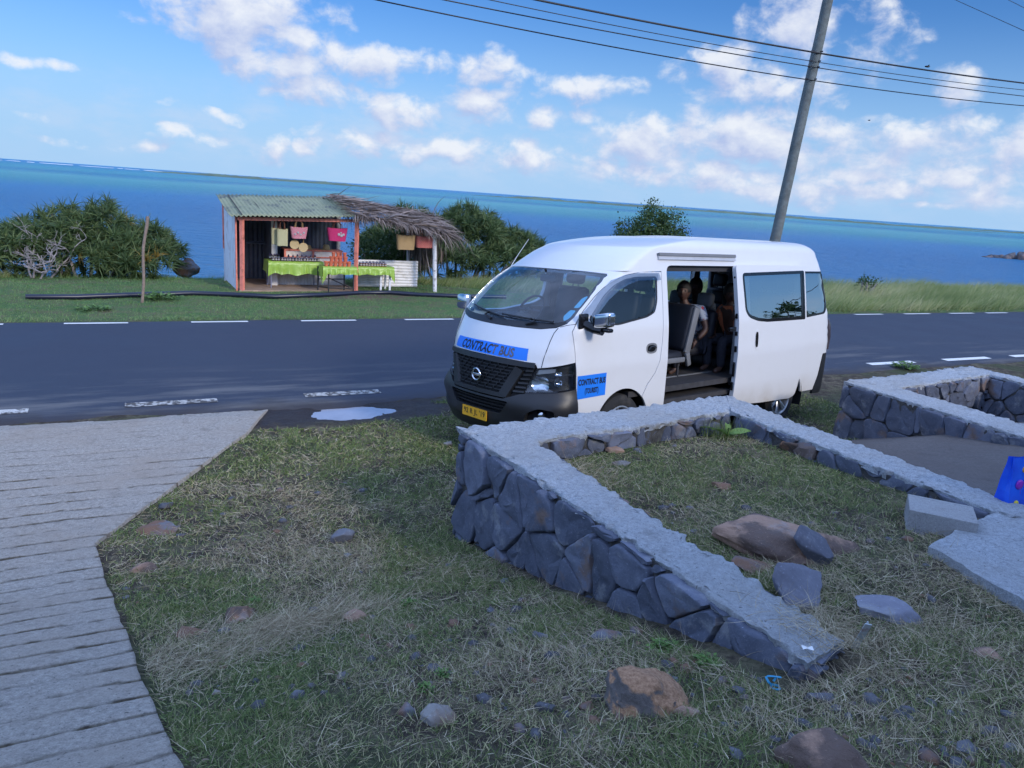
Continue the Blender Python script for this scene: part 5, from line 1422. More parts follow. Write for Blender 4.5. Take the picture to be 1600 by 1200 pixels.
def hand_chains(w, d, side, curl=.5):
    """palm and five fingers from the wrist w; d direction, side the thumb side"""
    w = Vector(w); d = Vector(d).normalized(); s_ = (Vector(side) - d * Vector(side).dot(d)).normalized(); n_ = d.cross(s_)
    ch = []; pal = w + d * .05
    ch.append([(tuple(w), .024), (tuple(pal), .030)])
    for k, (off, ln) in enumerate(((.030, .070), (.010, .082), (-.010, .076), (-.030, .060))):
        b = pal + d * .035 + s_ * off; q1 = b + (d * math.cos(curl) + n_ * math.sin(curl)) * ln * .5; q2 = q1 + (d * math.cos(curl * 2) + n_ * math.sin(curl * 2)) * ln * .5
        ch.append([(tuple(pal), .030), (tuple(b), .011), (tuple(q1), .0095), (tuple(q2), .008)])
    b = w + d * .025 + s_ * .035; ch.append([(tuple(w), .024), (tuple(b), .013), (tuple(b + d * .03 + s_ * .022), .0105), (tuple(b + d * .055 + s_ * .028 + n_ * .01), .009)])
    return ch
def cloth_mat(name, base, spots):
    m, t, b = newmat(name); tc = t.n('ShaderNodeTexCoord').outputs['Object']
    vo = t.n('ShaderNodeTexVoronoi', I={'Vector': tc, 'Scale': 22.0}); c = base
    nz = t.noise(tc, 26, 3, .6)
    c = t.mix(t.mapr(nz, .56, .60), base, spots[0])
    if len(spots) > 1: c = t.mix(t.mapr(t.noise(tc, 17, 2, .5, out=0), .62, .66), c, spots[1])
    t.set(b.inputs['Base Color'], c); b.inputs['Roughness'].default_value = .9
    bp = t.n('ShaderNodeBump', I={'Strength': .8, 'Distance': .012, 'Height': t.noise(tc, 9, 4, .6)}); t.set(b.inputs['Normal'], bp.outputs[0]); return m
M_skin = simple('skin', (.085, .043, .03), .55, var=.12, scale=12)
M_lips = simple('lips', (.09, .03, .028), .5)
M_hair = simple('dark_hair', (.010, .009, .009), .6, var=.4, scale=30, bump=.006, bscale=120)
M_floral = cloth_mat('floral_cotton', (.40, .44, .50), [(.05, .08, .20), (.40, .05, .07)])
M_orange = cloth_mat('orange_cotton', (.62, .17, .07), [(.70, .28, .13)])
M_grey = cloth_mat('grey_cotton', (.16, .18, .22), [(.10, .11, .14)])
M_denim = cloth_mat('dark_trousers', (.025, .027, .04), [(.035, .037, .05)])
def person(label, J, shirt, face, hair, hands, sleeve=.62):
    p = thing('person', label, 'person', (0, 0, 0), mat=VM)
    V = {k: Vector(v) for k, v in J.items()}
    mid = (V['pelvis'] + V['chest']) / 2 + Vector((.02, 0, 0))
    ch = [[(tuple(V['pelvis']), .125), (tuple(mid), .115), (tuple(V['chest']), .125), (tuple(V['neck']), .055), (tuple(V['head'] - Vector((0, 0, .06))), .052)]]
    for s_ in 'lr':
        ch.append([(tuple(V['chest']), .125), (tuple(V['sh' + s_]), .060), (tuple((V['sh' + s_] + V['el' + s_]) / 2), .047), (tuple(V['el' + s_]), .040), (tuple((V['el' + s_] * .6 + V['wr' + s_] * .4)), .038), (tuple(V['wr' + s_]), .026)])
        ch.append([(tuple(V['pelvis']), .125), (tuple(V['hip' + s_]), .085), (tuple((V['hip' + s_] + V['kn' + s_]) / 2), .075), (tuple(V['kn' + s_]), .058), (tuple(V['kn' + s_] * .65 + V['an' + s_] * .35), .052), (tuple(V['an' + s_]), .036), (tuple(V['an' + s_] + Vector((-.13, 0, -.04))), .034)])
    mb = MB(); mb.add(*skinned(ch, 2))
    for s_ in 'lr': mb.add(*skinned(hand_chains(V['wr' + s_], *hands[s_]), 1))
    Rf = face; head_shape(mb, V['head'], Rf)
    remeshed(mb, .0085).build('body', M_skin, p, local=True, smooth=180)
    # hair cap with a knot
    hb = MB(); bm = bmesh.new(); bmesh.ops.create_icosphere(bm, subdivisions=4, radius=1); vs = []
    for v in bm.verts:
        q = v.co; k = 1 + .05 * mnoise.noise(q * 4 + Vector((V['head'].x * 9, 0, 0)))
        h = Vector((q.x * .108 + .010, q.y * .086, q.z * .122 + .008)) * k
        cutx = -.035 + .09 * max(0, q.z)                       # hairline: leave the face free
        if h.x < -cutx - .075 and q.z < .18: h.x = max(h.x, -.062)
        if q.z < -.15 and q.x < .15: h = h * .78
        vs.append(V['head'] + Rf @ h)
    bm.verts.index_update(); hb.add(vs, [tuple(v.index for v in f.verts) for f in bm.faces]); bm.free()
    if hair == 'knot': hb.blob(V['head'] + Rf @ Vector((.115, 0, .03)), (.045, .045, .045), 3, .1, 3)
    if hair == 'long': hb.blob(V['head'] + Rf @ Vector((.075, 0, -.11)), (.045, .085, .16), 3, .1, 3)
    hb.build('hair', M_hair, p, local=True, smooth=180)
    eb = MB()
    for k in (-1, 1): eb.blob(V['head'] + Rf @ Vector((-.083, k * .030, .008)), (.008, .011, .007), 2, 0)
    eb.build('eyes', M_hair, p, local=True, smooth=180)
    lb = MB(); lb.blob(V['head'] + Rf @ Vector((-.096, 0, -.060)), (.008, .022, .008), 2, 0); lb.build('lips', M_lips, p, local=True, smooth=180)
    sc = [[(tuple(V['pelvis'] + Vector((0, 0, .02))), .140), (tuple(mid), .130), (tuple(V['chest']), .140), (tuple(V['chest'] * .45 + V['neck'] * .55), .085)]]
    for s_ in 'lr':
        e = V['sh' + s_].lerp(V['el' + s_], sleeve)
        sc.append([(tuple(V['chest']), .140), (tuple(V['sh' + s_]), .074), (tuple(V['sh' + s_].lerp(V['el' + s_], sleeve * .5)), .066), (tuple(e), .064)])
    sb = MB(); sb.add(*skinned(sc, 2)); sb.build('shirt', shirt, p, local=True, smooth=180)
    tc = []
    for s_ in 'lr': tc.append([(tuple(V['pelvis']), .137), (tuple(V['hip' + s_]), .098), (tuple((V['hip' + s_] + V['kn' + s_]) / 2), .086), (tuple(V['kn' + s_]), .070), (tuple(V['kn' + s_] * .5 + V['an' + s_] * .5), .060), (tuple(V['an' + s_]), .052)])
    tb = MB(); tb.add(*skinned(tc, 2)); tb.build('trousers', M_denim, p, local=True, smooth=180)
    return p
def sitter(px, y, hx, hz, lean=0.0):
    """seated joints: pelvis at px,y; head at hx,hz"""
    nk = hz - .16
    J = dict(pelvis=(px, y, 1.06), chest=(px * .45 + hx * .55 + .03, y, 1.36), neck=(hx + .035, y, nk), head=(hx, y, hz))
    for s_, k in (('l', -1), ('r', 1)):
        J['sh' + s_] = (J['chest'][0] + .005, y + k * .17, 1.445); J['hip' + s_] = (px - .06, y + k * .09, 1.05)
        J['kn' + s_] = (px - .44, y + k * .11, 1.075); J['an' + s_] = (px - .42, y + k * .10, .74)
        J['el' + s_] = (J['chest'][0] - .06, y + k * .24, 1.18); J['wr' + s_] = (J['chest'][0] - .26, y + k * .10, 1.13)
    return J
J1 = sitter(3.02, -.30, 2.78, 1.66)
J1['ell'] = (2.93, -.56, 1.22); J1['wrl'] = (2.82, -.53, 1.10); J1['wrr'] = (2.72, -.34, 1.14)
person('passenger in white floral shirt just behind the folding seat at the open door', J1, M_floral, Matrix.Rotation(.5, 3, 'Z'), 'knot',
       dict(l=((-.6, .3, -.55), (0, 1, 0.3), .6), r=((-.5, -.5, -.4), (0, -1, .2), .5)))
J2 = sitter(3.66, .02, 3.44, 1.68)
person('passenger deep inside the van, dark hair above a grey headrest', J2, M_grey, Matrix.Rotation(.2, 3, 'Z'), 'short', dict(l=((-.7, .3, -.4), (0, 1, .3), .5), r=((-.7, -.3, -.4), (0, -1, .3), .5)))
J3 = sitter(3.62, -.52, 3.42, 1.64)
J3['ell'] = (3.20, -.76, 1.36); J3['wrl'] = (3.33, -.68, 1.52); J3['chest'] = (3.40, -.52, 1.37); J3['shl'] = (3.37, -.69, 1.46)
p3 = person('passenger in an orange top with one hand raised to the face, beside the sliding door', J3, M_orange, Matrix.Rotation(.75, 3, 'Z') @ Matrix.Rotation(-.25, 3, 'Y'), 'long', dict(l=((.25, .35, .8), (-1, 0, 0), .5), r=((-.7, -.3, -.4), (0, -1, .3), .5)))
mb = MB(); rows = []; c = Vector(J3['wrl']).lerp(Vector(J3['ell']), .12); d = (Vector(J3['wrl']) - Vector(J3['ell'])).normalized(); a_ = d.orthogonal().normalized(); b_ = d.cross(a_)
for i in range(21):
    A = 2 * PI * i / 20; e = a_ * math.cos(A) + b_ * math.sin(A); rows.append([c + e * (.036 + .006 * math.cos(q)) + d * .008 * math.sin(q) for q in np.linspace(0, 2 * PI, 7)[:-1]])
mb.grid(rows, closeu=True); mb.build('bangle', M_alloy, p3, local=True, smooth=60)
# ------------------------------------------------------------------ roadside stall (coordinates r along the road, s across, z up)
def RSB(mb):
    mb.v = [tuple(W(r, s, z)) for r, s, z in mb.v]; return mb
M_salmon = simple('salmon_paint', (.84, .26, .19), .65, var=.12, scale=9, dark=(.42, .13, .09), dscale=7)
M_tinroof = simple('green_tin', (.27, .29, .18), .75, var=.12, scale=5, dark=(.12, .13, .11), dscale=2.2)
M_tinwhite = simple('white_tin', (.80, .77, .75), .5, var=.07, scale=5, dark=(.62, .58, .54), dscale=4)
M_tinblue = simple('blue_grey_tin', (.10, .12, .17), .6, var=.15, scale=5)
M_wallpaint = simple('pale_blue_wall', (.76, .79, .84), .7, var=.06, scale=4, dark=(.62, .60, .62), dscale=3)
M_whitewood = simple('whitewashed_wood', (.78, .77, .78), .75, var=.1, scale=14, dark=(.34, .31, .28), dscale=11)
M_thatch = None
def thatch_mat():
    m, t, b = newmat('dry_palm'); geo = t.n('ShaderNodeNewGeometry'); tin = t.n('ShaderNodeAttribute', attribute_name='tint').outputs['Fac']
    c = t.ramp(tin, [(0, (.055, .04, .034)), (.4, (.17, .13, .11)), (.75, (.32, .255, .225)), (1, (.48, .40, .36))])
    t.set(b.inputs['Base Color'], c); b.inputs['Roughness'].default_value = .75; return m
M_thatch = thatch_mat()
M_earth = simple('packed_earth', (.34, .23, .16), .95, var=.25, scale=5)
M_cloth = simple('green_plastic_cloth', (.33, .50, .08), .32, var=.06, scale=3, bump=.02, bscale=5)
M_steel = simple('dark_steel', (.02, .022, .027), .5)
M_wood = simple('raw_wood', (.22, .15, .09), .8, var=.25, scale=20)
M_terra = simple('terracotta', (.62, .15, .075), .7, var=.15, scale=20)
M_jar = simple('dark_preserve', (.035, .012, .012), .12, var=.5, scale=25)
M_jar2 = simple('amber_preserve', (.22, .075, .018), .12, var=.4, scale=25)
M_lid = simple('pale_lid', (.20, .20, .27), .4, var=.1)
M_lidp = simple('purple_cap', (.10, .05, .20), .4, var=.2)
M_label = simple('paper_tag', (.42, .40, .40), .8, var=.1)
def weave_mat(name, a, b_, sc=60):
    m, t, b = newmat(name); tc = t.n('ShaderNodeTexCoord').outputs['Object']
    w = t.n('ShaderNodeTexChecker', I={'Vector': tc, 'Scale': float(sc)}).outputs['Fac']; nz = t.noise(tc, 9, 3, .6)
    c = t.mix(t.math('MULTIPLY', t.mapr(nz, .3, .7, .3, 1), w), a, b_); t.set(b.inputs['Base Color'], c); b.inputs['Roughness'].default_value = .8
    bp = t.n('ShaderNodeBump', I={'Strength': .6, 'Distance': .006, 'Height': w}); t.set(b.inputs['Normal'], bp.outputs[0]); return m
M_straw = weave_mat('cream_weave', (.56, .52, .30), (.47, .42, .22)); M_tan = weave_mat('tan_weave', (.50, .33, .16), (.40, .25, .11))
M_pinkw = weave_mat('pink_weave', (.62, .16, .24), (.70, .42, .40), 34); M_mag = weave_mat('magenta_weave', (.62, .035, .16), (.50, .02, .12)); M_redw = weave_mat('red_weave', (.55, .10, .10), (.58, .28, .20), 40)
M_fan = weave_mat('fan_weave', (.62, .46, .24), (.54, .38, .18)); M_handle = simple('brown_strap', (.16, .06, .035), .7)
stall = thing('market_stall', 'roadside stall with green tin roof, salmon posts and palm thatch on the right', 'stall', W(2.72, 19.0, 0), AR)
def sp(mb, name, mat, smooth=None, parent=None, label=None): return RSB(mb).build(name, mat, parent or stall, smooth=smooth, label=label)
def corr(mb, O, ux, uz, L, H, n, amp, thick=.0, m=0, sag=0.0, jag=0.0):
    """corrugated sheet: waves run along ux, height along uz"""
    O = Vector(O); ux = Vector(ux); uz = Vector(uz); nn = ux.cross(uz).normalized(); lx = ux.normalized(); lz = uz.normalized(); N = n * 6; rows = []
    for j in range(9):
        v = j / 8; row = []
        for i in range(N + 1):
            u = i / N; w = amp * math.cos(2 * PI * n * u)
            p = O + lx * (L * u) + lz * (H * v) + nn * w
            p.z += sag * math.sin(PI * v) + .012 * mnoise.noise(Vector((u * 4, v * 3, amp * 99)))
            if jag and j == 0: p -= lz * jag * mnoise.noise(Vector((math.floor(u * 4) * 2.7, 1, 3)))
            row.append(p)
        rows.append(row)
    mb.grid(rows, m)
# posts
for (r, s, h, rad, m, lean) in ((2.72, 19.0, 1.73, .055, M_salmon, .015), (5.45, 19.0, 1.82, .055, M_salmon, .0), (7.60, 19.0, 1.70, .055, M_whitewood, -.10), (7.42, 20.6, 1.9, .05, M_whitewood, -.06), (2.70, 21.0, 2.0, .05, M_salmon, 0), (5.52, 21.0, 2.0, .055, M_whitewood, 0)):
    mb = MB(); k = 7; mb.tube([(r + lean * i / k + .006 * mnoise.noise(Vector((r, i * .8, 0))), s + .006 * mnoise.noise(Vector((r, i, 5))), -.15 + (h + .15) * i / k) for i in range(k + 1)], [rad * (1 + .08 * mnoise.noise(Vector((r * 3, i, 2)))) for i in range(k + 1)], 9 if m is M_whitewood else 4)
    sp(mb, 'post', m, 30 if m is M_whitewood else None)
mb = MB(); mb.box((2.615, 19.14, .84), (.03, .09, 1.72)); sp(mb, 'corner_batten', M_salmon)
mb = MB(); mb.box((4.07, 19.03, 1.715), (2.86, .05, .07), R=Matrix.Rotation(-.028, 3, 'Y')); sp(mb, 'front_beam', M_salmon)
mb = MB(); mb.tube([(5.45, 18.98, 1.80), (6.5, 18.97, 1.79), (7.55, 18.96, 1.71)], .032, 7); sp(mb, 'thatch_beam', M_wood, 40)
mb = MB(); rows = [[(2.60 + .01 * math.cos(k * 2.2), 19.15 + k * .1, z_) for z_ in (0.02, 1.0, 1.70 + k * .1 * .16)] for k in range(21)]; mb.grid(rows); mb.box((2.615, 21.2, .95), (.04, .07, 2.1)); sp(mb, 'side_wall', M_wallpaint, 60)
mb = MB(); mb.box((2.598, 21.16, 1.45), (.05, .10, 1.3)); sp(mb, 'corner_batten', M_salmon)
mb = MB(); corr(mb, (2.62, 21.2, 0), (1, 0, 0), (0, 0, 1), 2.92, 2.02, 26, .018); sp(mb, 'back_wall', M_tinblue, 60)
mb = MB(); mb.box((3.62, 20.55, .93), (.05, 1.2, 1.86)); sp(mb, 'partition', M_tinblue)
mb = MB(); mb.box((3.63, 19.93, .93), (.14, .04, 1.84)); sp(mb, 'door_frame', M_tinwhite)
mb = MB(); mb.box((3.12, 20.95, 1.0), (.9, .04, .06)); mb.box((3.12, 20.9, .98), (.9, .3, .03)); sp(mb, 'inner_shelf', M_tinblue)
mb = MB(); Rr_ = Matrix.Rotation(0, 3, 'X')
corr(mb, (2.44, 18.78, 1.742), (1, 0, .040), (0, 2.5, .40), 3.02, 2.55, 30, .017, sag=-.02, jag=.12); o_ = sp(mb, 'corrugated_roof', M_tinroof, 60)
so_ = o_.modifiers.new('t', 'SOLIDIFY'); so_.thickness = .006
mb = MB(); rnd = random.Random(3)
for k in range(4):      # darker seams where the sheets lap
    u = .28 + k * .52; mb.box((2.44 + u, 20.0, 1.96), (.02, 2.3, .012), R=Matrix.Rotation(.158, 3, 'X'))
sp(mb, 'roof_lap', simple('lap_rust', (.06, .05, .05), .9, var=.4))
mb = MB(); mb.box((4.1, 20.1, -.01), (2.9, 2.3, .07), bev=.02); sp(mb, 'floor_slab', M_earth)
mb = MB(); corr(mb, (3.46, 20.06, .02), (1, 0, 0), (0, 0, 1), 2.0, .58, 24, .012); sp(mb, 'counter_front', M_tinwhite, 60)
mb = MB(); corr(mb, (5.72, 19.78, 0.03), (0, 0, 1), (1, 0, 0), .70, 1.66, 9, .011); sp(mb, 'screen_panel', M_tinwhite, 60)
# palm thatch: overlapping fronds lying down the slope and hanging at the edges
def thatch():
    rg = np.random.default_rng(5); V = []; T = []; A = []
    def leaf(p, d, L, w, droop, tint, seg=5):
        p = np.array(p, float); d = np.array(d, float); d /= np.linalg.norm(d); side = np.cross(d, [0, 0, 1]); n_ = np.linalg.norm(side)
        side = np.array([1, 0, 0]) if n_ < 1e-3 else side / n_
        tw = rg.normal(0, .5); side = side * math.cos(tw) + np.cross(d, side) * math.sin(tw)
        b = len(V); q = p.copy()
        for i in range(seg + 1):
            u = i / seg; ww = w * (1 - u ** 2 * .95) * (.5 + .5 * min(1, u * 6)); V.append(q - side * ww / 2); V.append(q + side * ww / 2); A.extend([tint] * 2)
            d = d + np.array([0, 0, -droop]) * (.5 + u); d /= np.linalg.norm(d); q = q + d * L / seg
        for i in range(seg): T.append((b + 2 * i, b + 2 * i + 1, b + 2 * i + 3, b + 2 * i + 2))
    top = lambda r: np.interp(r, [5.0, 5.5, 6.5, 7.6, 8.4], [2.32, 2.24, 2.10, 1.94, 1.78])
    def zroof(r, s): return top(r) - .10 * abs((s - 20.6) / 1.9) ** 1.5 - (.30 if s < 20 else .25) * abs((s - 20.3) / 1.6) ** 1.3
    # layers laid mostly along +r, combed toward front
    for k in range(1500):
        r = rg.uniform(5.0, 7.6); s = rg.uniform(18.8, 21.4); z = zroof(r, s) + rg.uniform(-.03, .05)
        d = (rg.normal(.75, .35), rg.normal(-.35 if s < 20.2 else .3, .4), rg.normal(.03, .10))
        leaf((r, s, z), d, rg.uniform(.35, .8), rg.uniform(.018, .035), rg.uniform(.01, .10), rg.beta(3, 2.4))
    for k in range(700):    # front eave
        r = rg.uniform(5.35, 7.7); s = rg.normal(18.86, .06); z = zroof(r, 18.9) + rg.uniform(-.03, .05)
        leaf((r, s, z), (rg.normal(.45, .4), -rg.uniform(.2, .6), rg.normal(-.05, .12)), rg.uniform(.2, .42), rg.uniform(.016, .034), rg.uniform(.15, .4), rg.beta(2.6, 2.4))
    for k in range(700):    # right end, long hanging skirts
        s = rg.uniform(18.9, 21.6); r = rg.uniform(7.3, 7.9); z = zroof(min(r, 8.0), s) + rg.uniform(-.08, .04)
        leaf((r, s, z), (rg.normal(.7, .3), rg.normal(-.25, .35), rg.normal(.02, .12)), rg.uniform(.55, 1.15), rg.uniform(.018, .036), rg.uniform(.16, .5), rg.beta(2.4, 2.6), 6)
    for k in range(520):    # a bundle hanging to near the ground behind the end post
        r = rg.normal(7.75, .20); s = rg.normal(20.4, .25); z = rg.uniform(.95, 1.75)
        leaf((r, s, z), (rg.normal(0, .14), rg.normal(0, .14), -1), rg.uniform(.4, .8), rg.uniform(.02, .04), .05, rg.beta(1.8, 3.4))
    for k in range(120):
        r = rg.normal(5.45, .2); s = rg.uniform(18.8, 19.2); leaf((r, s, 1.86 + rg.uniform(-.04, .1)), (rg.normal(.2, .5), rg.normal(-.3, .3), rg.normal(-.2, .2)), rg.uniform(.2, .42), rg.uniform(.01, .02), .35, rg.beta(2, 3.4))
    Vw = np.array(V); Vw = np.stack([RD[0] * Vw[:, 0] + ND[0] * Vw[:, 1], RD[1] * Vw[:, 0] + ND[1] * Vw[:, 1], Vw[:, 2]], -1)
    Mi = np.array(WM[stall].inverted()); Vl = Vw @ Mi[:3, :3].T + Mi[:3, 3]
    npmesh('thatched_roof', Vl, np.array(T), M_thatch, attr=np.array(A), parent=stall)
thatch()
# tables and draped cloths
def table(label, r0, r1, s0, s1, z, legs, lm, rad, rails=(), top=True):
    t = thing('table', label, 'table', W((r0 + r1) / 2, (s0 + s1) / 2, 0), AR); mb = MB(); mb.box(((r0 + r1) / 2, (s0 + s1) / 2, z - .015), (r1 - r0, s1 - s0, .028)); sp(mb, 'tabletop', M_wood, None, t)
    for (r, s) in legs:
        mb = MB(); mb.box((r, s, (z - .03) / 2), (rad, rad, z - .03)); sp(mb, 'leg', lm, None, t)
    for a, b in rails:
        mb = MB(); mb.tube([a, b], rad * .45, 6); sp(mb, 'rail', lm, None, t)
    return t
table('long table under green plastic cloth at the left, filling the tin-roofed half of the stall', 3.42, 4.70, 19.40, 20.0, .675, [(3.46, 19.45), (3.46, 19.95), (4.62, 19.95), (4.62, 19.45)], M_lid, .025)
table('small black metal-legged table carrying the clay pots', 4.58, 5.36, 18.72, 19.16, .64, [(4.70, 18.75), (5.32, 18.75), (4.52, 19.1), (5.18, 19.1)], M_steel, .03,
      [((4.70, 18.75, .12), (5.32, 18.75, .12)), ((4.52, 19.1, .3), (5.18, 19.1, .3)), ((4.72, 18.78, .36), (5.30, 19.08, .10)), ((4.70, 18.75, .12), (4.52, 19.1, .12))])
table('low wooden-legged table with jars between the salmon post and the white corrugated panel', 5.46, 6.44, 19.08, 19.55, .62, [(6.14, 19.12), (6.38, 19.12), (5.55, 19.5), (6.38, 19.5)], M_whitewood, .045)
def cloth(label, r0, r1, s0, s1, z, drop, corners, seed):
    """plastic sheet over a table: top plus a pleated front and side skirt; corners: extra fall at left/right"""
    mb = MB(); rows = []; N = 60; z += .006
    for j, (s, zz) in enumerate([(s1, 0), ((s0 + s1) / 2, 0), (s0 + .02, 0), (s0 - .012, -.012)] + [(s0 - .02, -k) for k in np.linspace(.12, 1, 7)]):
        row = []
        for i in range(N + 1):
            u = i / N; r = r0 - .03 + (r1 - r0 + .06) * u
            fall = drop * (1 + .22 * mnoise.noise(Vector((u * 5 + seed, 0, 0)))) + corners[0] * max(0, 1 - u / .12) ** 1.2 + corners[1] * max(0, 1 - (1 - u) / .12) ** 1.2
            k = -zz if zz > -1.01 and zz < -.05 else 0
            pl = (.020 * math.sin(u * 46 + 3 * mnoise.noise(Vector((u * 6, seed, 2)))) + .03 * mnoise.noise(Vector((u * 9, k * 2, seed)))) * k
            if zz == 0: row.append((r, s, z + .004 * mnoise.noise(Vector((u * 20, s * 9, seed)))))
            elif k == 0: row.append((r, s, z + zz))
            else: row.append((r + (-.02 if u < .05 else .02 if u > .95 else 0) * k, s - .02 * k + pl - .015, z - .012 - fall * k))
        rows.append(row)
    mb.grid(rows)
    for i, sg in ((0, -1), (N, 1)):    # side skirts
        side = []
        for k in np.linspace(0, 1, 7):
            side.append([(rows[0][i][0] + sg * (.004 + .03 * k + .02 * k * mnoise.noise(Vector((q * 7, k, seed)))), s0 - .012 + (s1 - s0) * q, z - .002 - (drop * .9 + corners[0 if sg < 0 else 1] * max(0, 1 - q * 2.5)) * k) for q in np.linspace(0, 1, 14)])
        mb.grid(side)
    o = RSB(mb).build('tablecloth', M_cloth, smooth=180, label=label, cat='tablecloth'); return o
cloth('bright green plastic cloth hanging over the long left table', 3.42, 4.70, 19.40, 20.0, .675, .30, (.06, .05), 1)
cloth('green plastic cloth on the small table of clay pots, its left corner hanging lowest', 4.58, 5.36, 18.72, 19.16, .64, .17, (.26, .02), 2)
cloth('yellow-green plastic cloth over the right-hand jar table, a rag end trailing at its right corner', 5.46, 6.44, 19.08, 19.55, .62, .19, (.0, .22), 3)
# display cabinet
cab = thing('display_shelf', 'salmon framed cabinet with white panels at the back of the stall', 'shelf', W(4.7, 20.6, 0), AR)
mb = MB(); mb.box((4.72, 20.6, .875), (1.52, .45, .035)); sp(mb, 'top_board', M_salmon, None, cab)
mb = MB()
for r in (3.98, 4.70, 5.44): mb.box((r, 20.385, .44), (.05, .03, .83))
mb.box((4.71, 20.387, .70), (1.46, .028, .03)); mb.box((4.71, 20.387, .50), (1.46, .028, .03)); sp(mb, 'frame', M_salmon, None, cab)
mb = MB(); mb.box((4.71, 20.42, .44), (1.44, .02, .82)); sp(mb, 'panel', M_tinwhite, None, cab)
# jars and bottles
def jar_proto(name, label, body, lid, rad, h, lidr, group, cat='jar', tagged=True):
    t = thing(name, label, cat, (0, 0, 0), 0, group); mb = MB(); mb.lathe([(0, 0), (rad, 0), (rad * 1.02, h * .1), (rad, h * .75), (rad * .8, h * .86), (rad * .8, h * .88)], 12); mb.build('glass_body', body, t, local=True, smooth=50)
    mb = MB(); mb.lathe([(lidr, h * .86), (lidr, h), (lidr * .9, h * 1.03), (0, h * 1.03)], 12); mb.build('lid', lid, t, local=True, smooth=40)
    if tagged: mb = MB(); mb.lathe([(rad * 1.035, h * .24), (rad * 1.035, h * .60)], 12); mb.build('paper_label', M_label, t, local=True, smooth=60)
    return t
def place(proto, pts, first=[None]):
    for i, (r, s, z, k) in enumerate(pts):
        M = Matrix.Translation(Vector(W(r, s, z))) @ Matrix.Rotation(k * 2.1, 4, 'Z') @ Matrix.Scale(.92 + .16 * ((k * 7919) % 1.0), 4)
        if i == 0: proto.matrix_world = M; WM[proto] = M
        else: dup(proto, M)
rj = random.Random(4)
jA = jar_proto('jar', 'small dark preserve jar with a pale lid in the rows on the long left table', M_jar, M_lid, .028, .075, .029, 'preserve jars on the long left table')
place(jA, [(3.52 + .068 * i + rj.uniform(-.01, .01), 19.47 + .085 * j, .682, rj.random()) for j in range(3) for i in range(17) if not (j == 2 and i < 4)])
jB = jar_proto('bottle', 'slim dark bottle with a purple cap among the jars on the long left table', M_jar, M_lidp, .024, .13, .014, 'capped bottles on the long left table', 'bottle')
place(jB, [(3.50 + .055 * i, 19.82 + .04 * (i % 2), .682, rj.random()) for i in range(5)] + [(3.95 + .11 * i, 19.80, .682, rj.random()) for i in range(7)])
jC = jar_proto('jar', 'small amber jar with a pale lid in the rows on the right-hand table', M_jar2, M_lid, .030, .085, .031, 'amber jars on the right-hand table')
place(jC, [(5.62 + .072 * i, 19.16 + .09 * j, .628, rj.random()) for j in range(2) for i in range(10)])
jD = jar_proto('jar', 'tall dark jar stacked behind the amber jars on the right-hand table', M_jar, M_lid, .030, .10, .031, 'tall dark jars on the right-hand table')
place(jD, [(5.75 + .09 * i, 19.40, .628, rj.random()) for i in range(7)])
pot = None
def pot_proto(label, group):
    mb = MB(); mb.lathe([(0, 0), (.043, 0), (.052, .072), (.056, .09), (.059, .092), (.059, .115), (.054, .117), (.048, .10), (.041, .01), (0, .012)], 18)
    o = mb.build('clay_pot', M_terra, smooth=45, recentre=False, label=label, cat='pot', group=group); return o
for lab, grp, pts in (('orange clay pot standing in the bottom row on the small black-legged table', 'clay pots in the bottom row', [(4.66 + .112 * i, 18.84, .648) for i in range(6)]),
                      ('orange clay pot stacked on the bottom row of pots', 'clay pots in the second row', [(4.80 + .105 * i, 18.87, .766) for i in range(3)] + [(5.14, 18.87, .766)]),
                      ('small orange pot at the very top of the stacked clay pots', 'clay pots at the top', [(4.85, 18.89, .884), (4.96, 18.89, .884), (5.13, 18.90, .884)])):
    p0 = pot_proto(lab, grp)
    for i, q in enumerate(pts):
        o = p0 if i == 0 else p0.copy()
        if i: COL.objects.link(o)
        o.location = Vector(W(*q)); o.scale = (1, 1, 1) if grp[-3:] != 'top' else (.8, .8, .8)
# bags hanging from the beam
def bag(label, r0, r1, z0, z1, s, mat, taper, handle_h, dep=.12, nm='straw_bag', spots=None, hm=None):
    t = thing(nm, label, 'bag', W((r0 + r1) / 2, s, z0), AR); c = (r0 + r1) / 2; hw = (r1 - r0) / 2; mb = MB(); rows = []
    for k in range(9):
        u = k / 8; w = hw * (taper + (1 - taper) * u); d = dep / 2 * (.8 + .2 * u); z = z0 + (z1 - z0) * u
        row = []
        for i in range(28):
            a = 2 * PI * i / 28; cx = math.copysign(abs(math.cos(a)) ** .5, math.cos(a)); cy = math.copysign(abs(math.sin(a)) ** .6, math.sin(a))
            row.append((c + w * cx, s + d * cy, z + (.02 * (abs(cx) ** 2) if k == 8 else 0) + (.01 * mnoise.noise(Vector((i * .4, k * .3, r0 * 9))))))
        rows.append(row)
    mb.grid(rows, closeu=True); mb.add(rows[0], [tuple(range(28))]); sp(mb, 'bag_body', mat, 50, t)
    for q in (-1, 1):
        mb = MB(); mb.tube([(c - hw * .42, s + q * dep * .42, z1 - .02), (c - hw * .38, s + q * dep * .3, z1 + handle_h * .6), (c - hw * .12, s + q * .01, z1 + handle_h), (c + hw * .12, s + q * .01, z1 + handle_h), (c + hw * .38, s + q * dep * .3, z1 + handle_h * .6), (c + hw * .42, s + q * dep * .42, z1 - .02)], .009, 6); sp(mb, 'handle', hm or M_handle, 60, t)
    if spots:
        mb = MB()
        for (u, v, rr) in spots: mb.blob((c + hw * u * .8, s - dep / 2 - .004, z0 + (z1 - z0) * v), (rr, .006, rr), 2, .15, 2, seed=u * 9)
        sp(mb, 'flower_motif', M_label, 60, t)
    return t
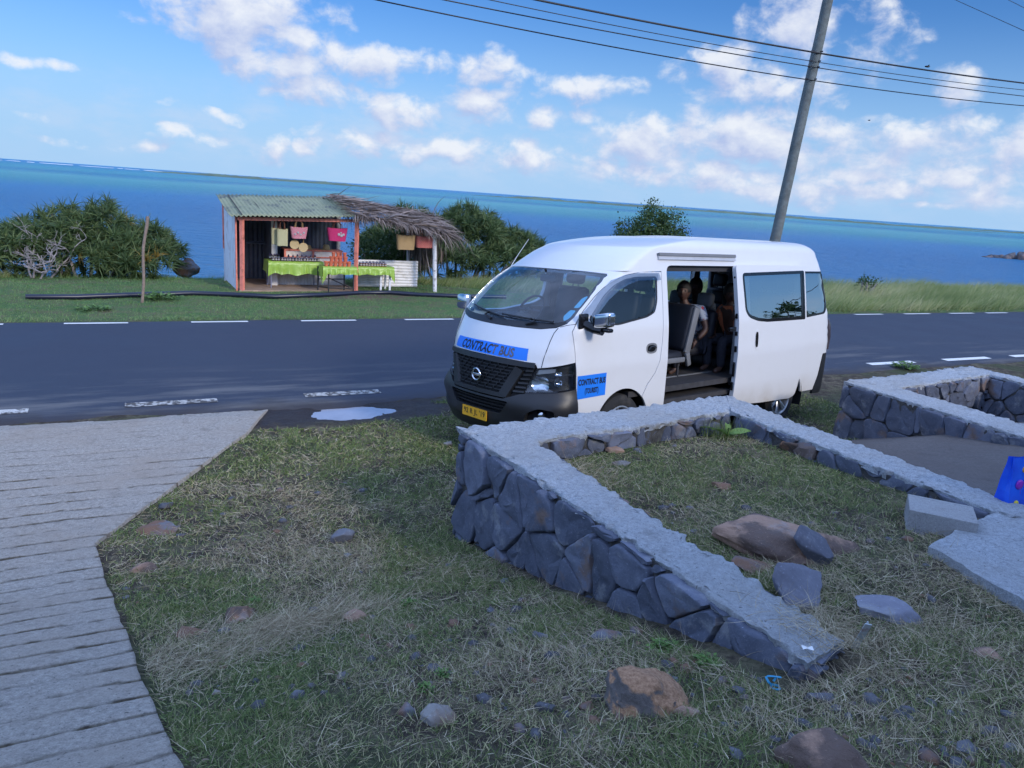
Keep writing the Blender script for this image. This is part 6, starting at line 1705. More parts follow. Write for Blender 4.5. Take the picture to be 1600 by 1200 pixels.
bag('tall cream straw tote hanging at the left end of the row of bags', 3.53, 3.79, 1.08, 1.47, 19.08, M_straw, .96, .22)
bag('second cream tote hanging half hidden behind the front cream tote', 3.43, 3.66, 1.10, 1.48, 19.24, M_straw, .96, .2)
bag('pink and cream patterned basket hanging in the middle of the stall opening', 3.84, 4.26, 1.27, 1.53, 19.08, M_pinkw, .78, .17, .16, 'basket', [(-.6, .4, .025), (-.2, .55, .028), (.2, .38, .025), (.6, .55, .026)], M_tan)
bag('magenta basket with pale flowers hanging left of the salmon middle post', 4.73, 5.24, 1.24, 1.54, 19.10, M_mag, .80, .16, .18, 'basket', [(.1, .55, .034), (.4, .45, .036), (.66, .55, .032), (.35, .68, .022)])
bag('tan straw bag hanging under the thatch', 6.50, 7.0, 1.09, 1.45, 19.05, M_tan, .90, .22, .20)
bag('red striped basket hanging under the thatch beside the white post', 7.02, 7.52, 1.15, 1.43, 19.08, M_redw, .88, .24, .22, 'basket', hm=M_redw)
for lab, r, z in (('round woven fan hanging below the pink basket', 3.965, 1.115), ('round woven fan hanging lowest, right of the other fan', 4.175, 1.05)):
    t = thing('woven_fan', lab, 'fan', W(r, 19.16, z - .11), AR); mb = MB(); Mx = Matrix.Translation((r, 19.16, z)) @ Matrix.Rotation(PI / 2, 4, 'X'); mb.lathe([(0, .005), (.095, .005), (.110, .008), (.114, 0), (.110, -.008), (0, -.005)], 32, M=Mx); sp(mb, 'fan_disc', M_fan, 40, t)
    mb = MB(); mb.tube([(r, 19.16, z + .1), (r + .01, 19.16, z + .32)], .008, 6); sp(mb, 'handle', M_tan, None, t)
for lab, r, s, z, k in (('pale straw hat lying on the cabinet under the magenta basket', 5.08, 20.55, .895, 1.0), ('flat brown straw hat on the middle of the cabinet', 4.62, 20.6, .895, .8)):
    mb = MB(); mb.lathe([(.20 * k, 0), (.12 * k, .012), (.095 * k, .02), (.088 * k, .09 * k), (.06 * k, .13 * k), (0, .135 * k)], 28, M=Matrix.Translation((r, s, z))); RSB(mb).build('straw_hat', M_fan, smooth=50, label=lab, cat='hat')
# ------------------------------------------------------------------ leaves and grasses
def leaf_mat(name, lo, mid, hi, rough=.5, trans=.25):
    m, t, b = newmat(name); tin = t.n('ShaderNodeAttribute', attribute_name='tint').outputs['Fac']
    c = t.ramp(tin, [(0, lo), (.5, mid), (1, hi)]); t.set(b.inputs['Base Color'], c); b.inputs['Roughness'].default_value = rough; b.inputs['Specular IOR Level'].default_value = .3
    if trans:
        tr = t.n('ShaderNodeBsdfTranslucent', c); mx = t.n('ShaderNodeMixShader', trans, b.outputs[0], tr.outputs[0]); t.set(m.node_tree.nodes['Material Output'].inputs[0], mx.outputs[0])
    return m
M_pand = leaf_mat('pandanus_leaf', (.035, .06, .026), (.085, .14, .052), (.20, .25, .10))
M_pandy = leaf_mat('yellow_leaf', (.20, .13, .03), (.32, .22, .05), (.38, .28, .09))
M_dead = simple('grey_dead_wood', (.36, .32, .32), .85, var=.2, scale=8)
M_broad = leaf_mat('broad_leaf', (.025, .05, .018), (.06, .11, .035), (.12, .18, .06))
M_weed = leaf_mat('weed_leaf', (.06, .12, .03), (.13, .24, .055), (.22, .34, .09))
M_grass = leaf_mat('lawn_grass', (.075, .115, .04), (.20, .27, .085), (.62, .54, .31), .6, .2)
M_lawn = leaf_mat('verge_grass', (.07, .135, .05), (.17, .30, .10), (.44, .44, .22), .6, .2)
M_tall = leaf_mat('tall_grass', (.11, .16, .055), (.25, .32, .11), (.58, .53, .31), .6, .3)
M_dry = leaf_mat('dry_straw', (.18, .145, .09), (.44, .36, .235), (.72, .63, .45), .65, .15)
def blades(P, D, L, Wd, bend, seg, tint, up=None):
    """N curved strips: P base, D unit direction, L length, Wd width, bend vector added along the length"""
    N = len(P); side = np.cross(D, np.random.default_rng(1).normal(size=(N, 3))); side /= np.linalg.norm(side, axis=1, keepdims=True) + 1e-9
    V = np.zeros((N, seg + 1, 2, 3)); q = P.copy(); d = D.copy()
    for i in range(seg + 1):
        u = i / seg; w = (Wd * (1 - u ** 1.6 * .96) * .5)[:, None]
        V[:, i, 0] = q - side * w; V[:, i, 1] = q + side * w
        d = d + bend * (1.0 / seg) * (.6 + u); d /= np.linalg.norm(d, axis=1, keepdims=True); q = q + d * (L / seg)[:, None]
    base = (np.arange(N) * (seg + 1) * 2)[:, None, None]; k = np.arange(seg)[None, :, None] * 2
    T = base + k + np.array([0, 1, 3, 2])[None, None, :]
    return V.reshape(-1, 3), T.reshape(-1, 4), np.repeat(tint, (seg + 1) * 2)
def join(parts):
    V = []; T = []; A = []; o = 0
    for v, t, a in parts: V.append(v); T.append(t + o); A.append(a); o += len(v)
    return np.concatenate(V), np.concatenate(T), np.concatenate(A)
def rosette_bush(name, label, cat, lobes, n, seed, leafL=.42, stem_mat=M_dead, mat=M_pand, yellow=0, dead=0, stems=14, group=None, wide=.034, lean=(0, 0)):
    """spiky-leaved screw-pine thicket: rosettes of strap leaves spread over and through a lumpy crown"""
    rg = np.random.default_rng(seed); parts = []; ypart = []
    base = np.array([np.mean([l[0] for l in lobes]), np.mean([l[1] for l in lobes])]); zb = float(gz(*rs((base[0], base[1], 0)), False))
    t = thing(name, label, cat, (base[0], base[1], zb), 0, group); vol = np.array([l[3] * l[4] * l[5] for l in lobes]); vol = vol / vol.sum(); tips = []
    for k in range(n):
        l = lobes[rg.choice(len(lobes), p=vol)]; u = rg.normal(size=3); u /= np.linalg.norm(u); u[2] = abs(u[2]) if rg.random() < .75 else u[2]
        rad = rg.uniform(.35, 1.0) ** .5 * (1 + .16 * math.sin(5 * u[0] + seed) * math.sin(4 * u[1] + 2 * seed))
        c = np.array([l[0] + u[0] * l[3] * rad, l[1] + u[1] * l[4] * rad, max(zb + .12, l[2] + u[2] * l[5] * rad)]); tips.append(c)
        m = int(rg.integers(22, 34)); ax = u * np.array([1, 1, .8]) + np.array([0, 0, .55]) + rg.normal(0, .25, 3); ax /= np.linalg.norm(ax)
        D = rg.normal(size=(m, 3)); D /= np.linalg.norm(D, axis=1, keepdims=True); D = D * .95 + ax * .75; D /= np.linalg.norm(D, axis=1, keepdims=True)
        Ls = leafL * rg.uniform(.55, 1.15, m); tint = np.clip(rg.normal(.42 + .25 * rg.random(), .2, m), 0, 1)
        b = blades(np.repeat(c[None], m, 0) + rg.normal(0, .02, (m, 3)), D, Ls, wide * rg.uniform(.6, 1.1, m), np.tile([0, 0, -.75], (m, 1)) * rg.uniform(.3, 1.3, (m, 1)), 4, tint)
        (ypart if rg.random() < yellow else parts).append(b)
    Mi = np.array(WM[t].inverted())
    V, T, A = join(parts); npmesh('crown', V + Mi[:3, 3], T, mat, attr=A, parent=t)
    if ypart: V, T, A = join(ypart); npmesh('yellowed_leaves', V + Mi[:3, 3], T, M_pandy, attr=A, parent=t)
    mb = MB(); rnd = random.Random(seed)
    for k in range(stems):
        tp = tips[rnd.randrange(len(tips))]; b0 = np.array([base[0] + (tp[0] - base[0]) * .55 + rnd.gauss(0, .15), base[1] + (tp[1] - base[1]) * .5, zb - .05]); mid = (b0 + tp) / 2 + np.array([rnd.gauss(0, .15), rnd.gauss(0, .15), .1])
        mb.tube([b0, (b0 + mid) / 2 + np.array([rnd.gauss(0, .04)] * 3), mid, tp], [.05, .042, .035, .022], 6)
    mb.build('trunk', stem_mat, t, smooth=60)
    return t
def at(px, py, y): return PY(px, py, y)
def lobe(px, py, y, rx, ry, rz):     # ellipsoid centred on a point seen at a pixel, at depth y
    p = at(px, py, y); return (p[0], p[1], p[2], rx, ry, rz)
rosette_bush('pandanus_bush', 'big rounded screw-pine thicket on the sea edge at the far left', 'bush',
    [lobe(150, 385, 20.0, 1.35, 1.2, 1.05), lobe(225, 400, 20.2, 1.0, 1.0, .78), lobe(75, 390, 19.4, 1.15, 1.0, .85), lobe(10, 395, 18.6, 1.0, 1.0, .72), lobe(130, 408, 19.2, 1.9, .7, .45), lobe(230, 412, 19.6, .9, .7, .4), lobe(-50, 400, 18.2, .9, 1, .6)], 900, 11, yellow=.04, leafL=.36)
rosette_bush('pandanus_bush', 'wide screw-pine thicket behind the thatch, sloping down to the right', 'bush',
    [lobe(650, 375, 24.6, 1.3, 1.0, .95), lobe(735, 375, 25.2, 1.3, 1.1, 1.0), lobe(600, 388, 24.2, .8, .9, .75), lobe(800, 395, 25.6, 1.0, 1.0, .72), lobe(720, 345, 25.4, .6, .6, .5), lobe(690, 408, 23.6, 1.6, .7, .5), lobe(790, 412, 24.4, 1.3, .7, .5), lobe(840, 415, 25.0, .9, .6, .45)], 1050, 12, leafL=.38)
# bleached dead branches standing at the front of the left thicket
def dead_shrub():
    mb = MB(); rnd = random.Random(8); b = at(62, 414, 18.3); b[2] = float(gz(*rs(b), False))
    def br(p, d, L, r, lev):
        pts = [p]; q = p.copy(); n = 5
        for i in range(n):
            d = d + np.array([rnd.gauss(0, .28), rnd.gauss(0, .28), rnd.gauss(.03, .2)]); d /= np.linalg.norm(d); q = q + d * L / n; pts.append(q.copy())
        mb.tube(pts, list(np.linspace(r, r * .6, n + 1)), 5)
        if lev < 5:
            for k in range(2 if lev else 3):
                i = rnd.randint(2, n); nd = d + np.array([rnd.gauss(0, .75), rnd.gauss(0, .6), rnd.gauss(.08, .5)]); br(pts[i], nd / np.linalg.norm(nd), L * rnd.uniform(.62, .85), r * .68, lev + 1)
    for k in range(4): br(np.array([b[0] + rnd.gauss(0, .2), b[1] + rnd.gauss(0, .1), b[2] - .05]), np.array([rnd.gauss(0, .45), -.12, 1.0]), .56, .024, 0)
    mb.build('dead_shrub', M_dead, smooth=60, label='tangle of bare grey branches in front of the left thicket', cat='shrub')
dead_shrub()
def broad_tree(name, label, cat, lobes, n, seed, leaf=.09, dense=34, group=None, mat=M_broad, trunk=.07):
    rg = np.random.default_rng(seed); base = np.array([lobes[0][0], lobes[0][1]]); zb = float(gz(*rs((base[0], base[1], 0)), False)); t = thing(name, label, cat, (base[0], base[1], zb), 0, group)
    vol = np.array([l[3] * l[4] * l[5] for l in lobes]); vol = vol / vol.sum(); C = []; 
    for k in range(n):
        l = lobes[rg.choice(len(lobes), p=vol)]; u = rg.normal(size=3); u /= np.linalg.norm(u); rad = rg.uniform(.35, 1.0) ** .5; C.append([l[0] + u[0] * l[3] * rad, l[1] + u[1] * l[4] * rad, l[2] + u[2] * l[5] * rad])
    C = np.array(C); P = np.repeat(C, dense, 0) + rg.normal(0, .11, (n * dense, 3)); N = len(P); D = rg.normal(size=(N, 3)); D[:, 2] += .2; D /= np.linalg.norm(D, axis=1, keepdims=True)
    side = np.cross(D, rg.normal(size=(N, 3))); side /= np.linalg.norm(side, axis=1, keepdims=True); L = leaf * rg.uniform(.6, 1.2, N)[:, None]
    V = np.stack([P, P + D * L * .5 + side * L * .28, P + D * L, P + D * L * .5 - side * L * .28], 1).reshape(-1, 3); T = np.arange(N * 4).reshape(-1, 4)
    A = np.repeat(np.clip(np.repeat(rg.uniform(.2, .75, n), dense) + rg.normal(0, .14, N), 0, 1), 4)
    Mi = np.array(WM[t].inverted()); npmesh('crown', V + Mi[:3, 3], T, mat, attr=A, parent=t)
    mb = MB()
    for k in range(7):
        c = C[rg.integers(n)]; b0 = np.array([base[0], base[1], zb - .1]); mb.tube([b0, b0 * .6 + c * .4 + rg.normal(0, .08, 3), c], [trunk, trunk * .7, trunk * .25], 6)
    mb.build('trunk', M_dead, t, smooth=60); return t
broad_tree('leafy_tree', 'dark round-topped leafy tree rising behind the van roof', 'tree', [lobe(1022, 352, 27.5, .65, .6, .6), lobe(1047, 350, 27.5, .5, .5, .5), lobe(988, 360, 27.3, .6, .5, .42), lobe(1020, 330, 27.6, .3, .3, .35), lobe(1005, 375, 27.2, .95, .7, .55), lobe(1040, 380, 27.2, .8, .7, .6)], 330, 21)
broad_tree('broad_shrub', 'dark green leafy shrub just behind the hanging straw bags of the stall', 'shrub', [lobe(600, 392, 22.5, .75, .6, .62), lobe(640, 385, 22.8, .7, .6, .65), lobe(575, 405, 22.3, .5, .5, .4)], 150, 22, mat=M_broad)
broad_tree('low_shrub', 'small dark shrub on the grassy sea edge right of the van', 'shrub', [lobe(1356, 441, 27.0, .30, .3, .10)], 12, 23, leaf=.08)
# utility pole and cables
M_pole = simple('weathered_pole', (.13, .15, .145), .85, var=.3, scale=6, bump=.006, bscale=20, dark=(.13, .13, .12), dscale=9)
_pb = W(*rs(np.array([6.75, 20.6, 0])), 0)
pole_b = np.array([PY(1204, 400, 20.6)[0], 20.6, 0.0]); a1 = PY(1212, 370, 20.6); a2 = PY(1294, 0, 20.6)
dirp = (a2 - a1) / np.linalg.norm(a2 - a1); pb0 = a1 + dirp * ((-.6 - a1[2]) / dirp[2]); ptop = a2 + dirp * 1.9
pt = thing('utility_pole', 'leaning grey timber utility pole behind the van', 'utility pole', pb0)
mb = MB(); n = 26; mb.tube([pb0 + (ptop - pb0) * i / n + np.array([.02 * mnoise.noise(Vector((i * .35, 1, 0))), .01, 0]) for i in range(n + 1)], [.140 - .02 * i / n + .004 * mnoise.noise(Vector((i * .9, 4, 0))) for i in range(n + 1)], 16); mb.build('pole_shaft', M_pole, pt, smooth=60)
mb = MB()
for py in (81, 96, 105, 124): p = PY(1294 - (py) * .221 + .0, py, 20.6); mb.tube([p + np.array([-.16, -.06, 0]), p + np.array([.12, -.10, .0])], .018, 6); 
mb.build('cable_clamp', M_steel, pt)
M_cable = simple('black_cable', (.010, .010, .012), .5)
def cable(label, py_at_pole, rad, pts_px):
    """cable through its pole point, parallel to the road, with a gentle sag (heights read along its length)"""
    x0 = 1294 - py_at_pole * .221; p0 = PY(x0, py_at_pole, 20.45); s0 = rs(p0)[1]; R0 = rs(p0)[0]
    rs_, zs_ = [], []
    for (px, py) in pts_px:
        q = PS(px, py, s0); rs_.append(q[0]); zs_.append(q[2])
    rs_.append(R0); zs_.append(p0[2]); cf = np.polyfit(np.array(rs_) - R0, zs_, 2)
    R = np.linspace(-14, 40, 90); mb = MB(); mb.tube([W(r, s0, float(np.polyval(cf, r - R0))) for r in R], rad, 6); mb.build('power_cable', M_cable, smooth=60, label=label, cat='cable', group='overhead cables')
cable('thick black overhead cable, topmost of the four that cross the pole', 81, .021, [(846, 0), (1000, 34), (1145, 60), (1450, 110), (1600, 130)])
cable('thin overhead cable, second from the top at the pole', 97, .009, [(762, 0), (1000, 47), (1145, 73), (1450, 124), (1600, 140)])
cable('overhead cable, third from the top at the pole', 105, .012, [(694, 0), (1000, 59), (1145, 83), (1450, 132), (1600, 150)])
cable('lowest of the four overhead cables at the pole', 126, .013, [(592, 0), (800, 43), (1000, 82), (1145, 106), (1450, 148), (1600, 166)])
for lab, (a, b), y in (('thin faint wire crossing the top right corner of the sky', ((1480, -6), (1640, 66)), 30.0), ('short faint wire at the extreme top right corner', ((1560, -8), (1660, 42)), 31.0)):
    p, q = PY(*a, y), PY(*b, y - 6); d = q - p; mb = MB(); mb.tube([p - d * 3, p, q, q + d * 2], .010, 5); mb.build('power_cable', M_cable, label=lab, cat='cable')
# birds
for lab, px, py, s_ in (('tiny dark bird in the sky below the cables at the right', 1449, 104, .09), ('tiny dark bird speck in the blue right of the pole', 1358, 188, .045)):
    p = PY(px, py, 24); mb = MB(); mb.blob(p, (s_ * .9, s_ * .35, s_ * .3), 2, .05)
    for k in (-1, 1): mb.add([p + np.array([-.2, 0, .0]) * s_, p + np.array([.3, 0, 0]) * s_, p + np.array([.2, 1.2 * k, .35]) * s_, p + np.array([-.1, .9 * k, .4]) * s_], [(0, 1, 2, 3)])
    mb.build('bird', M_blk, smooth=40, label=lab, cat='bird')
# thin leaning stick, black water pipe, rocks beyond the road
mb = MB(); b, tpt = PZ(222, 473, 0), PY(228, 338, PZ(222, 473, 0)[1]); k = 9; mb.tube([b + (tpt - b) * i / k + np.array([.05 * math.sin(i * .9), 0, 0]) * (.3 + .1 * i) * .6 for i in range(k + 1)], [.032, .03, .03, .028, .03, .027, .03, .028, .034, .03], 7); mb.build('wooden_stake', simple('bark_stick', (.27, .20, .16), .85, var=.3, scale=14), smooth=60, label='crooked wooden stake standing alone on the far verge', cat='stake')
mb = MB(); pts = [PZ(px, py, .05) for px, py in [(40, 464), (120, 464), (215, 460.5), (300, 458), (375, 461), (430, 463.5), (500, 461), (560, 457.5), (610, 457), (655, 460.5), (720, 463), (790, 464)]]; mb.tube(pts, .055, 8); mb.build('water_pipe', simple('black_pipe', (.012, .016, .035), .35), smooth=60, label='long black pipe lying on the grass past the front of the stall', cat='pipe')
def far_rock(px, py, y, r, label, seed, col=M_rock_dark):
    p = at(px, py, y); mb = MB(); mb.blob(p, r, 4, .3, 1.2, seed); mb.build('rock', col, smooth=60, label=label, cat='rock')
far_rock(291, 418, 20.6, (.33, .3, .24), 'dark rounded boulder between the left thicket and the stall', 2)
p = at(1600, 403, 300.0); mb = MB(); rnd = random.Random(4)
for k in range(26): mb.blob((p[0] - 14 + k * 1.3, p[1] + rnd.gauss(0, 2), SEA), (1.6, 1.6, min(3.1, .5 + .22 * k) * rnd.uniform(.7, 1.1)), 3, .35, 1.6, k)
mb.build('rock_spit', M_rock_dark, smooth=60, label='low black rocky point jutting into the sea at the right edge', cat='rocks')
# far low islands and the surf on the reef
M_isl = simple('island_scrub', (.12, .17, .11), .95, var=.35, scale=.012)
def island(px0, px1, y, hs, seed, w=120):
    mb = MB(); x0 = PY(px0, 300, y)[0]; x1 = PY(px1, 300, y)[0]; n = 160; rows = []
    for j, v in enumerate(np.linspace(-1, 1, 7)):
        row = []
        for i in range(n + 1):
            u = i / n; e = min(1, 6 * u, 5 * (1 - u)); h = hs * e * (.55 + .45 * mnoise.fractal(Vector((u * 9, seed, 0)), 1, 2, 4) + .22 * mnoise.fractal(Vector((u * 60, seed, v)), 1, 2, 3)) * (1 - v * v); row.append((x0 + (x1 - x0) * u, y + v * w, SEA - .5 + max(0, h) + .4))
        rows.append(row)
    mb.grid(rows); mb.build('island', M_isl, smooth=60, kind='structure')
island(235, 620, 3000, 13, 1); island(735, 1330, 2600, 11, 2); island(1190, 1560, 2300, 7, 3); island(1440, 1800, 3300, 9, 5)
M_foam = simple('surf_foam', (.75, .78, .80), .9, var=.1)
mb = MB(); rnd = random.Random(2)
for k in range(60):
    px = -20 + 290 * rnd.random() ** 1.2; y = 4200 + rnd.uniform(-200, 200); p = PY(px, 300, y); mb.box((p[0], y, SEA + .8), (rnd.uniform(10, 60), 8, rnd.uniform(1.0, 3.5)))
mb.build('surf', M_foam, kind='structure')
# ------------------------------------------------------------------ grass
def scatter(n, r0, r1, s0, s1, seed, keep):
    rg = np.random.default_rng(seed); r = rg.uniform(r0, r1, n); s = rg.uniform(s0, s1, n); k = keep(r, s, rg); return r[k], s[k], rg
def grass_ok(r, s, m=0.0):
    ok = (s < 8.95) & (r > np.interp(s, _ds, _dr) + .01 + .03 * vnoise(r * 8, s * 8, seed=91))
    ok &= ~((r > 2.2 - m) & (r < 2.70 + m) & (s > 1.74) & (s < 5.04))
    ok &= ~((r > 2.2) & (r < 5.19) & (s > 4.5 + (r - 2.66) * .13 - m) & (s < 5.02 + (r - 2.2) * .115 + m))
    ok &= ~((r > 4.74) & (s < 5.55))
    d = np.hypot((r - PUD[0] + .25) / 1.75, (s - PUD[1]) / .62); ok &= d > .62 + .5 * vnoise(r * 3, s * 3, seed=92)
    ok &= ~((r > 4.1) & (r < 4.9) & (s > 1.7) & (s < 2.6) & (r - 3.6 > 0) & inside(_slab, r, s))
    return ok
_slab = [rs(PG(*p)) for p in [(1447, 868), (1500, 838), (1548, 815), (1580, 800), (1690, 800), (1760, 880), (1700, 990), (1612, 962), (1580, 945), (1525, 915)]]
def toW(r, s, z): return np.stack([RD[0] * r + ND[0] * s, RD[1] * r + ND[1] * s, z], -1)
def cover(r, s):   # where the sward is thick, 0..1
    return sstep(.39, .58, .5 + .5 * fbm(r * .9, s * .9, oct=4, seed=81) + .10 * sstep(4.5, 8, s))
def patchy(r, s): return .5 + .5 * fbm(r * 3.1, s * 3.1, oct=3, seed=82)
# near lawn: green blades
def near_green():
    n = 520000
    def keep(r, s, rg):
        d = np.hypot(r * .88 - s * .47, r * .47 + s * .88); p = np.clip(1.55 - d * .085, .35, 1) * (.22 + .78 * cover(r, s) * sstep(.25, .55, patchy(r, s))); return grass_ok(r, s) & (rg.random(len(r)) < p)
    r, s, rg = scatter(n, -.8, 9.4, .9, 8.95, 1, keep); N = len(r); z = gz(r, s) - .004
    D = np.stack([rg.normal(0, .75, N), rg.normal(0, .75, N), rg.uniform(.35, 1.2, N)], -1); D /= np.linalg.norm(D, axis=1, keepdims=True)
    far = sstep(3, 8, s); L = rg.uniform(.022, .065, N) * (1 + .1 * far); wd = rg.uniform(.0024, .0048, N) * (1 + 1.1 * far)
    tint = np.clip(rg.normal(.38, .15, N) + .42 * (rg.random(N) < .12 + .35 * (1 - cover(r, s))), 0, 1)
    V, T, A = blades(toW(r, s, z), D, L, wd, np.tile([0, 0, -.9], (N, 1)) * rg.uniform(.2, 1.2, (N, 1)), 2, tint); npmesh('short_grass', V, T, M_grass, kind='stuff', attr=A)
near_green()
def close_turf():
    n = 560000
    def keep(r, s, rg):
        d = np.hypot(r * .88 - s * .47, r * .47 + s * .88); tuft = sstep(.42, .62, .5 + .5 * fbm(r * 5.5, s * 5.5, oct=3, seed=95)); p = np.clip(1.7 - d * .26, 0, 1) * (.16 + .84 * tuft * (.25 + .75 * cover(r, s))); return grass_ok(r, s) & (rg.random(len(r)) < p)
    r, s, rg = scatter(n, -.8, 5.0, .9, 5.2, 11, keep); N = len(r); z = gz(r, s) - .004; D = np.stack([rg.normal(0, .6, N), rg.normal(0, .6, N), rg.uniform(.4, 1.3, N)], -1); D /= np.linalg.norm(D, axis=1, keepdims=True)
    V, T, A = blades(toW(r, s, z), D, rg.uniform(.018, .055, N), rg.uniform(.0016, .0034, N), np.tile([0, 0, -.9], (N, 1)) * rg.uniform(.2, 1.3, (N, 1)), 2, np.clip(rg.normal(.42, .16, N) + .45 * (rg.random(N) < .14 + .4 * (1 - cover(r, s))), 0, 1)); npmesh('turf_grass', V, T, M_grass, kind='stuff', attr=A)
close_turf()
def straw_heap():
    rg = np.random.default_rng(12); parts = []
    for (c, sr, ss_, n, hh) in ((HP, .17, .10, 2000, .05), (HP2, .13, .16, 1500, .03), ((HP[0] - .3, HP[1] - .25), .22, .10, 1000, .03), ((HP[0] + .35, HP[1] + .12), .2, .10, 900, .03), ((HP[0] + 1.2, HP[1] + .5), .5, .22, 1100, .02), ((2.85, 4.3), .16, .2, 1100, .02), ((3.6, 1.9), .7, .3, 1800, .02), ((2.1, 3.0), .2, .7, 1000, .02)):
        r = c[0] + rg.normal(0, sr, n); s = c[1] + rg.normal(0, ss_, n); k = grass_ok(r, s) | (c is HP2) & (rg.random(n) < .5); r, s = r[k], s[k]; N = len(r)
        top = np.where((r > 2.33) & (r < 2.67) & (s > 1.75) & (s < 4.9), WALL_TOP + .01, gz(r, s)); z = top + rg.random(N) ** 1.5 * hh
        a = rg.normal(.6, .95, N) + 2.6 * (vnoise(r * 6, s * 6, seed=98) - .5) + (rg.random(N) < .3) * rg.normal(0, 1.6, N); D = np.stack([np.cos(a), np.sin(a), rg.normal(.14, .3, N)], -1); D /= np.linalg.norm(D, axis=1, keepdims=True)
        parts.append(blades(toW(r, s, z), D, rg.uniform(.05, .17, N), rg.uniform(.0014, .0028, N), rg.normal(0, .4, (N, 3)) - np.array([0, 0, .2]), 4, np.clip(rg.normal(.5, .24, N), 0, 1)))
    V, T, A = join(parts); npmesh('straw_heap', V, T, M_dry, kind='stuff', attr=A)
# dry stalks lying about
def near_dry():
    n = 420000
    def keep(r, s, rg):
        heap = np.exp(-(((r - HP[0]) / .55) ** 2 + ((s - HP[1]) / .28) ** 2)) + np.exp(-(((r - HP2[0]) / .4) ** 2 + ((s - HP2[1]) / .5) ** 2))
        d = np.hypot(r * .88 - s * .47, r * .47 + s * .88); p = np.clip(1.5 - d * .13, .10, 1) * (.16 + .65 * (1 - cover(r, s)) * sstep(.35, .6, patchy(r + 9, s)) + .8 * heap); return grass_ok(r, s) & (rg.random(len(r)) < p)
    r, s, rg = scatter(n, -.8, 8, .9, 8.6, 2, keep); N = len(r); z = gz(r, s) + rg.random(N) ** 2 * .022
    a = rg.normal(.5, .9, N) + 2.2 * vnoise(r * 1.4, s * 1.4, seed=83); D = np.stack([np.cos(a), np.sin(a), rg.normal(.10, .22, N)], -1); D /= np.linalg.norm(D, axis=1, keepdims=True)
    L = rg.uniform(.03, .11, N) * (1 + .8 * (rg.random(N) < .06)); wd = rg.uniform(.0014, .0030, N) * (1 + .9 * sstep(3, 8, s))
    V, T, A = blades(toW(r, s, z), D, L, wd, rg.normal(0, .35, (N, 3)) - np.array([0, 0, .15]), 3, np.clip(rg.normal(.5, .22, N), 0, 1)); npmesh('dry_straw', V, T, M_dry, kind='stuff', attr=A)
HP = rs(PG(440, 985)); HP2 = rs(PG(1290, 1010))
near_dry(); straw_heap()
# lawn beyond the road
def far_lawn():
    def keep(r, s, rg): return ~((r > 2.65) & (r < 5.5) & (s > 19.0) & (s < 21.2)) & ~((r > 3.6) & (r < 6.6) & (np.abs(s - 18.15) < .42) & (vnoise(r * 2.5, s * 4, seed=97) > .42)) & (rg.random(len(r)) < np.where(r > 13, .35, 1) * (.35 + .65 * sstep(.3, .6, .5 + .5 * fbm(r * .7, s * .7, oct=4, seed=84))))
    r, s, rg = scatter(260000, -6, 30, 15.05, 23.2, 3, keep); N = len(r); z = gz(r, s) - .01; D = np.stack([rg.normal(.1, .5, N), rg.normal(0, .5, N), rg.uniform(.5, 1.2, N)], -1); D /= np.linalg.norm(D, axis=1, keepdims=True)
    hi = sstep(21.0, 22.3, s + .6 * fbm(r * .8, s * 0, oct=2, seed=85)); L = rg.uniform(.03, .07, N) * (1 + 2.8 * hi) * (1 + .9 * sstep(15.5, 15.1, s)); wd = rg.uniform(.005, .011, N)
    tint = np.clip(rg.normal(.31, .13, N) + .20 * (fbm(r * .5, s * .9, oct=3, seed=86)) + .12, 0, 1); V, T, A = blades(toW(r, s, z), D, L, wd, np.tile([.15, 0, -.5], (N, 1)), 2, tint); npmesh('lawn_grass', V, T, M_lawn, kind='stuff', attr=A)
far_lawn()
# wind-combed tall grass along the sea edge
def tall_grass():
    def keep(r, s, rg):
        # right of the stall: a thick belt whose front edge steps closer to the road toward the right
        front = np.interp(r, [-6, -3.2, -1.5, 2.4, 7.2, 8.0, 9.5, 12, 16, 60], [18.0, 19.3, 22.2, 22.6, 22.6, 20.6, 19.6, 17.2, 15.35, 15.2]) + .35 * fbm(r * .9, s * 0, oct=3, seed=87)
        left = (r < -3.0) & (s > 15.3)
        return ((s > front) | (left & (s > 15.2 + .5 * (r + 4.6)))) & (s < np.where(r > 12, 20.5, 23.5)) & ~((r > 2.5) & (r < 7.7) & (s < 21.4))
    r, s, rg = scatter(240000, -9, 46, 15.1, 23.6, 4, keep); N = len(r); z = gz(r, s) - .02
    hgt = (.26 + .42 * np.clip(.5 + .6 * fbm(r * .55, s * .55, oct=3, seed=88), 0, 1)) * np.interp(r, [-9, -3, 0, 7, 10, 14, 46], [1.1, .8, .5, .6, .9, 1.15, 1.2]); L = hgt * rg.uniform(.6, 1.15, N)
    D = np.stack([rg.normal(.30, .28, N), rg.normal(.10, .28, N), np.ones(N)], -1); D /= np.linalg.norm(D, axis=1, keepdims=True); wd = rg.uniform(.006, .014, N)
    tint = np.clip(rg.normal(.45, .16, N) + .5 * fbm(r * .35, s * .8, oct=3, seed=89) + .28 * (rg.random(N) < .22), 0, 1)
    V, T, A = blades(toW(r, s, z), D, L, wd, np.tile([.75, .25, -.35], (N, 1)) * rg.uniform(.4, 1.4, (N, 1)), 3, tint); npmesh('tall_grass', V, T, M_tall, kind='stuff', attr=A)
tall_grass()
